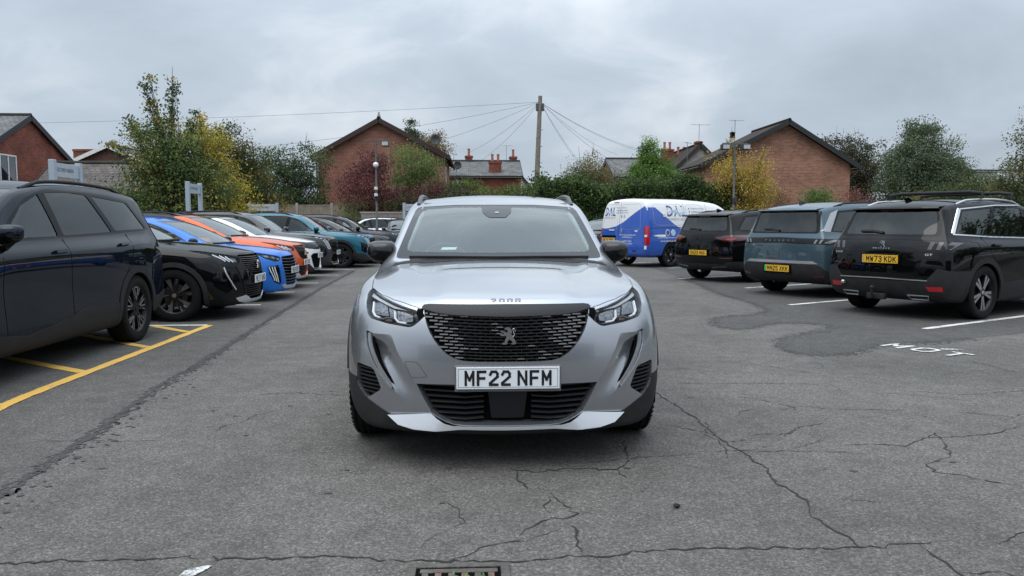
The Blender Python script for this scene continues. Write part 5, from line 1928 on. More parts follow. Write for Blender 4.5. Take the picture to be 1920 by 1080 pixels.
        c.strip('chrome_strip', [(qend + 0.19, tz(1.09)), (qend + 0.02, tz(1.27)), (qend - 0.09, tz(1.375))], 'side', 0.06, 0.006, M_chrome(), off=0.003, mirror=True)
        c.strip('chrome_strip', [(qend - 0.09, tz(1.378)), (c0 - 0.3, tz(1.43)), (b0, tz(1.436))], 'side', 0.02, 0.006, M_chrome(), off=0.003, mirror=True)
        c.strip('chrome_strip', [(-0.63, 0.535), (0, 0.545), (0.63, 0.535)], 'rear', 0.018, 0.012, M_chrome(), off=0.006)
        bm = bmesh.new()
        add_tube(bm, [(0.05, L - 0.06, 0.30), (0.05, L + 0.06, 0.27), (0.05, L + 0.10, 0.33), (0.05, L + 0.10, 0.39)], 0.016, 10)
        bmesh.ops.create_uvsphere(bm, u_segments=12, v_segments=8, radius=0.027, matrix=Matrix.Translation((0.05, L + 0.10, 0.41)))
        add_box(bm, (-0.10, L - 0.02, 0.25), (0.16, L + 0.05, 0.33), 0.01)
        bm_obj('tow_bar', bm, M_black(), root, smooth=True, angle=40)
        bm = bmesh.new()
        add_lathe(bm, [(0.0, L + 0.02), (0.022, L + 0.02), (0.026, L + 0.012), (0.026, L - 0.02)], 14, 'y')
        o = bm_obj('tow_socket', bm, M_satin(), root, smooth=True)
        o.location = (0.56, -0.0, 0.455)
    else:
        for sg in (1, -1):
            c.patch('tail_lamp_bright', [(sg * 0.70, 0.95), (sg * 0.86, 0.96), (sg * 0.84, 0.925), (sg * 0.70, 0.925)], 'rear', M_red(), off=0.012, grid=0.04)
            c.patch('bumper_reflector', [(sg * 0.56, 0.545), (sg * 0.86, 0.56), (sg * 0.86, 0.535), (sg * 0.58, 0.525)], 'rear', M_darkred(), off=0.006, grid=0.05)
            c.strip('exhaust_trim', [(sg * 0.36, 0.33), (sg * 0.72, 0.36)], 'rear', 0.03, 0.014, plain('gunmetal', (0.10, 0.10, 0.11), 0.3, metal=0.7), off=0.008)
        for k, chh in enumerate('GRANDLAND'):
            c.flat_text('tail_lettering', chh, 'rear', 0.31 - 0.075 * k, 0.81, 0.03, 0.022, plain('letter_dark', (0.02, 0.02, 0.022), 0.3), off=0.004, flip=True)
        bm = bmesh.new()
        pz_, nz_ = c.surf('rear', 0, 0.93)
        pts = [(0.075 * math.cos(t), pz_.y + 0.006, 0.93 + 0.055 * math.sin(t)) for t in [2 * math.pi * k / 24 for k in range(25)]]
        add_tube(bm, pts, 0.006, 6, cap=False)
        add_tube(bm, [(0.09, pz_.y + 0.006, 0.945), (0.0, pz_.y + 0.006, 0.945), (0.0, pz_.y + 0.006, 0.915), (-0.09, pz_.y + 0.006, 0.915)], 0.006, 6)
        bm_obj('round_badge', bm, plain('badge_dark', (0.03, 0.03, 0.033), 0.25, metal=0.6), root, smooth=True)
    if cpillar:
        c.patch('pillar_panel', [(qend - 0.14, tz(1.395)), (qend + 0.06, tz(1.345)), (qend + 0.36, tz(1.09)), (qend + 0.18, tz(1.085))], 'side', cpillar, off=0.004, mirror=True)
    interior(root, 1.88, 1.5, 2.35, 3.30, dash_z=1.04, roof_z=H - 0.08)
    for sg in (-1, 1):
        mirror_part(root, (sg * 0.955, 1.62, belt + 0.045), sg, pm, M_gloss(), M_chrome(), 1.0)
    door_bits(c, ([(1.56, 0.40), (1.53, 0.75), (1.58, 1.05)], [(b0 + 0.0, 0.36), (b0 - 0.01, 0.7), (b0 + 0.0, tz(1.02))], [(ar - 0.42, 0.5), (ar - 0.30, 0.72), (ar - 0.10, 0.90), (ar - 0.02, tz(1.05))]),
              ([(b0 - 0.27, belt - 0.135), (b0 - 0.09, belt - 0.13)], [(ar - 0.36, belt - 0.105), (ar - 0.18, belt - 0.10)]), pm)
    railm = M_black() if not roofbars else M_satin()
    roof_rail(c, 0.635, 2.30, L - 0.62, railm, h=0.036, r=0.018)
    if roofbars:
        for y in (L - 1.25, L - 2.05):
            pts = []
            for x in np.linspace(-0.66, 0.66, 9):
                q, _ = c.surf('top', float(np.clip(x, -0.63, 0.63)), y)
                pts.append((float(x), y, H + 0.075 if abs(x) < 0.6 else H + 0.055))
            pts = [(-0.66, y, H - 0.02)] + pts + [(0.66, y, H - 0.02)]
            tube('roof_bar', pts, 0.024, M_black(), root, seg=8)
    q, _ = c.surf('top', 0, L - 0.62)
    bm = bmesh.new()
    add_prism(bm, [(-0.10, 0.0), (0.07, 0.0), (0.085, 0.055), (0.05, 0.06), (-0.04, 0.03)], 0.03, lambda u, v, w: (w - 0.015, q.y + u, q.z + v - 0.008))
    bm_obj('fin_aerial', bm, pm, root)
    add_wheels(root, wheel, 0.36, 0.225, 0.245, AX, 1.63)
    return root


# ------------------------------------------------------------------ the van
def spec_van():
    return dict(
        L=4.95,
        ys=[0.0, 0.46, 0.75, 1.0, 1.20, 1.50, 1.85, 2.20, 2.7, 3.3, 3.9, 4.45, 4.78, 4.95],
        keys=dict(
            zc=[(0.46, 1.03), (0.75, 1.10), (1.0, 1.17), (1.20, 1.25), (1.5, 1.50), (1.85, 1.74), (2.20, 1.86), (2.7, 1.91), (3.3, 1.92), (4.45, 1.91), (4.78, 1.90)],
            ze=[(0.46, 0.98), (0.75, 1.05), (1.0, 1.11), (1.20, 1.19), (1.5, 1.42), (1.85, 1.66), (2.20, 1.78), (2.7, 1.83), (3.3, 1.84), (4.78, 1.83)],
            wt=[(0.46, 0.76), (0.75, 0.79), (1.2, 0.79), (1.5, 0.77), (1.85, 0.76), (2.2, 0.76), (2.7, 0.77), (4.78, 0.765)],
            zbelt=[(0.46, 0.92), (0.75, 0.98), (1.2, 1.05), (1.5, 1.10), (2.2, 1.12), (4.78, 1.12)],
            wbelt=[(0.46, 0.84), (0.75, 0.90), (1.2, 0.915), (4.45, 0.925), (4.78, 0.915)],
            zsh=[(0.46, 0.80), (0.75, 0.86), (4.78, 0.90)],
            wsh=[(0.46, 0.88), (0.75, 0.935), (4.45, 0.955), (4.78, 0.945)],
            wmid=[(0.46, 0.89), (0.75, 0.945), (4.45, 0.96), (4.78, 0.95)],
            wlow=[(0.46, 0.89), (0.75, 0.945), (4.45, 0.955), (4.78, 0.945)],
            wsill=[(0.46, 0.86), (0.75, 0.92), (4.45, 0.93), (4.78, 0.92)],
            zbot=[(0.46, 0.20), (4.78, 0.30)],
            bulge=[(0.46, 0.02), (1.5, 0.03), (2.2, 0.035), (4.78, 0.035)],
            sweep=[(0.46, 0), (4.78, 0)], ncrown=[(0, 0.0)],
        ),
        nose=[(0.20, 0.15, 0.2, 0.74), (0.27, 0.05, 0.25, 0.80), (0.40, 0.0, 0.28, 0.84), (0.55, 0.0, 0.28, 0.84), (0.70, 0.02, 0.28, 0.83), (0.83, 0.05, 0.28, 0.81), (0.92, 0.09, 0.28, 0.79), (0.98, 0.16, 0.27, 0.76)],
        tail=[(0.32, 0.03, 0.02, 0.86), (0.38, -0.01, 0.03, 0.90), (0.56, -0.02, 0.03, 0.92), (0.75, 0.0, 0.03, 0.925), (0.95, 0.01, 0.03, 0.925), (1.14, 0.02, 0.03, 0.90), (1.50, 0.06, 0.03, 0.845), (1.82, 0.12, 0.03, 0.76)],
        tcrown=0.06, crease_tail={7: 0.6, 1: 0.5}, crease_levels={}, crease_rows={4: 0.3},
    )


def van():
    white = paint('van_white_paint', (0.74, 0.75, 0.76), metal=0.0, rough=0.35)
    blue = paint('van_blue_wrap', (0.026, 0.095, 0.42), metal=0.0, rough=0.35)
    navy = plain('van_navy_print', (0.02, 0.035, 0.17), 0.4, coat=0.6)
    pale = plain('van_pale_print', (0.75, 0.78, 0.82), 0.4, coat=0.6)
    sky_ = plain('van_sky_print', (0.33, 0.55, 0.74), 0.4, coat=0.6)
    greyp = plain('van_grey_print', (0.33, 0.35, 0.40), 0.4, coat=0.6)
    sv = spec_van()
    sv['deform'] = remap([(-3, -3.35), (2.2, 1.85), (2.7, 2.7), (9, 9)], [(0, 0), (3, 3)])
    c = Car('panel_van', sv, blue, 2)
    root = c.root
    L = 4.95
    AX = (0.55, 3.92)
    # upper white bodywork: side sweep and rear sweep
    side_white = [(4.92, 1.95), (4.60, 1.72), (4.20, 1.44), (3.80, 1.18), (3.40, 0.99), (3.0, 0.91), (2.6, 0.89), (0.0, 0.88), (-0.4, 1.2), (0.2, 2.1), (4.92, 2.1)]
    c.cut2('upper_panel', side_white, 'side', white, off=0.0, lip=0.0, body_lip=0.0, minn=0.10, pred=lambda q: q.y > 0.1)
    rear_white = [(0.98, 1.09), (0.75, 1.065), (0.56, 1.07), (0.24, 1.13), (-0.05, 1.25), (-0.45, 1.50), (-0.80, 1.70), (-0.90, 1.78), (-0.60, 2.0), (0.98, 2.0)]
    c.cut('rear_door_upper_panel', rear_white, 'rear', white, off=0.0, lip=0.0, body_lip=0.0, minn=0.3, pred=lambda q: q.y > 4.0)
    c.cut('roof', sym([(0, 0.65), (0.9, 0.65), (0.9, 5.0), (0, 5.0)]), 'top', white, off=0.0, lip=0.0, body_lip=0.0, minn=0.3, pred=lambda q: q.z > 1.5)
    std_screen(c, 1.27, 1.80, 0.75, 0.70, 0.65, 1.95)
    c.cut2('side_window', rounded([(1.32, 1.14), (1.68, 1.60), (1.85, 1.68), (2.25, 1.68), (2.27, 1.12)], 0.04, 2), 'side', M_sidegl(), off=-0.005, lip=0.004, body_lip=0.01, pred=lambda q: q.z > 1.0)
    lampp = [(0.83, 1.13), (0.97, 1.13), (0.985, 0.62), (0.86, 0.62)]
    c.cut2('tail_lamp', rounded(lampp, 0.02, 2), 'rear', M_red(), off=0.008, lip=0.012, body_lip=0.0, pred=lambda q: q.y > 4.80, minn=-0.2)
    add_arches(c, AX, 0.375, 0.42, 0.345, cladding=False, zc=0.36)
    c.cut('bumper', sym([(0, 0.585), (0.70, 0.585), (0.80, 0.70), (1.05, 0.70), (1.05, 0.05), (0, 0.05)]), 'rear', blue, off=0.025, lip=0.03, body_lip=0.0, pred=lambda q: q.y > 4.5, minn=0.02)
    c.finish()
    # rear details
    yb = lambda z: c.surf('rear', 0.2, z)[0].y
    plate(root, 'DK74 PBX', (0.52, yb(0.74) + 0.012, 0.745), math.pi, yellow=True)
    c.patch('plate_lamp_recess', rounded([(0.22, 0.815), (0.82, 0.815), (0.82, 0.875), (0.22, 0.875)], 0.02, 2), 'rear', M_dark(), off=0.004)
    c.strip('panel_gap', [(0.12, 0.60), (0.12, 1.82)], 'rear', 0.009, 0.0008, M_dark(), off=0.001)
    c.strip('door_panel_edge', rounded([(0.20, 1.05), (0.80, 1.05), (0.70, 1.74), (0.20, 1.74)], 0.06, 3), 'rear', 0.008, 0.002, greyp, off=0.0, closed=True)
    c.strip('door_panel_edge', rounded([(-0.70, 1.05), (0.05, 1.05), (0.05, 1.74), (-0.62, 1.74)], 0.08, 3), 'rear', 0.008, 0.002, greyp, off=0.0, closed=True)
    c.strip('rear_handle', [(0.30, 1.02), (0.50, 1.02)], 'rear', 0.035, 0.02, white, off=0.0)
    for z in (1.38, 0.50):
        for sg in (-1,):
            q, _ = c.surf('rear', sg * 0.88, z + 0.08)
            box('door_hinge', (sg * 0.88 - 0.05, q.y - 0.02, z), (sg * 0.88 + 0.05, q.y + 0.03, z + 0.10), white, root, bev=0.01)
    c.strip('high_brake_light', [(0.22, 1.80), (0.42, 1.80)], 'rear', 0.03, 0.01, M_red(), off=0.0)
    for sg in (1, -1):
        c.patch('reverse_lamp', [(sg * 0.86, 0.84), (sg * 0.97, 0.84), (sg * 0.975, 0.90), (sg * 0.86, 0.90)], 'rear', M_drl(), off=0.012, grid=0.05)
        c.patch('bumper_reflector', [(sg * 0.45, 0.44), (sg * 0.62, 0.44), (sg * 0.62, 0.48), (sg * 0.45, 0.48)], 'rear', M_darkred(), off=0.030, grid=0.06)
    c.strip('small_badge', [(-0.60, 1.0), (-0.50, 1.0)], 'rear', 0.04, 0.004, white, off=0.0)
    lion(root, c, 'rear', 0.02, 1.0, 0.085, 0.11, M_satin(), off=0.004, thick=0.008)
    R_ = lambda t, u, v, w, h, m, b=0.0, n='door_lettering': c.flat_text(n, t, 'rear', u, v, w, h, m, off=0.004, bold=b, flip=True)

    def word_dal(view, u, v, w, h, flip):
        s_ = -1 if flip else 1
        c.flat_text('logo_lettering', 'D', view, u, v, w * 0.30, h, navy, off=0.004, bold=0.012, flip=flip)
        c.flat_text('logo_lettering', 'A', view, u + s_ * w * 0.34, v, w * 0.34, h, navy, off=0.004, bold=0.02, flip=flip)
        c.flat_text('logo_lettering', 'L', view, u + s_ * w * 0.74, v, w * 0.26, h, navy, off=0.004, bold=0.012, flip=flip)
        wave = [(u + s_ * w * (0.12 + 0.085 * k), v + h * (0.42 + 0.14 * math.sin(0.75 * k))) for k in range(10)]
        c.strip('logo_wave', wave, view, h * 0.16, 0.0015, sky_, off=0.005)
        c.strip('logo_wave', [(a_, b_ - h * 0.13) for a_, b_ in wave], view, h * 0.06, 0.0015, pale, off=0.0055)
    word_dal('rear', 0.74, 1.42, 0.44, 0.24, True)
    R_('DOMESTIC-AIR LTD', 0.76, 1.34, 0.46, 0.055, greyp)
    for k, (t, w) in enumerate((('Property Services', 0.40), ('Condensation Control', 0.44), ('Organic Mould Treatment', 0.47))):
        R_(t, 0.28, 1.62 - 0.07 * k, w, 0.042, navy)
    for x in (0.05, -0.06):
        c.strip('logo_ring', [(x + 0.022 * math.cos(t), 1.40 + 0.032 * math.sin(t)) for t in [2 * math.pi * k / 12 for k in range(12)]], 'rear', 0.012, 0.001, navy, off=0.003, closed=True, step=0.02)
    R_('EXPERT', 0.86, 0.975, 0.14, 0.025, greyp)
    for k, (t, w, h) in enumerate((('The Ventilation, Condensation', 0.62, 0.048), ('and Mould Experts', 0.40, 0.048), ('Call Us Today', 0.34, 0.055), ('To Book a Survey', 0.42, 0.055))):
        R_(t, 0.08 - (0.62 - w) / 2, (0.865, 0.80, 0.69, 0.625)[k], w, h, pale, 0.012)
    R_('03300 437 298', 0.04, 0.545 + 0.0, 0.56, 0.05, greyp, 0.0)
    # near side (local -x)
    V_ = 'left'
    Sd = lambda t, u, v, w, h, m, b=0.0: c.flat_text('side_lettering', t, V_, u, v, w, h, m, off=0.004, bold=b, flip=True)
    word_dal(V_, 4.06, 1.40, 0.80, 0.30, True)
    Sd('DOMESTIC-AIR LTD', 4.02, 1.29, 0.80, 0.065, greyp)
    for k, (t, w) in enumerate((('Property Services', 0.56), ('Condensation Control', 0.62), ('Organic Mould Treatment', 0.66))):
        Sd(t, 3.06, 1.60 - 0.085 * k, w, 0.05, navy)
        c.patch('side_bullet', [(3.14 + 0.02 * math.cos(t_), 1.622 - 0.085 * k + 0.025 * math.sin(t_)) for t_ in [2 * math.pi * i / 8 for i in range(8)]], V_, navy, off=0.003)
    Sd('enquiries@domestic-air.com', 4.50, 0.79, 1.00, 0.055, pale, 0.014)
    Sd('www.domestic-air.com', 4.40, 0.70, 0.80, 0.055, pale, 0.014)
    for k, ch in ((0, 'f'), (1, 'in')):
        x = 4.10 - 0.22 * k
        c.patch('logo_disc', [(x + 0.085 * math.cos(t), 0.955 + 0.085 * math.sin(t)) for t in [2 * math.pi * i / 20 for i in range(20)]], V_, pale, off=0.003)
        c.patch('logo_disc', [(x + 0.068 * math.cos(t), 0.955 + 0.068 * math.sin(t)) for t in [2 * math.pi * i / 20 for i in range(20)]], V_, sky_ if k else navy, off=0.006)
        Sd(ch, x + 0.035, 0.915, 0.05 + 0.02 * k, 0.08, pale, 0.02)
    for pts in ([(3.35, 0.42), (3.35, 1.80)], [(2.40, 0.42), (2.40, 1.80)], [(1.2, 0.5), (1.18, 1.1)]):
        c.strip('panel_gap', pts, 'side', 0.009, 0.0008, M_dark(), off=0.001, mirror=True)
    c.strip('slide_rail', [(3.3, 1.10), (4.75, 1.08)], 'side', 0.02, 0.002, plain('rail_shadow', (0.01, 0.02, 0.08), 0.5), off=0.001, mirror=True)
    c.strip('side_panel_edge', rounded([(3.42, 1.16), (4.60, 1.16), (4.60, 1.74), (3.42, 1.74)], 0.15, 3), 'side', 0.008, 0.002, greyp, off=0.0, closed=True, mirror=True)
    c.strip('side_panel_edge', rounded([(2.58, 1.16), (3.28, 1.16), (3.28, 1.74), (2.58, 1.74)], 0.15, 3), 'side', 0.008, 0.002, greyp, off=0.0, closed=True, mirror=True)
    c.strip('door_handle', [(3.22, 1.02), (3.08, 1.02)], 'side', 0.035, 0.03, white, off=0.004, mirror=True)
    interior(root, 1.86, 1.0, 1.95, 2.6, dash_z=1.15, roof_z=1.75)
    for sg in (-1, 1):
        mirror_part(root, (sg * 1.02, 1.27, 1.25), sg, M_black(), M_black(), M_chrome(), 1.2)
    add_wheels(root, 'van', 0.345, 0.215, 0.235, AX, 1.63)
    return root


BAY = math.pi / 2


def car_park():
    black = paint('black_paint', (0.0022, 0.0023, 0.0028), metal=0.0, rough=0.4, dust=0.0015, coat=0.75)
    orange = paint('orange_paint', (0.62, 0.095, 0.012), metal=0.25, rough=0.35)
    bluep = paint('bright_blue_paint', (0.008, 0.15, 0.58), metal=0.25, rough=0.32)
    whitep = paint('white_paint', (0.72, 0.73, 0.74), metal=0.0, rough=0.35)
    grey = paint('dark_grey_paint', (0.030, 0.032, 0.036), metal=0.5, rough=0.34)
    teal = paint('teal_paint', (0.006, 0.105, 0.16), metal=0.35, rough=0.32)
    slate = paint('slate_blue_paint', (0.060, 0.100, 0.125), metal=0.45, rough=0.34)
    navyp = paint('midnight_blue_paint', (0.005, 0.009, 0.022), metal=0.3, rough=0.3)
    silverp = paint('light_silver_paint', (0.45, 0.46, 0.48), metal=0.75, rough=0.3)
    nearb = paint('blue_black_paint', (0.005, 0.0085, 0.016), metal=0.0, rough=0.4, dust=0.0015, coat=0.75)
    ROW = 'cars parked nose-out along the bay lines'
    out = {}
    # near dark SUV, parallel to the lane
    n = large_suv('dark_suv', nearb, L=4.85, H=1.705, rear='claw', front=True, wheel='star', belt=1.16)
    place(n, -4.58, 4.55, 0.0)
    tag(n, 'blue-black SUV standing side-on over the yellow hatched bay, cropped by the frame', 'car')
    # row on the left
    b = compact_suv('black_suv', black, 'ML71 UKG')
    place(b, -3.05, 10.95, BAY)
    tag(b, 'black SUV with slanted white lamp claws, bronze wheel, next to the yellow bay', 'car', ROW)
    h = hatchback('blue_hatchback', bluep, 'ME24 OEV')
    place(h, -3.12, 13.35, BAY)
    tag(h, 'bright blue hatchback with three upright lamps in its bumper corner', 'car', ROW)
    o = compact_suv('orange_suv', orange, 'MC71 KZB', roof_black=True)
    place(o, -3.40, 15.60, BAY)
    tag(o, 'orange SUV with a black roof between the blue hatchback and the white crossover', 'car', ROW)
    w = visor_suv('white_crossover', whitep, 'DT73 LKO')
    place(w, -3.60, 17.95, BAY)
    tag(w, 'white crossover with black nose visor and black roof', 'car', ROW)
    g = large_suv('grey_suv', grey, 'MX74 YUO', L=4.54, H=1.63, wheel='star')
    place(g, -3.62, 20.45, BAY)
    tag(g, 'dark grey SUV with thin slanted light lines, between white crossover and teal SUV', 'car', ROW)
    t = copy_tree(g)
    t.name = 'teal_suv'
    recolor(t, {grey: teal})
    place(t, -2.95, 23.15, BAY)
    tag(t, 'teal SUV with black and silver wheel, nose furthest into the lane', 'car', ROW)
    t2 = copy_tree(w)
    t2.name = 'dark_crossover'
    recolor(t2, {whitep: grey})
    place(t2, -2.75, 25.45, BAY)
    tag(t2, 'dark crossover mostly hidden directly behind the teal SUV', 'car', ROW)
    t3 = copy_tree(g)
    t3.name = 'midnight_suv'
    recolor(t3, {grey: navyp})
    place(t3, -2.45, 27.7, BAY)
    tag(t3, 'midnight blue SUV whose bonnet shows beyond the teal SUV', 'car', ROW)
    t4 = copy_tree(g)
    t4.name = 'silver_estate'
    recolor(t4, {grey: silverp})
    place(t4, -3.1, 30.1, BAY)
    tag(t4, 'light silver SUV at the far end of the row, roof above the teal one', 'car', ROW)
    # back of the car park
    f1 = copy_tree(g)
    f1.name = 'white_suv'
    recolor(f1, {grey: silverp})
    place(f1, -7.6, 37.2, -BAY + 0.35)
    tag(f1, 'pale SUV with dark windows seen from its tail, before the rear wall', 'car')
    for ob in f1.children:
        if ob.name.startswith(('number_plate',)):
            pass
    f2 = copy_tree(b)
    f2.name = 'navy_suv'
    recolor(f2, {black: navyp})
    place(f2, -2.9, 31.6, 0.08)
    tag(f2, 'dark blue SUV facing the lane beside the door mirror of the silver SUV', 'car')
    f3 = copy_tree(b)
    f3.name = 'maroon_suv'
    recolor(f3, {black: paint('dull_black_paint', (0.015, 0.013, 0.014), 0.1, 0.35)})
    place(f3, -8.6, 44.5, 0.25)
    f3.location.z = 0.55
    tag(f3, 'dark car behind the rear wall under the red-leaved shrub', 'car')
    # right row, tails to the lane
    hd = R(119)
    k = large_suv('black_people_carrier', black, L=4.66, H=1.645, rear='band', plate_rear='MW73 KDK', wheel='fivetwin', roofbars=True, front=False)
    place(k, 6.35, 10.63, hd, axle=3.66 + 0.12 * 0.75)
    tag(k, 'black seven-seat SUV with roof bars and tow bar, tail to the lane', 'car', 'cars parked at an angle opposite the row')
    for o_ in all_of(k):
        pass
    s = large_suv('slate_blue_suv', slate, L=4.79, H=1.69, rear='claw', plate_rear='MM25 XKK', wheel='star', cpillar=paint('pillar_silver_paint', (0.40, 0.41, 0.43), 0.7, 0.3), front=False, green=True)
    tt, nn = 12.0, 8.95
    place(s, tt * 0.875 - nn * 0.485, tt * 0.485 + nn * 0.875, hd, axle=3.66 + 0.25 * 0.75)
    tag(s, 'slate blue SUV with silver rear pillar and green-banded yellow plate', 'car', 'cars parked at an angle opposite the row')
    gr = large_suv('black_family_suv', black, L=4.48, H=1.61, rear='box', plate_rear='SH23 HHX', wheel='hero', front=False)
    tt, nn = 13.3, 12.2
    place(gr, tt * 0.875 - nn * 0.485, tt * 0.485 + nn * 0.875, hd, axle=3.66 - 0.06 * 0.75)
    tag(gr, 'black SUV with dark red tail lamps, next to the blue and white van', 'car', 'cars parked at an angle opposite the row')
    v = van()
    place(v, 5.30, 23.25, R(123), axle=3.92 * 1.07)
    v.scale = (1.07, 1.07, 1.07)
    tag(v, 'white and blue liveried panel van with rear doors towards the lane', 'van')
    f4 = copy_tree(b)
    f4.name = 'black_saloon'
    place(f4, 3.6, 27.6, R(-40))
    tag(f4, 'black car half hidden behind the liveried van', 'car')
# ------------------------------------------------------------------ ground
def asphalt(name, base, patch=0.22, fine=150.0):
    if name in MATS:
        return MATS[name]
    m, nt, b = new_mat(name)
    L = nt.links.new
    geo = nd(nt, 'ShaderNodeNewGeometry')
    pos = geo.outputs['Position']
    # stone chips
    v = nd(nt, 'ShaderNodeTexVoronoi')
    v.inputs['Scale'].default_value = fine
    L(pos, v.inputs['Vector'])
    n1 = nd(nt, 'ShaderNodeTexNoise')
    n1.inputs['Scale'].default_value = 42.0
    n1.inputs['Detail'].default_value = 5
    n1.inputs['Roughness'].default_value = 0.75
    L(pos, n1.inputs['Vector'])
    n2 = nd(nt, 'ShaderNodeTexNoise')
    n2.inputs['Scale'].default_value = 0.55
    n2.inputs['Detail'].default_value = 7
    n2.inputs['Roughness'].default_value = 0.62
    n2.inputs['Distortion'].default_value = 0.6
    L(pos, n2.inputs['Vector'])
    n3 = nd(nt, 'ShaderNodeTexNoise')
    n3.inputs['Scale'].default_value = 6.0
    n3.inputs['Detail'].default_value = 6
    L(pos, n3.inputs['Vector'])
    sepc = nd(nt, 'ShaderNodeSeparateColor')
    L(v.outputs['Color'], sepc.inputs[0])
    rc = nd(nt, 'ShaderNodeValToRGB')          # chip tone
    e = rc.color_ramp.elements
    e[0].position = 0.0; e[0].color = (0.62, 0.62, 0.62, 1)
    e[1].position = 1.0; e[1].color = (1.7, 1.68, 1.63, 1)
    k = rc.color_ramp.elements.new(0.86); k.color = (1.22, 1.21, 1.19, 1)
    k = rc.color_ramp.elements.new(0.5); k.color = (0.92, 0.92, 0.92, 1)
    L(sepc.outputs[0], rc.inputs[0])
    r2 = nd(nt, 'ShaderNodeMapRange')
    r2.inputs['From Min'].default_value = 0.3; r2.inputs['From Max'].default_value = 0.7
    r2.inputs['To Min'].default_value = 1 - patch; r2.inputs['To Max'].default_value = 1 + patch
    L(n2.outputs['Fac'], r2.inputs['Value'])
    r3 = nd(nt, 'ShaderNodeMapRange')
    r3.inputs['From Min'].default_value = 0.3; r3.inputs['From Max'].default_value = 0.7
    r3.inputs['To Min'].default_value = 0.86; r3.inputs['To Max'].default_value = 1.14
    L(n3.outputs['Fac'], r3.inputs['Value'])
    r1 = nd(nt, 'ShaderNodeMapRange')
    r1.inputs['From Min'].default_value = 0.25; r1.inputs['From Max'].default_value = 0.75
    r1.inputs['To Min'].default_value = 0.68; r1.inputs['To Max'].default_value = 1.32
    L(n1.outputs['Fac'], r1.inputs['Value'])
    m1 = nd(nt, 'ShaderNodeMath', operation='MULTIPLY'); L(r2.outputs[0], m1.inputs[0]); L(r3.outputs[0], m1.inputs[1])
    m2 = nd(nt, 'ShaderNodeMath', operation='MULTIPLY'); L(m1.outputs[0], m2.inputs[0]); L(r1.outputs[0], m2.inputs[1])
    sc = nd(nt, 'ShaderNodeVectorMath', operation='SCALE')
    L(rc.outputs[0], sc.inputs[0]); L(m2.outputs[0], sc.inputs['Scale'])
    mul = nd(nt, 'ShaderNodeVectorMath', operation='MULTIPLY')
    mul.inputs[1].default_value = base
    L(sc.outputs[0], mul.inputs[0])
    L(mul.outputs[0], b.inputs['Base Color'])
    b.inputs['Roughness'].default_value = 0.88
    b.inputs['Specular IOR Level'].default_value = 0.3
    bp = nd(nt, 'ShaderNodeBump')
    bp.inputs['Strength'].default_value = 0.55
    bp.inputs['Distance'].default_value = 0.006
    ad = nd(nt, 'ShaderNodeMath', operation='MULTIPLY_ADD')
    ad.inputs[1].default_value = -1.0
    L(v.outputs['Distance'], ad.inputs[0]); L(n1.outputs['Fac'], ad.inputs[2])
    L(ad.outputs[0], bp.inputs['Height'])
    L(bp.outputs[0], b.inputs['Normal'])
    MATS[name] = m
    return m


def worn_paint(name, col, wear=0.46):
    """road paint, worn through to the tarmac in spots"""
    if name in MATS:
        return MATS[name]
    m, nt, b = new_mat(name)
    L = nt.links.new
    geo = nd(nt, 'ShaderNodeNewGeometry')
    n = nd(nt, 'ShaderNodeTexNoise')
    n.inputs['Scale'].default_value = 38.0
    n.inputs['Detail'].default_value = 8
    n.inputs['Roughness'].default_value = 0.8
    L(geo.outputs['Position'], n.inputs['Vector'])
    n2 = nd(nt, 'ShaderNodeTexNoise')
    n2.inputs['Scale'].default_value = 2.2
    n2.inputs['Detail'].default_value = 3
    L(geo.outputs['Position'], n2.inputs['Vector'])
    ad = nd(nt, 'ShaderNodeMath', operation='MULTIPLY_ADD')
    ad.inputs[1].default_value = 0.5
    L(n2.outputs['Fac'], ad.inputs[0]); L(n.outputs['Fac'], ad.inputs[2])
    r = nd(nt, 'ShaderNodeValToRGB')
    r.color_ramp.elements[0].position = wear + 0.12; r.color_ramp.elements[0].color = (0.13, 0.13, 0.125, 1)
    r.color_ramp.elements[1].position = wear + 0.24; r.color_ramp.elements[1].color = c4(col)
    L(ad.outputs[0], r.inputs[0])
    L(r.outputs[0], b.inputs['Base Color'])
    b.inputs['Roughness'].default_value = 0.75
    MATS[name] = m
    return m


def flat_poly(name, pts, z, mat, parent=None):
    bm = bmesh.new()
    vs = [bm.verts.new((p[0], p[1], z)) for p in pts]
    f = bm.faces.new(vs)
    if f.calc_area() and f.normal.z < 0:
        pass
    bm.normal_update()
    if f.normal.z < 0:
        f.normal_flip()
    bmesh.ops.triangulate(bm, faces=bm.faces[:])
    return bm_obj(name, bm, mat, parent)


def line_rect(name, p, q, w, z, mat, parent, ragged=0.006, rnd=random.Random(5)):
    d = Vector((q[0] - p[0], q[1] - p[1]))
    L_ = d.length
    d.normalize()
    n = Vector((-d.y, d.x))
    k = max(2, int(L_ / 0.12))
    bm = bmesh.new()
    A, B = [], []
    for i in range(k + 1):
        c = Vector(p) + d * (L_ * i / k)
        a = c + n * (w / 2 + rnd.uniform(-ragged, ragged))
        b_ = c - n * (w / 2 + rnd.uniform(-ragged, ragged))
        A.append(bm.verts.new((a.x, a.y, z))); B.append(bm.verts.new((b_.x, b_.y, z)))
    for i in range(k):
        bm.faces.new((B[i], B[i + 1], A[i + 1], A[i]))
    return bm_obj(name, bm, mat, parent)


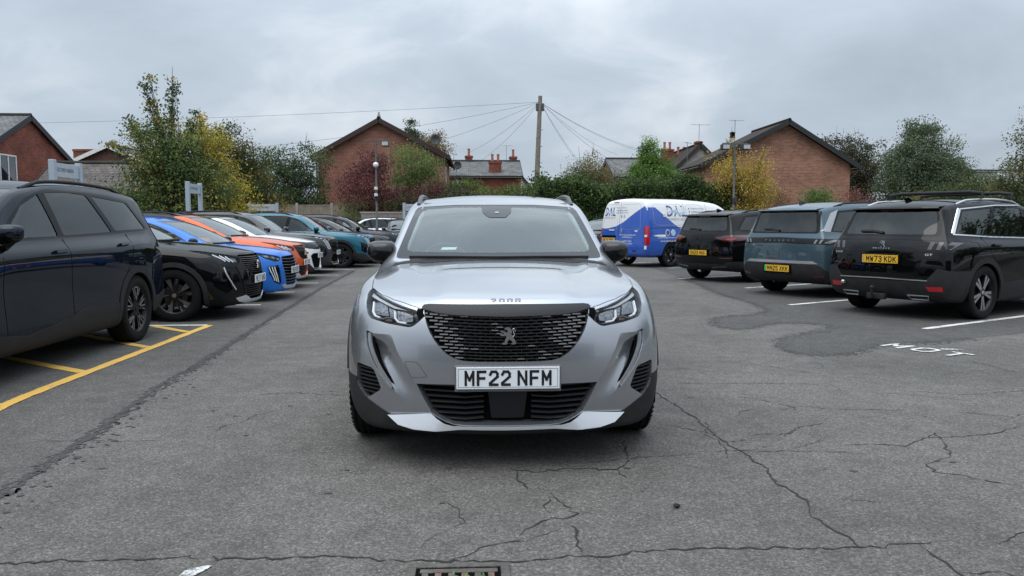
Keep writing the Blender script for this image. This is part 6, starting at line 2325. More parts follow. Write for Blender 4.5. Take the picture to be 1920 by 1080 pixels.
def crack(pts, w, parent, mat, rnd, z=0.0028, jag=0.016):
    """ragged dark crack following a line"""
    P = []
    for p, q in zip(pts, pts[1:]):
        L_ = math.hypot(q[0] - p[0], q[1] - p[1])
        k = max(2, int(L_ / 0.03))
        for i in range(k):
            t = i / k
            P.append(Vector((p[0] + (q[0] - p[0]) * t + rnd.gauss(0, jag * 0.5), p[1] + (q[1] - p[1]) * t + rnd.gauss(0, jag * 0.5))))
    P.append(Vector(pts[-1]))
    bm = bmesh.new()
    A, B = [], []
    n = len(P)
    for i in range(n):
        t = (P[min(i + 1, n - 1)] - P[max(i - 1, 0)])
        t = t.normalized() if t.length > 1e-6 else Vector((1, 0))
        nn = Vector((-t.y, t.x))
        e = min(1.0, min(i, n - 1 - i) / 4.0 + 0.25)
        ww = w * e * rnd.uniform(0.15, 1.3)
        a = P[i] + nn * ww / 2; b_ = P[i] - nn * ww / 2
        A.append(bm.verts.new((a.x, a.y, z))); B.append(bm.verts.new((b_.x, b_.y, z)))
    for i in range(n - 1):
        bm.faces.new((B[i], B[i + 1], A[i + 1], A[i]))
    bm.normal_update()
    for f in bm.faces:
        if f.normal.z < 0:
            f.normal_flip()
    return bm_obj('crack', bm, mat, parent)


def ground():
    soil = plain('soil_and_grass', (0.055, 0.065, 0.03), 0.95, var=0.5, scale=0.8)
    g = mesh_obj('ground', [(-900, -400, -0.02), (900, -400, -0.02), (900, 1400, -0.02), (-900, 1400, -0.02)], [(0, 1, 2, 3)], soil)
    tag(g, kind='structure')
    tm = asphalt('tarmac', (0.112, 0.107, 0.099), 0.22, 125.0)
    t = flat_poly('tarmac', [(-14, -30), (30, -30), (30, 34), (12, 36), (-3, 36.5), (-14, 40)], 0.0, tm)
    tag(t, kind='structure')
    # smoother darker strip left of the seam, newer tarmac on the right
    seam = [(-2.05, 1.6), (-2.24, 3.61), (-2.29, 4.33), (-2.48, 6.04), (-2.56, 7.52), (-2.79, 10.84), (-3.05, 15.0), (-3.3, 21.0)]
    old = asphalt('tarmac_bays', (0.094, 0.090, 0.084), 0.18, 130)
    flat_poly('tarmac_strip', seam + [(-3.5, 35.0), (-13.5, 35.0), (-13.5, -6), (-2.05, -6)], 0.0015, old, t)
    new = asphalt('tarmac_new', (0.076, 0.074, 0.070), 0.18, 130)
    stain = [(5.2, 22.5), (4.9, 18.0), (4.7, 15.6), (4.488, 14.035), (4.46, 13.2), (4.49, 12.352), (4.42, 11.6), (4.334, 11.029), (4.103, 10.635), (3.9, 10.5), (3.635, 10.403), (3.3, 10.2), (3.141, 9.84), (3.05, 9.5), (3.041, 9.269),
             (3.19, 9.021), (3.4, 9.15), (3.666, 9.492), (4.001, 9.634), (4.369, 9.51), (4.454, 9.25), (4.3, 8.98), (4.044, 8.796), (3.646, 8.469), (3.35, 8.2), (3.244, 7.905), (3.16, 7.65), (3.163, 7.462), (3.229, 7.239), (3.475, 7.196),
             (3.7, 7.3), (3.965, 7.522), (4.2, 7.75), (4.425, 7.847), (4.7, 7.9), (5.049, 8.002), (6.416, 8.547), (8, 8.9), (13, 10.5), (20, 14), (20, 26)]
    rnd = random.Random(11)
    dense = []
    for p, q in zip(stain, stain[1:] + stain[:1]):
        L_ = math.hypot(q[0] - p[0], q[1] - p[1])
        k = max(1, int(L_ / 0.045)) if L_ < 4 else 1
        for i in range(k):
            dense.append((p[0] + (q[0] - p[0]) * i / k + rnd.gauss(0, 0.006), p[1] + (q[1] - p[1]) * i / k + rnd.gauss(0, 0.006)))
    flat_poly('tarmac_patch', dense, 0.0015, new, t)
    bm = bmesh.new()
    for _ in range(6000):                      # grain along the ragged edge of the newer tarmac
        p = dense[rnd.randrange(len(dense) - 60)]
        x, y, r = p[0] + rnd.gauss(0, 0.05), p[1] + rnd.gauss(0, 0.07), rnd.uniform(0.003, 0.015)
        zz_ = 0.0017 + _ * 2e-7
        bm.faces.new([bm.verts.new((x + r * math.cos(i * 1.05) * rnd.uniform(0.5, 1.5), y + r * math.sin(i * 1.05) * rnd.uniform(0.5, 1.5), zz_)) for i in range(6)])
    tag(bm_obj('tarmac_grain', bm, new, t), kind='stuff')
    tar = plain('tar_black', (0.036, 0.035, 0.034), 0.8, var=0.4, scale=30)
    # seam: ragged tar band plus crumbs
    for k in range(3):
        off = (0.0, 0.035, -0.02)[k]
        crack([(x + off, y) for x, y in seam], (0.045, 0.022, 0.02)[k], t, tar, rnd, z=0.0030 + 0.0004 * k, jag=(0.03, 0.05, 0.04)[k])
    bm = bmesh.new()
    for _ in range(230):
        y = rnd.uniform(2.2, 9.0)
        x = float(np.interp(y, [p[1] for p in seam], [p[0] for p in seam])) + abs(rnd.gauss(0, 0.09)) + 0.02
        r = rnd.uniform(0.004, 0.02)
        a0 = rnd.uniform(0, 6.28)
        vs = [bm.verts.new((x + r * math.cos(a0 + i * 1.05) * rnd.uniform(0.4, 1.5), y + r * math.sin(a0 + i * 1.05) * rnd.uniform(0.3, 1.0), 0.0030 + _ * 2e-6)) for i in range(6)]
        f = bm.faces.new(vs)
    bm.normal_update()
    for f in bm.faces:
        if f.normal.z < 0: f.normal_flip()
    tag(bm_obj('tar_crumbs', bm, tar, t), kind='stuff')
    dark = plain('crack_black', (0.016, 0.016, 0.015), 0.95, var=0.3, scale=30)
    C_ = [([(0.171, 3.881), (0.225, 3.855), (0.315, 3.831), (0.505, 3.87), (0.616, 3.865), (0.733, 3.839), (0.809, 3.938), (0.842, 4.127), (0.875, 4.371)], 0.013),
          ([(0.225, 3.849), (0.206, 3.766), (0.231, 3.659), (0.251, 3.569)], 0.016), ([(0.733, 3.839), (0.754, 3.713), (0.827, 3.714)], 0.012),
          ([(0.35, 3.528), (0.375, 3.444), (0.409, 3.341), (0.442, 3.255), (0.403, 3.195), (0.328, 3.219), (0.259, 3.143), (0.177, 3.027)], 0.014),
          ([(0.352, 3.457), (0.312, 3.346), (0.332, 3.26)], 0.011), ([(0.375, 3.157), (0.421, 3.097), (0.423, 3.006), (0.401, 2.92), (0.413, 2.854)], 0.016), ([(0.442, 3.255), (0.518, 3.241)], 0.009),
          ([(0.765, 3.508), (0.841, 3.578)], 0.01),
          ([(-2.4, 2.88), (-1.79, 2.866), (-1.11, 2.885), (-0.719, 2.861), (-0.517, 2.864), (-0.433, 2.844), (-0.342, 2.82), (-0.187, 2.805), (-0.039, 2.805), (0.122, 2.782), (0.259, 2.806), (0.398, 2.823), (0.535, 2.816), (0.611, 2.852), (0.819, 2.866), (1.112, 2.858), (1.512, 2.846), (1.771, 2.876), (1.833, 2.887)], 0.015),
          ([(1.767, 2.87), (1.764, 2.766), (1.769, 2.664), (1.757, 2.592), (1.78, 2.4)], 0.016),
          ([(1.364, 5.704), (1.401, 5.358), (1.445, 4.776), (1.451, 4.431), (1.489, 4.129), (1.52, 3.815), (1.479, 3.633), (1.526, 3.365), (1.467, 3.17), (1.489, 3.023), (1.524, 2.917), (1.512, 2.846)], 0.020),
          ([(1.197, 4.715), (1.319, 4.603), (1.43, 4.51)], 0.010), ([(1.223, 4.142), (1.476, 4.141), (1.955, 4.106), (2.165, 4.051)], 0.010), ([(1.658, 4.453), (1.905, 4.474), (2.034, 4.603), (2.222, 4.701)], 0.012),
          ([(2.059, 4.216), (2.331, 4.233), (2.479, 4.184), (2.807, 4.43), (2.746, 4.273), (2.603, 3.965)], 0.012), ([(2.603, 3.965), (2.381, 3.847), (2.371, 3.726), (2.479, 3.651), (2.568, 3.558), (2.654, 3.49)], 0.014),
          ([(2.66, 4.34), (2.946, 4.358), (3.168, 4.412), (3.453, 4.569)], 0.012), ([(1.713, 3.375), (1.872, 3.329)], 0.008), ([(1.558, 5.967), (2.025, 5.922), (2.555, 5.919), (2.762, 5.841)], 0.010),
          ([(4.621, 6.892), (4.646, 6.517), (4.644, 6.18)], 0.010), ([(-1.643, 5.718), (-1.336, 5.757), (-0.997, 5.65), (-0.72, 5.62)], 0.012), ([(2.2, 5.2), (2.5, 5.05), (3.1, 5.0)], 0.008), ([(3.3, 5.6), (3.7, 5.45), (4.3, 5.6)], 0.010), ([(-1.6, 8.2), (-1.0, 8.0), (-0.4, 8.1)], 0.012)]
    for pts, w in C_:
        crack(pts, w * 0.75, t, dark, rnd)
    for _ in range(34):                        # fine crazing
        x, y, a = rnd.uniform(-1.9, 4.2), rnd.uniform(2.6, 7.5), rnd.choice((0.0, 0.2, 2.9, 1.2)) + rnd.gauss(0, 0.35)
        pts = [(x, y)]
        for k in range(rnd.randint(2, 5)):
            a += rnd.gauss(0, 0.5)
            pts.append((pts[-1][0] + 0.16 * math.cos(a), pts[-1][1] + 0.16 * math.sin(a)))
        crack(pts, rnd.uniform(0.003, 0.007), t, dark, rnd, z=0.0025 + 0.00001 * _, jag=0.012)
    # flat dark stains and gum marks
    bm = bmesh.new()
    for _ in range(34):
        x, y = rnd.uniform(-2.0, 3.2), rnd.uniform(2.5, 6.5)
        r = rnd.uniform(0.006, 0.02)
        vs = [bm.verts.new((x + r * math.cos(i * 0.785) * rnd.uniform(0.6, 1.6), y + r * math.sin(i * 0.785) * rnd.uniform(0.4, 1.0), 0.0032 + _ * 4e-6)) for i in range(8)]
        bm.faces.new(vs)
    tag(bm_obj('gum_stains', bm, plain('gum_dark', (0.055, 0.054, 0.05), 0.9), t), kind='stuff')
    bm = bmesh.new()
    for _ in range(260):                       # loose grit, fallen bits
        x, y = rnd.uniform(-4.0, 5.5), rnd.uniform(2.4, 12.0)
        r = rnd.uniform(0.002, 0.0045)
        q = bmesh.ops.create_icosphere(bm, subdivisions=1, radius=r, matrix=Matrix.Translation((x, y, 0.002 + r * 0.3)))
    tag(bm_obj('grit', bm, plain('grit_pale', (0.30, 0.29, 0.27), 0.9, var=0.4, scale=3), t), kind='stuff')
    # ---- painted lines
    wl = worn_paint('white_line_paint', (0.66, 0.65, 0.61), 0.50)
    yl = worn_paint('yellow_line_paint', (0.66, 0.39, 0.075), 0.44)
    Z = 0.0045
    for y in (9.73, 12.15, 14.42, 16.62, 19.2, 21.6, 23.9, 26.0, 28.4, 30.8):
        line_rect('bay_line', (-3.38, y), (-8.2, y + 0.02), 0.085, Z, wl, t)
    line_rect('yellow_line', (-3.34, 9.70), (-3.33, 5.75), 0.10, Z + 0.002, yl, t)
    line_rect('yellow_line', (-3.335, 5.78), (-3.29, 5.30), 0.10, Z + 0.0025, yl, t)
    line_rect('yellow_line', (-3.295, 5.33), (-3.16, 4.7), 0.10, Z + 0.003, yl, t)
    for a, b_ in (((-3.38, 6.66), (-4.75, 7.63)), ((-3.38, 7.98), (-4.9, 9.25)), ((-3.40, 9.12), (-4.0, 9.66)), ((-3.38, 5.45), (-4.75, 6.35))):
        line_rect('yellow_hatch_line', a, b_, 0.10, Z + 0.001, yl, t)
    hx, hy = 0.875, 0.485
    for (x, y, l) in ((5.46, 8.96, 5.0), (4.96, 11.75, 5.0), (5.40, 14.92, 5.0), (4.75, 17.55, 5.0), (5.58, 21.77, 4.5), (4.9, 24.6, 4.5)):
        line_rect('bay_line', (x, y), (x + hx * l, y + hy * l), 0.09, Z, wl, t)
    # lettering on the tarmac
    V, F = [], []
    up = Vector((0.90, 0.43)); rt = Vector((0.43, -0.90))
    o = Vector((4.24, 7.74))
    k0 = 0
    for i, ch in enumerate('MOT'):
        for q in glyph_quads(ch, 0.31 * i, 0.0, 0.22, 0.29, 0.043):
            b_ = len(V)
            k0 += 1
            for u, v in q:
                p = o + rt * u + up * v
                V.append((p.x, p.y, Z + 0.0003 * k0))
            F.append((b_, b_ + 1, b_ + 2, b_ + 3))
    lt = mesh_obj('road_lettering', V, F, worn_paint('lettering_paint', (0.62, 0.61, 0.57), 0.52), t)
    for f in lt.data.polygons:
        if f.normal.z < 0:
            f.flip()
    flat_poly('paint_mark', [(-1.07, 2.765), (-1.02, 2.80), (-0.985, 2.805), (-0.995, 2.77), (-1.03, 2.71), (-1.08, 2.69)], Z, worn_paint('white_worn', (0.6, 0.6, 0.58), 0.62), t)
    flat_poly('paint_mark', [(4.72, 7.46), (4.86, 7.40), (4.94, 7.42), (4.90, 7.50), (4.78, 7.52)], Z, worn_paint('white_worn', (0.6, 0.6, 0.58), 0.62), t)
    # ---- gully grating
    iron = plain('cast_iron', (0.10, 0.09, 0.08), 0.7, metal=0.3, var=0.45, scale=18, bump=0.5, bscale=120)
    rust = plain('rusty_iron', (0.16, 0.10, 0.075), 0.8, metal=0.2, var=0.5, scale=25, bump=0.5, bscale=120)
    gr = empty('gully_grating', (-0.065, 2.60, 0.0))
    bm = bmesh.new()
    for lo, hi in (((-0.19, 0.135, -0.05), (0.19, 0.165, 0.012)), ((-0.19, -0.165, -0.05), (0.19, -0.135, 0.012)), ((-0.19, -0.135, -0.05), (-0.155, 0.135, 0.0118)), ((0.155, -0.135, -0.05), (0.19, 0.135, 0.0118))):
        add_box(bm, lo, hi, 0.004)
    bm_obj('grate_frame', bm, iron, gr)
    box('grate_pit', (-0.158, -0.138, 0.0045), (0.158, 0.138, 0.0065), M_dark(), gr)
    for k in range(6):
        x = -0.12 + 0.048 * k
        box('grate_bar', (x - 0.012, -0.11, 0.0065), (x + 0.012, 0.085, 0.0120), rust if k % 2 else iron, gr, bev=0.003)
    box('grate_rib', (-0.14, 0.088, 0.0065), (0.145, 0.118, 0.0125), iron, gr, bev=0.004)
    box('grate_rib', (-0.14, -0.13, 0.0065), (0.145, -0.112, 0.0125), iron, gr, bev=0.004)
    tag(gr, 'cast iron gully grating set in the tarmac in front of the silver SUV', 'drain cover')
    bm = bmesh.new()
    for _ in range(45):
        x, y = rnd.uniform(-0.10, 0.03), rnd.uniform(2.54, 2.63)
        r = rnd.uniform(0.006, 0.012); a0 = rnd.uniform(0, 6.28)
        z = rnd.uniform(0.014, 0.035)
        vs = [bm.verts.new((x + r * math.cos(a0 + t_) * s_, y + r * math.sin(a0 + t_) * s_, z + 0.004 * i)) for i, (t_, s_) in enumerate(((0, 1.2), (1.57, 0.6), (3.14, 1.2), (4.71, 0.6)))]
        bm.faces.new(vs)
    w_ = bm_obj('weed', bm, plain('weed_green', (0.06, 0.13, 0.03), 0.7, var=0.3), None)
    tag(w_, 'small green weed sprouting through the gully grating', 'weed')
    # stone near the cracks
    bm = bmesh.new()
    bmesh.ops.create_icosphere(bm, subdivisions=2, radius=0.014)
    for v in bm.verts:
        v.co = (v.co.x * rnd.uniform(0.8, 1.3), v.co.y * rnd.uniform(0.8, 1.2), v.co.z * rnd.uniform(0.6, 1.0))
    st = bm_obj('stone', bm, plain('black_stone', (0.01, 0.01, 0.01), 0.8), None, loc=(0.905, 3.30, 0.012))
    tag(st, 'small black stone lying on the cracked tarmac', 'stone')


# ------------------------------------------------------------------ buildings
def brick_mat(name, c1, c2, mortar, rough=0.9, scale=1.0, blotch=0.3):
    if name in MATS:
        return MATS[name]
    m, nt, b = new_mat(name)
    L = nt.links.new
    tc = nd(nt, 'ShaderNodeTexCoord')
    geo = nd(nt, 'ShaderNodeNewGeometry')
    sp = nd(nt, 'ShaderNodeSeparateXYZ'); L(tc.outputs['Object'], sp.inputs[0])
    sn = nd(nt, 'ShaderNodeSeparateXYZ'); L(geo.outputs['Normal'], sn.inputs[0])
    ax = nd(nt, 'ShaderNodeMath', operation='ABSOLUTE'); L(sn.outputs[0], ax.inputs[0])
    gt = nd(nt, 'ShaderNodeMath', operation='GREATER_THAN'); gt.inputs[1].default_value = 0.6; L(ax.outputs[0], gt.inputs[0])
    mx = nd(nt, 'ShaderNodeMix'); mx.data_type = 'FLOAT'
    L(gt.outputs[0], mx.inputs[0]); L(sp.outputs[0], mx.inputs[2]); L(sp.outputs[1], mx.inputs[3])
    cb = nd(nt, 'ShaderNodeCombineXYZ'); L(mx.outputs[0], cb.inputs[0]); L(sp.outputs[2], cb.inputs[1])
    br = nd(nt, 'ShaderNodeTexBrick')
    br.inputs['Scale'].default_value = 1.0
    br.inputs['Brick Width'].default_value = 0.235 * scale
    br.inputs['Row Height'].default_value = 0.085 * scale
    br.inputs['Mortar Size'].default_value = 0.009
    br.inputs['Mortar Smooth'].default_value = 0.3
    br.inputs['Bias'].default_value = -0.1
    br.inputs['Color1'].default_value = c4(c1)
    br.inputs['Color2'].default_value = c4(c2)
    br.inputs['Mortar'].default_value = c4(mortar)
    L(cb.outputs[0], br.inputs['Vector'])
    n = nd(nt, 'ShaderNodeTexNoise'); n.inputs['Scale'].default_value = 0.9; n.inputs['Detail'].default_value = 8; n.inputs['Roughness'].default_value = 0.7
    L(tc.outputs['Object'], n.inputs['Vector'])
    mr = nd(nt, 'ShaderNodeMapRange')
    mr.inputs['From Min'].default_value = 0.3; mr.inputs['From Max'].default_value = 0.7
    mr.inputs['To Min'].default_value = 1 - blotch; mr.inputs['To Max'].default_value = 1 + blotch
    L(n.outputs['Fac'], mr.inputs['Value'])
    sc = nd(nt, 'ShaderNodeVectorMath', operation='SCALE')
    L(br.outputs['Color'], sc.inputs[0]); L(mr.outputs[0], sc.inputs['Scale'])
    L(sc.outputs[0], b.inputs['Base Color'])
    b.inputs['Roughness'].default_value = rough
    b.inputs['Specular IOR Level'].default_value = 0.2
    bp = nd(nt, 'ShaderNodeBump'); bp.inputs['Strength'].default_value = 0.4; bp.inputs['Distance'].default_value = 0.01
    bp.invert = True
    L(br.outputs['Fac'], bp.inputs['Height']); L(bp.outputs[0], b.inputs['Normal'])
    MATS[name] = m
    return m


def tile_mat(name, c1, c2, w=0.3, h=0.22, blotch=0.35):
    """roof tiles or slates: overlapping rows; coordinates run along the slope"""
    if name in MATS:
        return MATS[name]
    m, nt, b = new_mat(name)
    L = nt.links.new
    tc = nd(nt, 'ShaderNodeTexCoord')
    br = nd(nt, 'ShaderNodeTexBrick')
    br.inputs['Scale'].default_value = 1.0
    br.inputs['Brick Width'].default_value = w
    br.inputs['Row Height'].default_value = h
    br.inputs['Mortar Size'].default_value = 0.014
    br.inputs['Color1'].default_value = c4(c1); br.inputs['Color2'].default_value = c4(c2)
    br.inputs['Mortar'].default_value = c4([x * 0.35 for x in c1])
    L(tc.outputs['UV'], br.inputs['Vector'])
    n = nd(nt, 'ShaderNodeTexNoise'); n.inputs['Scale'].default_value = 1.3; n.inputs['Detail'].default_value = 8; n.inputs['Roughness'].default_value = 0.7
    L(tc.outputs['Object'], n.inputs['Vector'])
    mr = nd(nt, 'ShaderNodeMapRange')
    mr.inputs['From Min'].default_value = 0.3; mr.inputs['From Max'].default_value = 0.7
    mr.inputs['To Min'].default_value = 1 - blotch; mr.inputs['To Max'].default_value = 1 + blotch
    L(n.outputs['Fac'], mr.inputs['Value'])
    sc = nd(nt, 'ShaderNodeVectorMath', operation='SCALE')
    L(br.outputs['Color'], sc.inputs[0]); L(mr.outputs[0], sc.inputs['Scale'])
    L(sc.outputs[0], b.inputs['Base Color'])
    b.inputs['Roughness'].default_value = 0.85
    b.inputs['Specular IOR Level'].default_value = 0.15
    bp = nd(nt, 'ShaderNodeBump'); bp.inputs['Strength'].default_value = 0.6; bp.inputs['Distance'].default_value = 0.02
    bp.invert = True
    L(br.outputs['Fac'], bp.inputs['Height']); L(bp.outputs[0], b.inputs['Normal'])
    MATS[name] = m
    return m


def slab(name, quad, th, mat, parent):
    """roof slab: quad = eave a, eave b, ridge b, ridge a (top face), thickness downward; UV in metres along the slope"""
    q = [Vector(p) for p in quad]
    n = (q[1] - q[0]).cross(q[3] - q[0]).normalized()
    if n.z < 0:
        n = -n
    bm = bmesh.new()
    uv = bm.loops.layers.uv.new('UVMap')
    T = [bm.verts.new(p) for p in q]
    B = [bm.verts.new(p - n * th) for p in q]
    eu = (q[1] - q[0]).normalized()
    ev = (q[3] - q[0]); ev = (ev - eu * ev.dot(eu)).normalized()
    fs = [bm.faces.new(T), bm.faces.new(B[::-1])] + [bm.faces.new((T[i], B[i], B[(i + 1) % 4], T[(i + 1) % 4])) for i in range(4)]
    bmesh.ops.recalc_face_normals(bm, faces=bm.faces[:])
    for f in bm.faces:
        for lp in f.loops:
            d = lp.vert.co - q[0]
            lp[uv].uv = (d.dot(eu), d.dot(ev))
    return bm_obj(name, bm, mat, parent)


def window_part(parent, plane, u0, u1, z0, z1, at_, frame, glassm, out=1, bars=(0.5,), sill=True):
    """window on a wall: plane 'y' (wall faces -y at y = at_) or 'x' (wall faces out*x at x = at_)"""
    def P(u, w, z):
        return (u, at_ - w, z) if plane == 'y' else (at_ + out * w, u, z)

    def bx_(bm, u_0, u_1, w0, w1, z_0, z_1):
        a, b = P(u_0, w0, z_0), P(u_1, w1, z_1)
        add_box(bm, [min(a[i], b[i]) for i in range(3)], [max(a[i], b[i]) for i in range(3)])
    bm = bmesh.new()
    t = 0.07
    bx_(bm, u0, u1, 0.01, 0.05, z1 - t, z1); bx_(bm, u0, u1, 0.01, 0.05, z0, z0 + t)
    bx_(bm, u0, u0 + t, 0.01, 0.049, z0 + t, z1 - t); bx_(bm, u1 - t, u1, 0.01, 0.049, z0 + t, z1 - t)
    for f in bars:
        u = u0 + (u1 - u0) * f
        bx_(bm, u - t / 2, u + t / 2, 0.01, 0.048, z0 + t, z1 - t)
    w = bm_obj('window', bm, frame, parent)
    bm = bmesh.new()
    bx_(bm, u0 + t * 0.5, u1 - t * 0.5, 0.004, 0.018, z0 + t * 0.5, z1 - t * 0.5)
    bm_obj('pane', bm, glassm, w)
    if sill:
        bm = bmesh.new()
        bx_(bm, u0 - 0.08, u1 + 0.08, 0.004, 0.12, z0 - 0.09, z0 - 0.005)
        bm_obj('sill', bm, plain('stone_sill', (0.42, 0.40, 0.36), 0.85), w)
    return w


def chimney(parent, x, y, z0, z1, w, d, brick, pots=2, pot_mat=None):
    bm = bmesh.new()
    add_box(bm, (x - w / 2, y - d / 2, z0), (x + w / 2, y + d / 2, z1))
    add_box(bm, (x - w / 2 - 0.05, y - d / 2 - 0.05, z1 - 0.17), (x + w / 2 + 0.05, y + d / 2 + 0.05, z1 - 0.03))
    ch = bm_obj('chimney', bm, brick, parent)
    for k in range(pots):
        px = x + (k - (pots - 1) / 2) * w / max(1, pots) * 0.95
        bm = bmesh.new()
        add_lathe(bm, [(0.115, z1 - 0.02), (0.10, z1 + 0.25), (0.10, z1 + 0.52), (0.125, z1 + 0.54), (0.125, z1 + 0.60), (0.08, z1 + 0.60), (0.08, z1 + 0.2)], 12, 'z')
        bmesh.ops.translate(bm, verts=bm.verts[:], vec=(px, y, 0))
        bm_obj('chimney_pot', bm, pot_mat or plain('terracotta_pot', (0.36, 0.13, 0.08), 0.85, var=0.25), ch, smooth=True, angle=50)
    return ch


def gable_house(name, x0, x1, y0, y1, ze, zr, axis, wall, roof, trim, over=0.35, th=0.16, peak=0.5, ridge_mat=None):
    """house with a pitched roof; axis 'y': gable faces the camera (ridge runs along y); 'x': ridge runs along x"""
    root = empty(name, ((x0 + x1) / 2, (y0 + y1) / 2, 0))
    ox, oy = root.location.x, root.location.y
    X0, X1, Y0, Y1 = x0 - ox, x1 - ox, y0 - oy, y1 - oy
    bm = bmesh.new()
    if axis == 'y':
        px = X0 + (X1 - X0) * peak
        prof = [(X0, -0.3), (X1, -0.3), (X1, ze), (px, zr), (X0, ze)]
        A = [bm.verts.new((u, Y0, v)) for u, v in prof]; B = [bm.verts.new((u, Y1, v)) for u, v in prof]
    else:
        py = Y0 + (Y1 - Y0) * peak
        prof = [(Y0, -0.3), (Y1, -0.3), (Y1, ze), (py, zr), (Y0, ze)]
        A = [bm.verts.new((X0, u, v)) for u, v in prof]; B = [bm.verts.new((X1, u, v)) for u, v in prof]
    bm.faces.new(A); bm.faces.new(B[::-1])
    for i in range(5):
        bm.faces.new((A[i], B[i], B[(i + 1) % 5], A[(i + 1) % 5]))
    bmesh.ops.recalc_face_normals(bm, faces=bm.faces[:])
    bm_obj('wall', bm, wall, root)
    g = 0.05
    if axis == 'y':
        for s, xe in ((-1, X0), (1, X1)):
            sl = (zr - ze) / abs(px - xe)
            xo = xe + s * over
            zo = ze - over * sl
            up = th + 0.02
            rf = slab('roof_slope', [(xo, Y0 - over, zo + up), (xo, Y1 + over, zo + up), (px, Y1 + over, zr + up), (px, Y0 - over, zr + up)], th * 0.6, roof, root)
            # bargeboard on the gable edge
            bmb = bmesh.new()
            a, b_ = Vector((xo, Y0 - over - 0.03, zo)), Vector((px, Y0 - over - 0.03, zr))
            d = (b_ - a).normalized(); n_ = Vector((0, -1, 0)).cross(d); n_ = n_ if n_.z > 0 else -n_
            vs = [a + n_ * (up + 0.02), b_ + n_ * (up + 0.02), b_ - n_ * 0.07, a - n_ * 0.07]
            F_ = [bmb.verts.new(v) for v in vs] + [bmb.verts.new(v + Vector((0, 0.045, 0))) for v in vs]
            for q in ((0, 1, 2, 3), (7, 6, 5, 4), (0, 4, 5, 1), (1, 5, 6, 2), (2, 6, 7, 3), (3, 7, 4, 0)):
                bmb.faces.new([F_[i] for i in q])
            bmesh.ops.recalc_face_normals(bmb, faces=bmb.faces[:])
            bm_obj('bargeboard', bmb, trim, root)
            tube('gutter', [(xo + s * 0.05, Y0 - over + 0.05, zo + 0.02), (xo + s * 0.05, Y1 + over - 0.05, zo + 0.02)], 0.06, plain('gutter_black', (0.02, 0.02, 0.02), 0.5), root)
        tube('ridge_tiles', [(px, Y0 - over - 0.02, zr + th + 0.03), (px, Y1 + over + 0.02, zr + th + 0.03)], 0.11, ridge_mat or roof, root)
    else:
        for s, ye in ((-1, Y0), (1, Y1)):
            sl = (zr - ze) / abs(py - ye)
            yo = ye + s * over
            zo = ze - over * sl
            up = th + 0.02
            slab('roof_slope', [(X0 - over * 0.6, yo, zo + up), (X1 + over * 0.6, yo, zo + up), (X1 + over * 0.6, py, zr + up), (X0 - over * 0.6, py, zr + up)], th * 0.6, roof, root)
            for xe, so in ((X0 - over * 0.6 - 0.03, 1), (X1 + over * 0.6 + 0.03, -1)):
                bmb = bmesh.new()
                a, b_ = Vector((xe, yo, zo)), Vector((xe, py, zr))
                d = (b_ - a).normalized(); n_ = Vector((1, 0, 0)).cross(d); n_ = n_ if n_.z > 0 else -n_
                vs = [a + n_ * (up + 0.02), b_ + n_ * (up + 0.02), b_ - n_ * 0.10, a - n_ * 0.10]
                F_ = [bmb.verts.new(v) for v in vs] + [bmb.verts.new(v + Vector((so * 0.045, 0, 0))) for v in vs]
                for q in ((0, 1, 2, 3), (7, 6, 5, 4), (0, 4, 5, 1), (1, 5, 6, 2), (2, 6, 7, 3), (3, 7, 4, 0)):
                    bmb.faces.new([F_[i] for i in q])
                bmesh.ops.recalc_face_normals(bmb, faces=bmb.faces[:])
                bm_obj('bargeboard', bmb, trim, root)
            tube('gutter', [(X0 - 0.1, yo + s * 0.05, zo + 0.02), (X1 + 0.1, yo + s * 0.05, zo + 0.02)], 0.06, plain('gutter_black', (0.02, 0.02, 0.02), 0.5), root)
        tube('ridge_tiles', [(X0 - over * 0.6, py, zr + th + 0.03), (X1 + over * 0.6, py, zr + th + 0.03)], 0.11, ridge_mat or roof, root)
    return root


def aerial(x, y, z0, z1, label, yaw=0.0, n=7, boom=0.9):
    steel = plain('aerial_grey', (0.20, 0.21, 0.22), 0.5, metal=0.6)
    bm = bmesh.new()
    add_tube(bm, [(0, 0, 0), (0, 0, z1 - z0)], 0.018, 6)
    c, s = math.cos(yaw), math.sin(yaw)
    add_tube(bm, [(-c * boom * 0.4, -s * boom * 0.4, z1 - z0 - 0.05), (c * boom * 0.6, s * boom * 0.6, z1 - z0 - 0.02)], 0.012, 6)
    for k in range(n):
        t = -0.4 + k / (n - 1)
        p = Vector((c * boom * t, s * boom * t, z1 - z0 - 0.03))
        d = Vector((-s, c, 0)) * 0.16 + Vector((0, 0, 0.05))
        add_tube(bm, [p - d, p + d], 0.008, 5)
    o = bm_obj('tv_aerial', bm, steel, None, loc=(x, y, z0))
    tag(o, label, 'aerial', 'roof aerials')
    return o


def dish(x, y, z, label, yaw, r=0.42):
    g = plain('dish_grey', (0.07, 0.075, 0.08), 0.6)
    root = empty('satellite_dish', (x, y, z), yaw)
    bm = bmesh.new()
    prof = [(0.001, 0.10), (r * 0.35, 0.085), (r * 0.7, 0.045), (r, -0.03), (r * 0.98, -0.045), (r * 0.68, 0.03), (r * 0.33, 0.07), (0.001, 0.085)]
    add_lathe(bm, prof, 24, 'y')
    bmesh.ops.recalc_face_normals(bm, faces=bm.faces[:])
    bm_obj('reflector', bm, g, root, smooth=True)
    tube('feed_arm', [(0, 0.0, -r), (0, -0.35, -r * 0.45), (0, -0.42, -r * 0.1)], 0.018, g, root)
    tube('bracket', [(0, 0.08, 0), (0, 0.30, -0.1), (0, 0.34, -0.5)], 0.025, g, root)
    tag(root, label, 'satellite dish', 'satellite dishes on the houses')


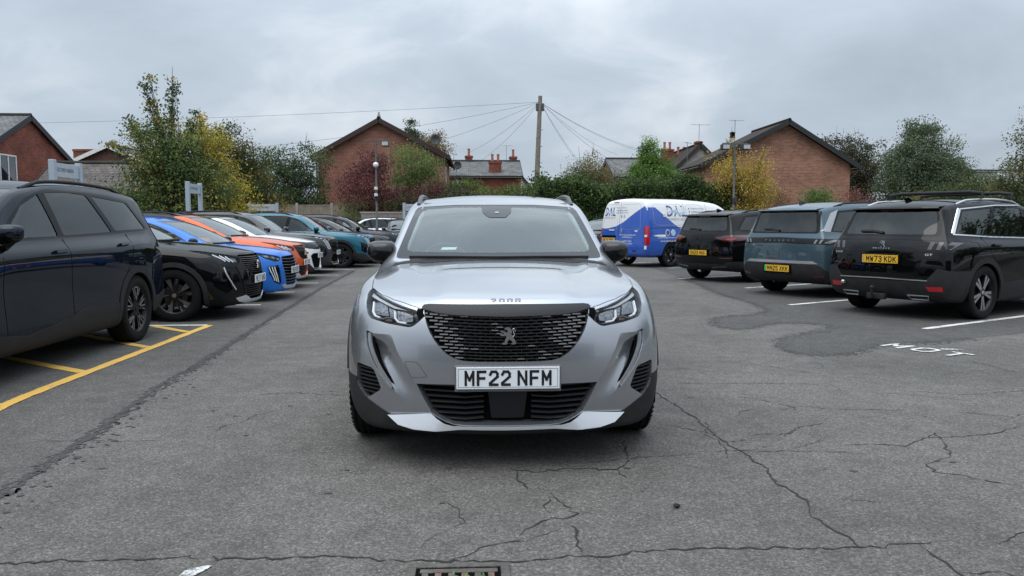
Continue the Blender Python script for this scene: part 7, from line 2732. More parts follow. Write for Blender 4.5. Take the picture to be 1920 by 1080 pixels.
def buildings():
    redb = brick_mat('red_brick', (0.285, 0.105, 0.070), (0.205, 0.075, 0.052), (0.33, 0.25, 0.20), blotch=0.28)
    oldb = brick_mat('old_red_brick', (0.26, 0.076, 0.05), (0.14, 0.048, 0.038), (0.17, 0.105, 0.08), blotch=0.35)
    multi = brick_mat('multi_brick', (0.36, 0.165, 0.108), (0.19, 0.092, 0.072), (0.38, 0.265, 0.19), blotch=0.22)
    slate = tile_mat('slate_roof', (0.115, 0.12, 0.125), (0.175, 0.175, 0.17))
    conc = tile_mat('brown_tile_roof', (0.055, 0.042, 0.033), (0.040, 0.032, 0.026), 0.33, 0.3)
    greyt = tile_mat('grey_tile_roof', (0.13, 0.115, 0.105), (0.10, 0.09, 0.085), 0.33, 0.26)
    brownt = plain('brown_bargeboard', (0.035, 0.018, 0.014), 0.6)
    blackt = plain('black_bargeboard', (0.016, 0.017, 0.018), 0.5)
    whitet = plain('white_board', (0.72, 0.73, 0.72), 0.5)
    render = plain('white_render', (0.62, 0.62, 0.60), 0.9, var=0.12, scale=1.5)
    pebble = plain('grey_pebbledash', (0.25, 0.24, 0.22), 0.95, var=0.35, scale=4, bump=0.6, bscale=60)
    wg = plain('house_window_glass', (0.02, 0.024, 0.028), 0.06, coat=1.0, var=0.2)
    # gable house left of the pole
    h = gable_house('brick_house', -9.62, -1.85, 48, 57, 5.45, 7.55, 'y', redb, conc, brownt, over=0.32, peak=0.485)
    tag(h, 'red brick house with plain gable behind the red-leaved tree', 'house')
    tube('downpipe', [(-3.95, -4.56, 5.2), (-3.95, -4.56, 0.0)], 0.05, plain('pipe_grey', (0.16, 0.16, 0.17), 0.6), h)
    # lower eave bracket side wing towards the right
    window_part(h, 'x', -3.6, -2.4, 3.9, 4.9, 3.885, whitet, wg, out=1)
    bm = bmesh.new()
    add_lathe(bm, [(0.001, 0.42), (0.06, 0.40), (0.05, 0.30), (0.09, 0.22), (0.12, 0.1), (0.14, 0.0)], 10, 'z')
    f_ = bm_obj('ridge_finial', bm, plain('finial_grey', (0.25, 0.25, 0.24), 0.8), h, smooth=True)
    f_.location = (-0.1165, -4.6, 7.72)
    dish(-2.35, 46.9, 6.35, 'dark satellite dish on the right roof edge of the red brick gable house', R(-10), 0.33)
    # terrace with slate roof
    t = gable_house('terraced_house', -2.6, 3.75, 62, 70, 5.05, 6.45, 'x', oldb, slate, blackt, over=0.25, peak=0.5)
    tag(t, 'red brick terrace with grey slate roof beyond the hedge', 'house')
    window_part(t, 'y', -2.35, -1.55, 3.6, 4.75, -4.0, whitet, wg, bars=(0.5,))
    chimney(t, -1.05, 0.2, 6.3, 7.1, 0.62, 0.5, oldb, 1)
    chimney(t, 2.75, 0.2, 6.3, 7.05, 0.62, 0.5, oldb, 1)
    chimney(t, 1.12, -3.1, 5.2, 6.35, 1.0, 0.6, oldb, 2)
    aerial(2.75, 66.2, 6.6, 8.0, 'thin television aerial beside the end chimney of the slate terrace', 0.3)
    aerial(-1.75, 66, 6.55, 7.25, 'short aerial on the slate ridge next to the brick gable', 0.9, 4, 0.4)
    dish(-1.35, 61.6, 5.95, 'satellite dish on the slate slope of the terrace', R(15), 0.33)
    w = gable_house('rendered_house', 2.2, 5.6, 71, 79, 4.1, 6.3, 'y', render, slate, blackt, over=0.2, peak=0.42)
    tag(w, 'white rendered house end with black sloping edge behind the telegraph pole', 'house')
    s1 = gable_house('small_brick_house', 5.3, 8.5, 84, 90, 4.2, 5.0, 'x', oldb, slate, blackt, over=0.2)
    chimney(s1, 0.3, 0, 4.7, 5.9, 1.3, 0.6, oldb, 2)
    tag(s1, 'low brick house with chimney just right of the telegraph pole', 'house')
    s2 = gable_house('slate_roofed_house', 11.3, 17.0, 78, 86, 5.0, 6.6, 'x', oldb, slate, blackt, over=0.2)
    chimney(s2, 0.35, -1.2, 5.6, 7.4, 1.05, 0.8, oldb, 1)
    tag(s2, 'slate-roofed house showing a chimney left of the conifer', 'house')
    aerial(15.2, 80.6, 6.5, 8.0, 'aerial above the slate roof left of the conifer', 1.2, 5, 0.6)
    # chimneyed house and grey gable right of the conifer
    s3 = gable_house('tall_chimney_house', 11.4, 17.2, 62, 70, 5.0, 6.7, 'x', oldb, slate, blackt, over=0.2)
    chimney(s3, 1.95, -1.6, 5.4, 7.55, 0.95, 0.7, oldb, 2)
    chimney(s3, 2.85, -2.7, 4.6, 7.05, 1.05, 0.7, oldb, 2)
    tag(s3, 'brick house with two tall chimneys behind the conifer', 'house')
    s4 = gable_house('pebbledashed_house', 15.2, 19.2, 58, 66, 5.3, 7.2, 'y', pebble, conc, blackt, over=0.15, peak=0.5)
    chimney(s4, 0.0, -3.4, 6.9, 7.6, 0.45, 0.5, oldb, 0)
    tag(s4, 'grey pebbledashed gable between the chimneys and the big brick house', 'house')
    aerial(17.25, 58.6, 7.3, 8.9, 'long-boomed aerial above the grey gable', 0.15, 6, 1.5)
    # big brick gable on the right
    b = gable_house('large_brick_house', 13.35, 21.95, 44, 49, 4.72, 7.05, 'y', multi, conc, blackt, over=0.42, peak=0.55)
    tag(b, 'large brown brick house with wide dark gable behind the yellow tree', 'house')
    window_part(b, 'x', -1.9, -0.9, 2.6, 4.0, -4.315, plain('brown_frame', (0.06, 0.04, 0.03), 0.6), wg, out=-1)
    bm = bmesh.new()
    add_lathe(bm, [(0.15, 0.0), (0.15, 0.3), (0.2, 0.32), (0.02, 0.4)], 10, 'z')
    v_ = bm_obj('roof_vent', bm, conc, b, smooth=True)
    v_.location = (-1.9, 0.0, 6.5)
    aerial(15.9, 46.5, 6.2, 7.6, 'aerial on the left slope of the large brown brick house', 0.1, 5, 0.9)
    aerial(13.4, 48.0, 4.8, 6.4, 'leaning aerial low on the left eave of the brown brick house', 0.7, 4, 0.6)
    # houses on the left
    l = gable_house('end_terrace_house', -35.0, -25.1, 40.8, 49.0, 5.1, 7.2, 'x', oldb, slate, blackt, over=0.28)
    tag(l, 'weathered red brick gable end with slate roof at the left edge', 'house')
    window_part(l, 'x', -2.9, -1.4, 3.5, 5.0, 4.952, whitet, wg, out=1, bars=(0.5,))
    window_part(l, 'x', 2.6, 3.6, 3.4, 4.6, 4.952, whitet, wg, out=1, bars=(0.5,))
    l2 = gable_house('white_gabled_house', -31.0, -22.6, 58, 68, 5.0, 6.9, 'y', brick_mat('brown_brick', (0.13, 0.065, 0.05), (0.09, 0.05, 0.04), (0.12, 0.09, 0.08)), greyt, whitet, over=0.3, peak=0.5)
    chimney(l2, -3.1, -2.0, 5.0, 7.0, 1.6, 0.7, oldb, 0)
    tag(l2, 'brown brick house with white bargeboards behind the maple', 'house')
    l3 = gable_house('low_outbuilding', -23.4, -15.5, 41.0, 47.5, 2.3, 4.5, 'x', oldb, greyt, blackt, over=0.3)
    tag(l3, 'low outbuilding with grey tiled roof behind the parking sign', 'outbuilding')
    # far right roofs
    r1 = gable_house('far_brick_house', 40.5, 46.0, 62, 70, 4.4, 5.6, 'x', oldb, slate, whitet, over=0.3)
    tag(r1, 'brick house with hipped slate roof at the right edge behind the trees', 'house')
    r2 = gable_house('slate_hall', 46.5, 56.0, 68, 78, 4.5, 6.3, 'x', oldb, slate, whitet, over=0.3)
    tag(r2, 'slate roof with white edge showing over the black seven-seat SUV', 'house')
    # ---- invented building behind the camera, put in for the paint to reflect
    sroot = empty('added_showroom', (2, -20, 0))
    clad_ = plain('added_cladding', (0.10, 0.11, 0.12), 0.5, metal=0.3)
    box('wall', (-26, -10, 0), (26, 0, 5.6), clad_, sroot)
    box('fascia', (-26.2, -0.1, 4.4), (26.2, 0.35, 5.9), plain('fascia_dark', (0.03, 0.035, 0.05), 0.4), sroot)
    for k in range(8):
        box('window', (-24 + 6 * k, 0.0, 0.3), (-24 + 6 * k + 5.4, 0.06, 4.0), wg, sroot)
    tag(sroot, 'long grey building added unseen behind the camera for the car paint to reflect', 'building')


# ------------------------------------------------------------------ fences, posts, signs, poles
def street():
    conc = plain('concrete_post', (0.36, 0.33, 0.29), 0.9, var=0.2, scale=3)
    wood = plain('weathered_board', (0.27, 0.225, 0.18), 0.9, var=0.3, scale=3)
    stone = plain('block_wall', (0.22, 0.19, 0.165), 0.95, var=0.3, scale=2)
    # panel fence at the back left
    f = empty('panel_fence', (-13.5, 42.5, 0))
    x = 0.0
    rnd = random.Random(2)
    k = 0
    while x < 10.4:
        box('post', (x - 0.06, -0.06, 0), (x + 0.06, 0.06, 2.42), conc, f, bev=0.01)
        for j in range(12):
            x0 = x + 0.065 + j * 0.1465
            if x0 + 0.14 < 10.5:
                box('board', (x0, -0.02 + rnd.uniform(-0.006, 0.006), 0.3), (x0 + 0.138, 0.02, 2.26 + rnd.uniform(-0.02, 0.02)), wood, f)
        box('rail', (x + 0.06, -0.035, 2.27), (x + 1.83, 0.035, 2.33), wood, f)
        box('gravel_board', (x + 0.06, -0.03, 0.0), (x + 1.83, 0.03, 0.29), conc, f)
        x += 1.89
        k += 1
    tag(f, 'timber panel fence with concrete posts in front of the brick gable house', 'fence')
    w = empty('block_wall', (-5.6, 38.2, 0))
    courses = 9
    for r_ in range(courses):
        for i in range(13):
            x0 = i * 0.45 + (0.225 if r_ % 2 else 0.0)
            if x0 + 0.44 <= 6.2:
                box('block', (x0, -0.1 + rnd.uniform(-0.008, 0.008), r_ * 0.2), (x0 + 0.44, 0.1, r_ * 0.2 + 0.19), stone, w)
    box('mortar', (0.02, -0.08, 0), (6.1, 0.09, 1.78), plain('mortar_grey', (0.2, 0.19, 0.18), 0.95), w)
    box('coping', (-0.05, -0.13, 1.80), (6.2, 0.13, 1.88), plain('coping_stone', (0.30, 0.27, 0.24), 0.95), w)
    tag(w, 'low weathered block wall behind the dark blue car', 'wall')
    # parking sign frames
    sg_m = plain('sign_frame_grey', (0.36, 0.42, 0.48), 0.45, var=0.08)
    sg_b = plain('sign_board_grey', (0.40, 0.45, 0.50), 0.45, var=0.05)
    for i, (x, y, h, along, label) in enumerate(((-8.95, 17.35, 2.64, 'y', 'grey customer parking sign frame before the low outbuilding'), (-8.95, 25.0, 2.60, 'y', 'grey sign frame standing before the green maple'),
                                                 (-9.5, 35.0, 2.22, 'x', 'wide low grey sign frame above the row of roofs'), (-2.55, 34.6, 2.22, 'x', 'grey sign frame half hidden by the silver SUV'))):
        r = empty('sign_frame', (x, y, 0), 0.0 if along == 'x' else -BAY)
        wd = 1.08 if along == 'y' else 1.22
        for s_ in (-1, 1):
            box('post', (s_ * wd / 2 - 0.06, -0.06, 0), (s_ * wd / 2 + 0.06, 0.06, h), sg_m, r, bev=0.008)
        box('board', (-wd / 2 + 0.061, -0.03, h - 0.36), (wd / 2 - 0.061, 0.03, h - 0.06), sg_b, r, bev=0.006)
        V, F = fit_text('CUSTOMER PARKING', wd * 0.66, 0.085)
        bd = mesh_obj('sign_lettering', [((-wd * 0.43 + u), -0.034, h - 0.24 + v) for u, v in V], F, plain('sign_print', (0.12, 0.14, 0.16), 0.5), r)
        if along == 'y':
            r.rotation_euler.z = BAY
        tag(r, label, 'sign', 'customer parking sign frames')
    # lamp posts
    steel = plain('lamp_post_grey', (0.12, 0.125, 0.13), 0.5, metal=0.4)
    dk = plain('lamp_dark', (0.03, 0.03, 0.033), 0.5)
    lens = plain('flood_lens', (0.45, 0.47, 0.48), 0.2, coat=0.5)

    def lamp_post(x, y, h, label, cctv, two):
        r = empty('lamp_post', (x, y, 0))
        tube('pole', [(0, 0, 0), (0, 0, 1.2), (0, 0, 1.25), (0, 0, h)], [0.075, 0.075, 0.05, 0.04], steel, r)
        box('crossarm', (-0.55, -0.03, h - 0.06), (0.55, 0.03, h), steel, r)
        for s_ in ((-1, 1) if two else (1,)):
            hd = box('floodlight', (s_ * 0.45 - 0.17, -0.24, h - 0.30), (s_ * 0.45 + 0.17, 0.10, h - 0.06), dk, r, bev=0.02)
            box('lamp_glass', (s_ * 0.45 - 0.14, -0.255, h - 0.27), (s_ * 0.45 + 0.14, -0.242, h - 0.10), lens, hd)
        box('junction_box', (-0.09, -0.12, h * 0.46), (0.09, -0.04, h * 0.46 + 0.22), dk, r, bev=0.01)
        if cctv:
            bm = bmesh.new()
            bmesh.ops.create_uvsphere(bm, u_segments=12, v_segments=8, radius=0.13)
            o = bm_obj('camera_dome', bm, plain('camera_white', (0.7, 0.7, 0.68), 0.4), r, smooth=True)
            o.location = (0, -0.12, h - 1.15)
            for z in (2.55, 2.85):
                box('camera', (-0.06, -0.34, z), (0.08, -0.05, z + 0.13), plain('camera_white', (0.7, 0.7, 0.68), 0.4), r, bev=0.015)
        tag(r, label, 'lamp post', 'car park lamp posts')
    lamp_post(-4.56, 36.0, 5.15, 'floodlight post with white security cameras before the red tree', True, False)
    lamp_post(11.3, 33.0, 4.78, 'floodlight post with twin heads before the yellow tree', False, True)
    # telegraph pole and wires
    timber = plain('telegraph_timber', (0.20, 0.175, 0.145), 0.9, var=0.35, scale=5)
    p = empty('telegraph_pole', (4.12, 52, 0))
    tube('pole', [(0, 0, 0), (0.06, 0, 3.0), (0.17, 0, 6.0), (0.32, 0, 9.85)], [0.20, 0.185, 0.165, 0.135], timber, p, seg=12)
    for s_ in (-1, 1):
        box('terminal_box', (0.30 + s_ * 0.20 - 0.075, -0.14, 8.85), (0.30 + s_ * 0.20 + 0.075, 0.06, 9.35), plain('box_grey', (0.07, 0.08, 0.09), 0.6), p, bev=0.02)
    for k in range(9):
        s_ = -1 if k % 2 else 1
        z = 3.2 + 0.55 * k
        tube('climbing_step', [(0.06 + z * 0.028, 0, z), (0.06 + z * 0.028 + s_ * 0.24, -0.05, z)], 0.02, plain('step_dark', (0.05, 0.05, 0.05), 0.6), p, seg=5)
    tag(p, 'weathered timber telegraph pole leaning slightly, wires fanning out', 'pole')
    wire = plain('wire_black', (0.05, 0.055, 0.06), 0.7)
    top = Vector((4.44, 52, 9.45))
    ends = [((-45.0, 60.0, 8.6), 0.3, 'top'), ((-20.0, 52.0, 5.9), 0.5, 'second'), ((-5.5, 57.0, 6.6), 0.3, 'third'), ((-0.6, 66.0, 7.3), 0.3, 'fourth'), ((0.6, 66.0, 6.7), 0.3, 'fifth'),
            ((15.0, 80.0, 8.5), 0.5, 'r'), ((14.6, 62.0, 6.9), 0.5, 'r'), ((16.3, 66.0, 7.3), 0.6, 'r'), ((12.0, 62.0, 5.9), 0.4, 'r'), ((9.5, 66.0, 6.0), 0.4, 'r'), ((10.6, 70.0, 5.9), 0.4, 'r')]
    names = ['longest overhead wire running left above the maple', 'overhead wire dropping left to behind the trees', 'overhead wire dropping left to the brick gable house', 'overhead wire dropping to the left chimney of the terrace',
             'overhead wire dropping to the slate ridge of the terrace', 'highest overhead wire on the conifer side of the pole', 'overhead wire falling to the tall chimneys', 'second overhead wire falling to the tall chimneys',
             'overhead wire falling behind the conifer', 'steepest overhead wire falling to the shrub beside the hedge', 'second steepest overhead wire falling to the shrub beside the hedge']
    for (e, sag, _), nm in zip(ends, names):
        e = Vector(e)
        pts = []
        for k in range(13):
            t = k / 12
            q = top.lerp(e, t)
            q.z -= sag * 4 * t * (1 - t)
            pts.append(q - top)
        o = tube('overhead_wire', pts, 0.009, wire, None, seg=5)
        o.location = top
        tag(o, nm, 'wire', 'telegraph wires')
# ------------------------------------------------------------------ trees, shrubs, hedges
def leaf_mat(name, col, trans=0.35):
    if name in MATS:
        return MATS[name]
    m, nt, b = new_mat(name)
    nt.nodes.remove(b)
    L = nt.links.new
    tc = nd(nt, 'ShaderNodeTexCoord')
    n = nd(nt, 'ShaderNodeTexNoise'); n.inputs['Scale'].default_value = 3.5; n.inputs['Detail'].default_value = 4
    L(tc.outputs['Object'], n.inputs['Vector'])
    mr = nd(nt, 'ShaderNodeMapRange'); mr.inputs['From Min'].default_value = 0.3; mr.inputs['From Max'].default_value = 0.7
    mr.inputs['To Min'].default_value = 0.7; mr.inputs['To Max'].default_value = 1.35
    L(n.outputs['Fac'], mr.inputs['Value'])
    sc = nd(nt, 'ShaderNodeVectorMath', operation='SCALE'); sc.inputs[0].default_value = col
    L(mr.outputs[0], sc.inputs['Scale'])
    d = nd(nt, 'ShaderNodeBsdfPrincipled'); d.inputs['Roughness'].default_value = 0.55; d.inputs['Specular IOR Level'].default_value = 0.3
    t = nd(nt, 'ShaderNodeBsdfTranslucent')
    L(sc.outputs[0], d.inputs['Base Color']); L(sc.outputs[0], t.inputs[0])
    ms = nd(nt, 'ShaderNodeMixShader'); ms.inputs[0].default_value = trans
    L(d.outputs[0], ms.inputs[1]); L(t.outputs[0], ms.inputs[2])
    L(ms.outputs[0], nt.nodes['Material Output'].inputs[0])
    MATS[name] = m
    return m


def leaves_mesh(name, centers, sizes, mats, midx, parent, rs, aspect=0.6, droop=0.0):
    """one mesh of many small bent leaves: centers (n,3), sizes (n,), material index (n,)"""
    n = len(centers)
    d = rs.normal(size=(n, 3)); d[:, 2] -= droop
    d /= np.linalg.norm(d, axis=1)[:, None]
    r = rs.normal(size=(n, 3))
    s = np.cross(d, r); s /= (np.linalg.norm(s, axis=1)[:, None] + 1e-9)
    u = np.cross(s, d)
    L_ = sizes[:, None]
    v0 = centers - d * L_ * 0.5
    v1 = centers + s * L_ * aspect * 0.5 + u * L_ * 0.08
    v2 = centers + d * L_ * 0.5
    v3 = centers - s * L_ * aspect * 0.5 + u * L_ * 0.08
    V = np.empty((n, 4, 3)); V[:, 0] = v0; V[:, 1] = v1; V[:, 2] = v2; V[:, 3] = v3
    V = V.reshape(-1, 3)
    me = bpy.data.meshes.new(name)
    me.vertices.add(4 * n)
    me.vertices.foreach_set('co', V.ravel())
    me.loops.add(4 * n)
    me.loops.foreach_set('vertex_index', np.arange(4 * n, dtype=np.int32))
    me.polygons.add(n)
    me.polygons.foreach_set('loop_start', np.arange(0, 4 * n, 4, dtype=np.int32))
    me.polygons.foreach_set('material_index', midx.astype(np.int32))
    for m_ in mats:
        me.materials.append(m_)
    me.update(calc_edges=True)
    o = bpy.data.objects.new(name, me)
    link(o, parent)
    return o


def tree(name, label, x, y, blobs, colors, n_clump, per, leaf, seed, trunk_r=0.12, trunk_h=1.2, cat='tree', spread=0.34, shell=0.55, bare=0, bark=(0.075, 0.06, 0.048), droop=0.0, weights=None, stems=1, shoots=(), base_z=0.0, group=None):
    """tapered trunk with limbs to every clump; the crown is leaf-sized faces in clumps over the given ellipsoids.
    blobs: (cx, cy, cz, rx, ry, rz) relative to the foot of the trunk"""
    per, leaf = int(per * 2.3), leaf * 0.76
    colors = [tuple(min(0.6, v * 1.5) for v in c) for c in colors]
    rs = np.random.RandomState(seed)
    root = empty(name, (x, y, base_z))
    vol = np.array([b[3] * b[4] * b[5] for b in blobs]); vol = vol / vol.sum()
    cl = []
    for k in range(n_clump):
        b = blobs[rs.choice(len(blobs), p=vol)]
        d = rs.normal(size=3); d /= np.linalg.norm(d)
        rr = (shell + (1 - shell) * rs.rand()) if rs.rand() < 0.75 else rs.rand() ** 0.5
        rr *= rs.uniform(0.82, 1.1)
        cl.append((b[0] + d[0] * b[3] * rr, b[1] + d[1] * b[4] * rr, b[2] + d[2] * b[5] * rr))
    for (p0, p1, cnt) in shoots:
        for k in range(cnt):
            t = k / max(1, cnt - 1)
            cl.append(tuple(np.array(p0) * (1 - t) + np.array(p1) * t + rs.normal(size=3) * 0.05))
    cl = np.array(cl)
    # leaves
    pts, idx = [], []
    w = np.array(weights if weights else [1.0] * len(colors)); w = w / w.sum()
    main = rs.choice(len(colors), size=len(cl), p=w)
    nsh = sum(s[2] for s in shoots)
    for i, c in enumerate(cl):
        k = per if i < len(cl) - nsh else int(per * 0.35)
        k = max(4, int(k * rs.uniform(0.5, 1.4)))
        sp = spread * (rs.uniform(0.6, 1.3) if i < len(cl) - nsh else 0.35)
        q = np.clip(rs.normal(size=(k, 3)), -1.7, 1.7) * np.array([sp, sp, sp * 0.62]) + c
        pts.append(q)
        m_ = np.full(k, main[i]); fl = rs.rand(k) < 0.14
        m_[fl] = rs.choice(len(colors), size=fl.sum(), p=w)
        idx.append(m_)
    P = np.concatenate(pts); I = np.concatenate(idx)
    P[:, 2] = np.maximum(P[:, 2], 0.05)
    leaves_mesh('crown', P, leaf * rs.uniform(0.6, 1.35, size=len(P)), [leaf_mat('leaf_%s_%d' % (name, i), c) for i, c in enumerate(colors)], I, root, rs, droop=droop)
    # trunk and limbs
    bm = bmesh.new()
    top = cl[:, 2].max()
    mid = np.array([np.mean(cl[:, 0]), np.mean(cl[:, 1]), 0])
    for s in range(stems):
        ox, oy = (0, 0) if stems == 1 else rs.normal(size=2) * 0.12
        h2 = trunk_h + (top - trunk_h) * 0.62
        pth = [(ox, oy, 0), (ox * 1.4 + rs.normal() * 0.04, oy * 1.4, trunk_h * 0.5), (ox * 2 + mid[0] * 0.3, oy * 2 + mid[1] * 0.3, trunk_h), (ox * 5 + mid[0] * 0.8 + rs.normal() * 0.1, oy * 5 + mid[1] * 0.8, h2)]
        add_tube(bm, pth, [trunk_r, trunk_r * 0.85, trunk_r * 0.7, trunk_r * 0.2], 8)
    sel = rs.permutation(len(cl))[:min(len(cl), 70)]
    for i in list(sel) + list(range(len(cl) - nsh, len(cl))):
        c = cl[i]
        z0 = trunk_h * 0.6 + (c[2] - trunk_h * 0.6) * 0.35 * rs.uniform(0.5, 1.2)
        z0 = max(0.2, min(z0, trunk_h + (top - trunk_h) * 0.6))
        t = z0 / max(0.1, trunk_h + (top - trunk_h) * 0.62)
        a = Vector((mid[0] * 0.8 * t, mid[1] * 0.8 * t, z0))
        e = Vector(c)
        m1 = a.lerp(e, 0.5) + Vector((rs.normal() * 0.08, rs.normal() * 0.08, 0.12))
        r0 = trunk_r * 0.34
        add_tube(bm, [a, m1, e], [r0, r0 * 0.6, r0 * 0.15], 5, cap=False)
    for k in range(bare):               # bare twigs sticking out of the top
        c = Vector(cl[rs.randint(len(cl))])
        if c.z < top * 0.72:
            continue
        e = c + Vector((rs.normal() * 0.12, rs.normal() * 0.12, rs.uniform(0.4, 1.0)))
        add_tube(bm, [c, c.lerp(e, 0.5), e], [0.014, 0.010, 0.005], 4, cap=False)
    bm_obj('trunk', bm, plain('bark_%02d' % (seed % 5), bark, 0.95, var=0.35, scale=8), root, smooth=True)
    tag(root, label, cat, group)
    return root


def hedge(name, label, x0, x1, y0, y1, z, colors, n, leaf, seed, bumps=0.18, weights=None):
    """hedge: dark woody core and a dense uneven coat of leaves"""
    colors = [tuple(min(0.6, v * 1.45) for v in c) for c in colors]
    rs = np.random.RandomState(seed)
    root = empty(name, ((x0 + x1) / 2, (y0 + y1) / 2, 0))
    W, D = (x1 - x0) / 2, (y1 - y0) / 2
    core = bmesh.new()
    nx = max(4, int((x1 - x0) / 0.5))
    ph = rs.uniform(0, 6, 3)
    hz = [z - 0.33 + rs.uniform(-bumps, bumps) * 0.5 + bumps * (math.sin(i * 0.55 + ph[0]) + 0.7 * math.sin(i * 1.3 + ph[1])) for i in range(nx + 1)]
    A = []
    for i in range(nx + 1):
        xx = -W + 2 * W * i / nx
        A.append([core.verts.new((xx, -D + 0.15, 0)), core.verts.new((xx, -D + 0.15 + rs.uniform(0, 0.1), hz[i] - 0.2)), core.verts.new((xx, 0, hz[i])), core.verts.new((xx, D - 0.15, hz[i] - 0.2)), core.verts.new((xx, D - 0.15, 0))])
    for a, b in zip(A, A[1:]):
        for k in range(4):
            core.faces.new((a[k], b[k], b[k + 1], a[k + 1]))
    core.faces.new(A[0]); core.faces.new(A[-1][::-1])
    bmesh.ops.recalc_face_normals(core, faces=core.faces[:])
    bm_obj('core', core, plain('hedge_core', (0.010, 0.013, 0.007), 1.0), root)
    P, I = [], []
    w = np.array(weights if weights else [1.0] * len(colors)); w = w / w.sum()
    clump = 70
    nc = n // clump
    for k in range(nc):
        xx = rs.uniform(-W, W)
        hx = np.interp(xx, np.linspace(-W, W, nx + 1), hz) + 0.22
        r = rs.rand()
        if r < 0.60:
            c = np.array([xx, -D + rs.uniform(-0.10, 0.12), rs.uniform(0.1, hx)])
        elif r < 0.92:
            c = np.array([xx, rs.uniform(-D, D), hx + rs.uniform(-0.12, 0.14)])
        else:
            c = np.array([W * (1 if rs.rand() < 0.5 else -1), rs.uniform(-D, D), rs.uniform(0.1, hx)])
        q = rs.normal(size=(clump, 3)) * np.array([0.20, 0.12, 0.16]) + c
        P.append(q)
        m_ = np.full(clump, rs.choice(len(colors), p=w)); fl = rs.rand(clump) < 0.3
        m_[fl] = rs.choice(len(colors), size=fl.sum(), p=w)
        I.append(m_)
    P = np.concatenate(P); I = np.concatenate(I)
    P[:, 2] = np.maximum(P[:, 2], 0.03)
    leaves_mesh('foliage', P, leaf * rs.uniform(0.6, 1.35, size=len(P)), [leaf_mat('leaf_%s_%d' % (name, i), c) for i, c in enumerate(colors)], I, root, rs)
    tag(root, label, 'hedge')
    return root


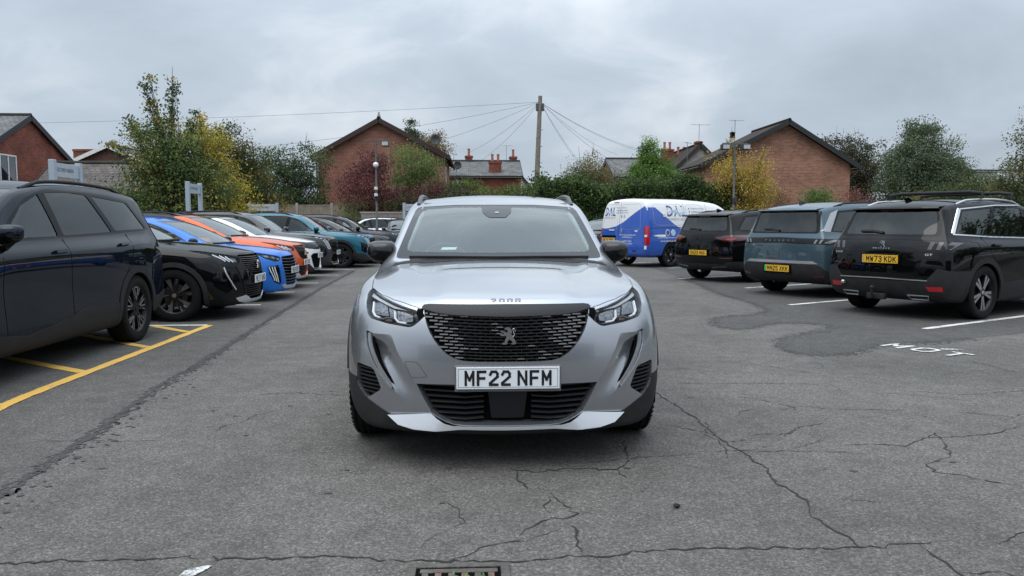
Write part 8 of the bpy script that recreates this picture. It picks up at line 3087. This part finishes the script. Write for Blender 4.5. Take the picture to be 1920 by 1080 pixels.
def vegetation():
    DG, MG, LG = (0.030, 0.050, 0.020), (0.050, 0.080, 0.028), (0.085, 0.12, 0.038)
    YE, OC, BR = (0.33, 0.24, 0.025), (0.26, 0.15, 0.03), (0.14, 0.085, 0.035)
    RD, RD2 = (0.10, 0.026, 0.030), (0.060, 0.020, 0.026)
    # big maple on the left: green with upright shoots, a yellow neighbour
    gm = tree('green_maple', 'green maple with upright shoots behind the row of cars', -11.0, 28.8, [(0.0, 0, 2.5, 1.8, 1.5, 1.5), (-0.2, 0, 3.4, 1.35, 1.2, 1.25), (-1.1, 0.1, 1.9, 1.2, 1.1, 1.1), (0.6, 0, 1.8, 1.3, 1.2, 1.1)],
         [(0.035, 0.058, 0.022), (0.06, 0.09, 0.03), (0.11, 0.14, 0.04), (0.20, 0.17, 0.04)], 200, 62, 0.115, 3, 0.09, 1.0, shoots=(((-0.45, 0, 4.2), (-0.75, 0, 5.85), 16), ((-0.1, 0, 4.3), (0.12, 0, 5.7), 14), ((0.45, 0, 4.0), (0.75, 0, 4.7), 8), ((-1.5, 0, 3.4), (-2.0, 0, 3.75), 7), ((-1.0, 0, 3.8), (-1.35, 0, 4.5), 8)), weights=[0.34, 0.34, 0.18, 0.14], bare=12)
    gm.scale = (1.13, 1.13, 1.13)
    ym = tree('yellow_maple', 'golden yellow maple growing into the green one', -10.7, 30.6, [(-0.2, 0, 3.0, 1.1, 1.1, 1.45), (0.5, 0, 2.0, 1.35, 1.1, 1.2), (0.2, 0, 3.6, 0.75, 0.8, 0.9)],
         [YE, (0.30, 0.20, 0.03), (0.20, 0.19, 0.03), LG], 120, 62, 0.115, 4, 0.08, 0.9, weights=[0.46, 0.12, 0.27, 0.15], shoots=(((0.0, 0, 4.3), (0.15, 0, 4.9), 7),), bare=6)
    ym.scale = (1.12, 1.12, 1.12)
    tree('tall_hornbeam', 'tall dark olive tree with browning top right of the maples', -11.4, 36.5, [(0, 0, 3.0, 1.9, 1.6, 2.4), (-0.2, 0, 4.7, 1.15, 1.1, 1.2), (0.9, 0, 2.4, 1.4, 1.2, 1.8)],
         [(0.040, 0.052, 0.020), DG, (0.10, 0.085, 0.025), (0.15, 0.105, 0.03)], 170, 62, 0.14, 5, 0.11, 1.0, weights=[0.36, 0.3, 0.22, 0.12], bare=20)
    tree('shaggy_tree', 'shaggy mid green tree left of the brick gable house', -10.6, 45.5, [(-0.9, 0, 3.7, 1.3, 1.2, 2.3), (0.8, 0, 4.0, 1.3, 1.2, 2.5), (0, 0, 2.0, 2.2, 1.6, 1.6)],
         [(0.035, 0.058, 0.028), (0.050, 0.078, 0.033), DG, (0.085, 0.10, 0.04)], 190, 66, 0.16, 6, 0.12, 1.0, bare=90)
    tree('slim_green_tree', 'narrow green tree between the shaggy tree and the hornbeam', -12.9, 44.0, [(0, 0, 3.0, 1.2, 1.1, 2.3)], [DG, MG, (0.06, 0.085, 0.03)], 80, 60, 0.15, 16, 0.1, 1.0, bare=10)
    tree('bronze_shrub', 'brownish shrub in front of the panel fence', -10.9, 41.3, [(0, 0, 1.5, 0.8, 0.6, 1.1)], [(0.16, 0.11, 0.035), (0.10, 0.08, 0.03), MG], 30, 55, 0.12, 7, 0.05, 0.4, cat='shrub', stems=3)
    # red and green tree in front of the gable
    tree('red_leaved_tree', 'dark red leaved tree in front of the brick gable house', -4.7, 40.0, [(-0.8, 0, 3.0, 1.6, 1.0, 1.6), (0.7, 0, 2.2, 2.6, 1.0, 1.1), (-0.4, 0, 4.4, 0.9, 0.8, 0.9), (2.8, 0, 2.5, 1.3, 0.9, 1.0)],
         [RD, RD2, (0.12, 0.045, 0.04), (0.07, 0.06, 0.03)], 200, 46, 0.125, 8, 0.09, 1.0, weights=[0.4, 0.35, 0.15, 0.1], stems=3)
    tree('light_green_tree', 'feathery light green tree with slanting trunk among the red leaves', -3.7, 42.2, [(0.3, 0, 4.5, 1.2, 1.0, 1.25), (0.0, 0, 3.4, 0.9, 0.9, 0.9), (1.3, 0, 4.3, 0.8, 0.8, 0.8)],
         [(0.085, 0.13, 0.035), (0.12, 0.16, 0.045), MG], 95, 46, 0.12, 9, 0.07, 1.4, bare=10)
    tree('evergreen_shrub', 'dark evergreen bush on top of the block wall', -3.0, 39.4, [(0, 0, 1.9, 2.0, 0.7, 0.9), (1.6, 0, 2.3, 1.0, 0.7, 0.8)], [DG, (0.025, 0.045, 0.018), MG], 75, 60, 0.11, 10, 0.06, 0.4, cat='shrub', stems=4)
    tree('bright_green_shrub', 'small bright green shrub beside the car behind the fence', -6.2, 39.6, [(0, 0, 1.7, 0.55, 0.5, 0.7)], [(0.10, 0.15, 0.04), LG], 18, 50, 0.10, 11, 0.04, 0.4, cat='shrub', stems=3)
    tree('poplar', 'distant slim poplar rising behind the brick gable roof', -6.5, 84, [(-0.5, 0, 9.6, 0.75, 0.75, 3.9), (0.5, 0, 8.8, 0.75, 0.75, 3.2)], [(0.055, 0.075, 0.04), DG], 90, 50, 0.22, 12, 0.18, 3.0, spread=0.32)
    tree('rusty_tree', 'rusty leaved tree peeping over the right roof of the brick gable house', -3.2, 60, [(0.3, 0, 7.0, 1.1, 0.9, 1.5)], [(0.15, 0.10, 0.035), (0.10, 0.10, 0.035), BR], 40, 50, 0.16, 13, 0.12, 3.0)
    # middle
    hedge('clipped_hedge', 'clipped yellow-green hedge before the slate terrace', -2.6, 3.6, 40.5, 42.2, 3.28, [(0.095, 0.135, 0.03), (0.065, 0.10, 0.028), (0.04, 0.065, 0.02)], 13000, 0.10, 21, 0.16)
    hedge('laurel_hedge', 'dark green laurel hedge behind the van', 3.0, 12.1, 35.5, 37.3, 3.18, [(0.028, 0.050, 0.016), (0.045, 0.075, 0.022), (0.075, 0.11, 0.03)], 34000, 0.12, 22, 0.20, [0.4, 0.4, 0.2])
    tree('hawthorn', 'loose airy hawthorn right of the telegraph pole', 6.7, 44, [(0.0, 0, 4.0, 1.35, 1.1, 1.35), (1.1, 0, 3.8, 1.0, 0.9, 0.8), (-0.9, 0, 3.6, 0.9, 0.9, 0.9)], [(0.10, 0.115, 0.045), (0.065, 0.085, 0.035), (0.15, 0.115, 0.055)], 120, 44, 0.12, 14, 0.10, 1.4, stems=4, bare=70, shell=0.3)
    con = tree('conifer', 'bright green conifer with pointed top above the hedge', 9.35, 40, [(-0.1, 0, 2.9 + 0.33 * i, 1.4 * (1 - (i / 9.5) ** 1.3) + 0.06, 1.1 * (1 - i / 9.5) + 0.06, 0.5) for i in range(9)] + [(1.05, 0, 2.8 + 0.33 * i, 0.95 * (1 - i / 6.5), 0.8 * (1 - i / 6.5), 0.5) for i in range(6)], [(0.085, 0.155, 0.028), (0.055, 0.105, 0.022), (0.12, 0.20, 0.04)], 340, 62, 0.11, 15, 0.12, 0.6, spread=0.20, droop=-0.6)
    yt = tree('yellow_tree', 'yellow autumn tree in front of the large brown brick house', 12.65, 35.6, [(0, 0, 3.2, 1.6, 1.3, 1.7), (-0.9, 0, 3.9, 0.9, 0.8, 1.1), (0.7, 0, 3.2, 1.15, 1.0, 1.3), (0.1, 0, 1.8, 1.4, 1.1, 1.1)],
         [(0.27, 0.20, 0.03), (0.30, 0.22, 0.045), (0.22, 0.13, 0.03), (0.14, 0.14, 0.03)], 140, 40, 0.125, 17, 0.08, 1.2, weights=[0.42, 0.26, 0.14, 0.18], bare=26, shell=0.35, shoots=(((-0.6, 0, 4.4), (-0.8, 0, 5.5), 8), ((0.9, 0, 4.3), (1.1, 0, 5.0), 6)))
    yt.scale = (0.92, 0.92, 0.95)
    # right
    tree('dark_ash_tree', 'dark thin-topped tree with bare twigs right of the brown brick house', 26.3, 53, [(-0.3, 0, 5.0, 2.0, 1.6, 3.0), (1.2, 0, 5.0, 1.7, 1.4, 2.9), (0.3, 0, 2.6, 2.4, 1.6, 2.2)], [(0.028, 0.038, 0.022), (0.045, 0.052, 0.028), (0.085, 0.07, 0.04), (0.06, 0.045, 0.032)], 260, 42, 0.18, 18, 0.16, 2.0, stems=4, bare=160, shell=0.35)
    tree('willow', 'large grey-green feathery tree behind the blue SUV', 28.3, 47.5, [(0, 0, 4.6, 2.4, 2.0, 3.1), (1.4, 0, 3.6, 2.1, 1.6, 2.5), (-1.5, 0, 3.6, 1.5, 1.5, 2.5), (-0.2, 0, 6.6, 1.1, 1.1, 1.4)],
         [(0.080, 0.105, 0.058), (0.060, 0.080, 0.044), (0.10, 0.12, 0.068)], 420, 62, 0.16, 19, 0.2, 1.6, bare=90, droop=0.5)
    tree('spreading_beech', 'low spreading green tree in front of the grey-green one', 29.0, 43.5, [(0, 0, 2.6, 2.6, 1.6, 1.7), (1.2, 0, 2.3, 1.7, 1.3, 1.3), (-1.3, 0, 2.2, 1.6, 1.3, 1.4)], [(0.045, 0.062, 0.024), (0.065, 0.080, 0.028), (0.10, 0.10, 0.035), DG], 170, 60, 0.14, 20, 0.12, 0.9)
    tree('ochre_shrub', 'ochre and green shrub left of the low spreading tree', 24.6, 42.5, [(0, 0, 1.7, 1.2, 0.9, 1.2), (0.4, 0, 2.6, 0.5, 0.5, 0.7)], [(0.17, 0.12, 0.03), (0.06, 0.07, 0.03), (0.11, 0.10, 0.035)], 60, 50, 0.13, 23, 0.06, 0.5, cat='shrub', stems=3)
    tree('edge_maple', 'green maple cut off by the right edge of the frame', 22.6, 30.5, [(0.2, 0, 3.0, 1.3, 1.2, 1.6), (0.6, 0, 4.4, 1.0, 1.0, 1.3), (-0.3, 0, 2.4, 0.9, 0.9, 0.9)], [(0.035, 0.052, 0.022), (0.055, 0.075, 0.03), (0.12, 0.11, 0.035)], 130, 56, 0.12, 24, 0.1, 1.2, bare=10)
    tree('young_green_shrub', 'young green shrub against the brown brick wall', 18.8, 41.0, [(0, 0, 2.7, 0.65, 0.6, 0.9)], [(0.08, 0.13, 0.035), (0.06, 0.10, 0.03)], 30, 56, 0.12, 25, 0.05, 1.2, cat='shrub')
    tree('bronze_bush', 'bronze leaved bush left of the young green shrub', 16.6, 41.2, [(0, 0, 1.8, 1.1, 0.8, 1.4)], [(0.17, 0.075, 0.05), (0.11, 0.055, 0.04), (0.12, 0.10, 0.04)], 50, 42, 0.12, 26, 0.05, 0.6, cat='shrub', stems=4)
    tree('reddish_bush', 'reddish bush right of the young green shrub', 20.9, 41.4, [(0, 0, 1.9, 1.2, 0.8, 1.4)], [(0.18, 0.075, 0.055), (0.12, 0.06, 0.045)], 50, 42, 0.12, 27, 0.05, 0.6, cat='shrub', stems=4)
    # two invented trees out of view, added so the paintwork mirrors something
    tree('added_oak', 'dark tree added out of view past the left edge for the car paint to reflect', -20.0, 10.0, [(0, 0, 4.5, 3.4, 4.2, 3.4), (0, 4.0, 4.0, 3.0, 3.0, 3.0), (0, -4.5, 4.0, 3.0, 3.0, 3.0)], [DG, MG], 200, 60, 0.30, 28, 0.25, 1.6, spread=0.6, group='added reflection trees')
    tree('added_lime', 'dark tree added out of view past the right edge for the car paint to reflect', 27.0, 8.0, [(0, 0, 4.5, 3.4, 4.2, 3.6), (0, 5.0, 4.0, 3.0, 3.5, 3.2), (0, -5.0, 4.0, 3.0, 3.5, 3.0)], [DG, MG], 200, 60, 0.30, 29, 0.25, 1.6, spread=0.6, group='added reflection trees')
# ------------------------------------------------------------------ build
ground()
buildings()
street()
vegetation()
hero()
car_park()
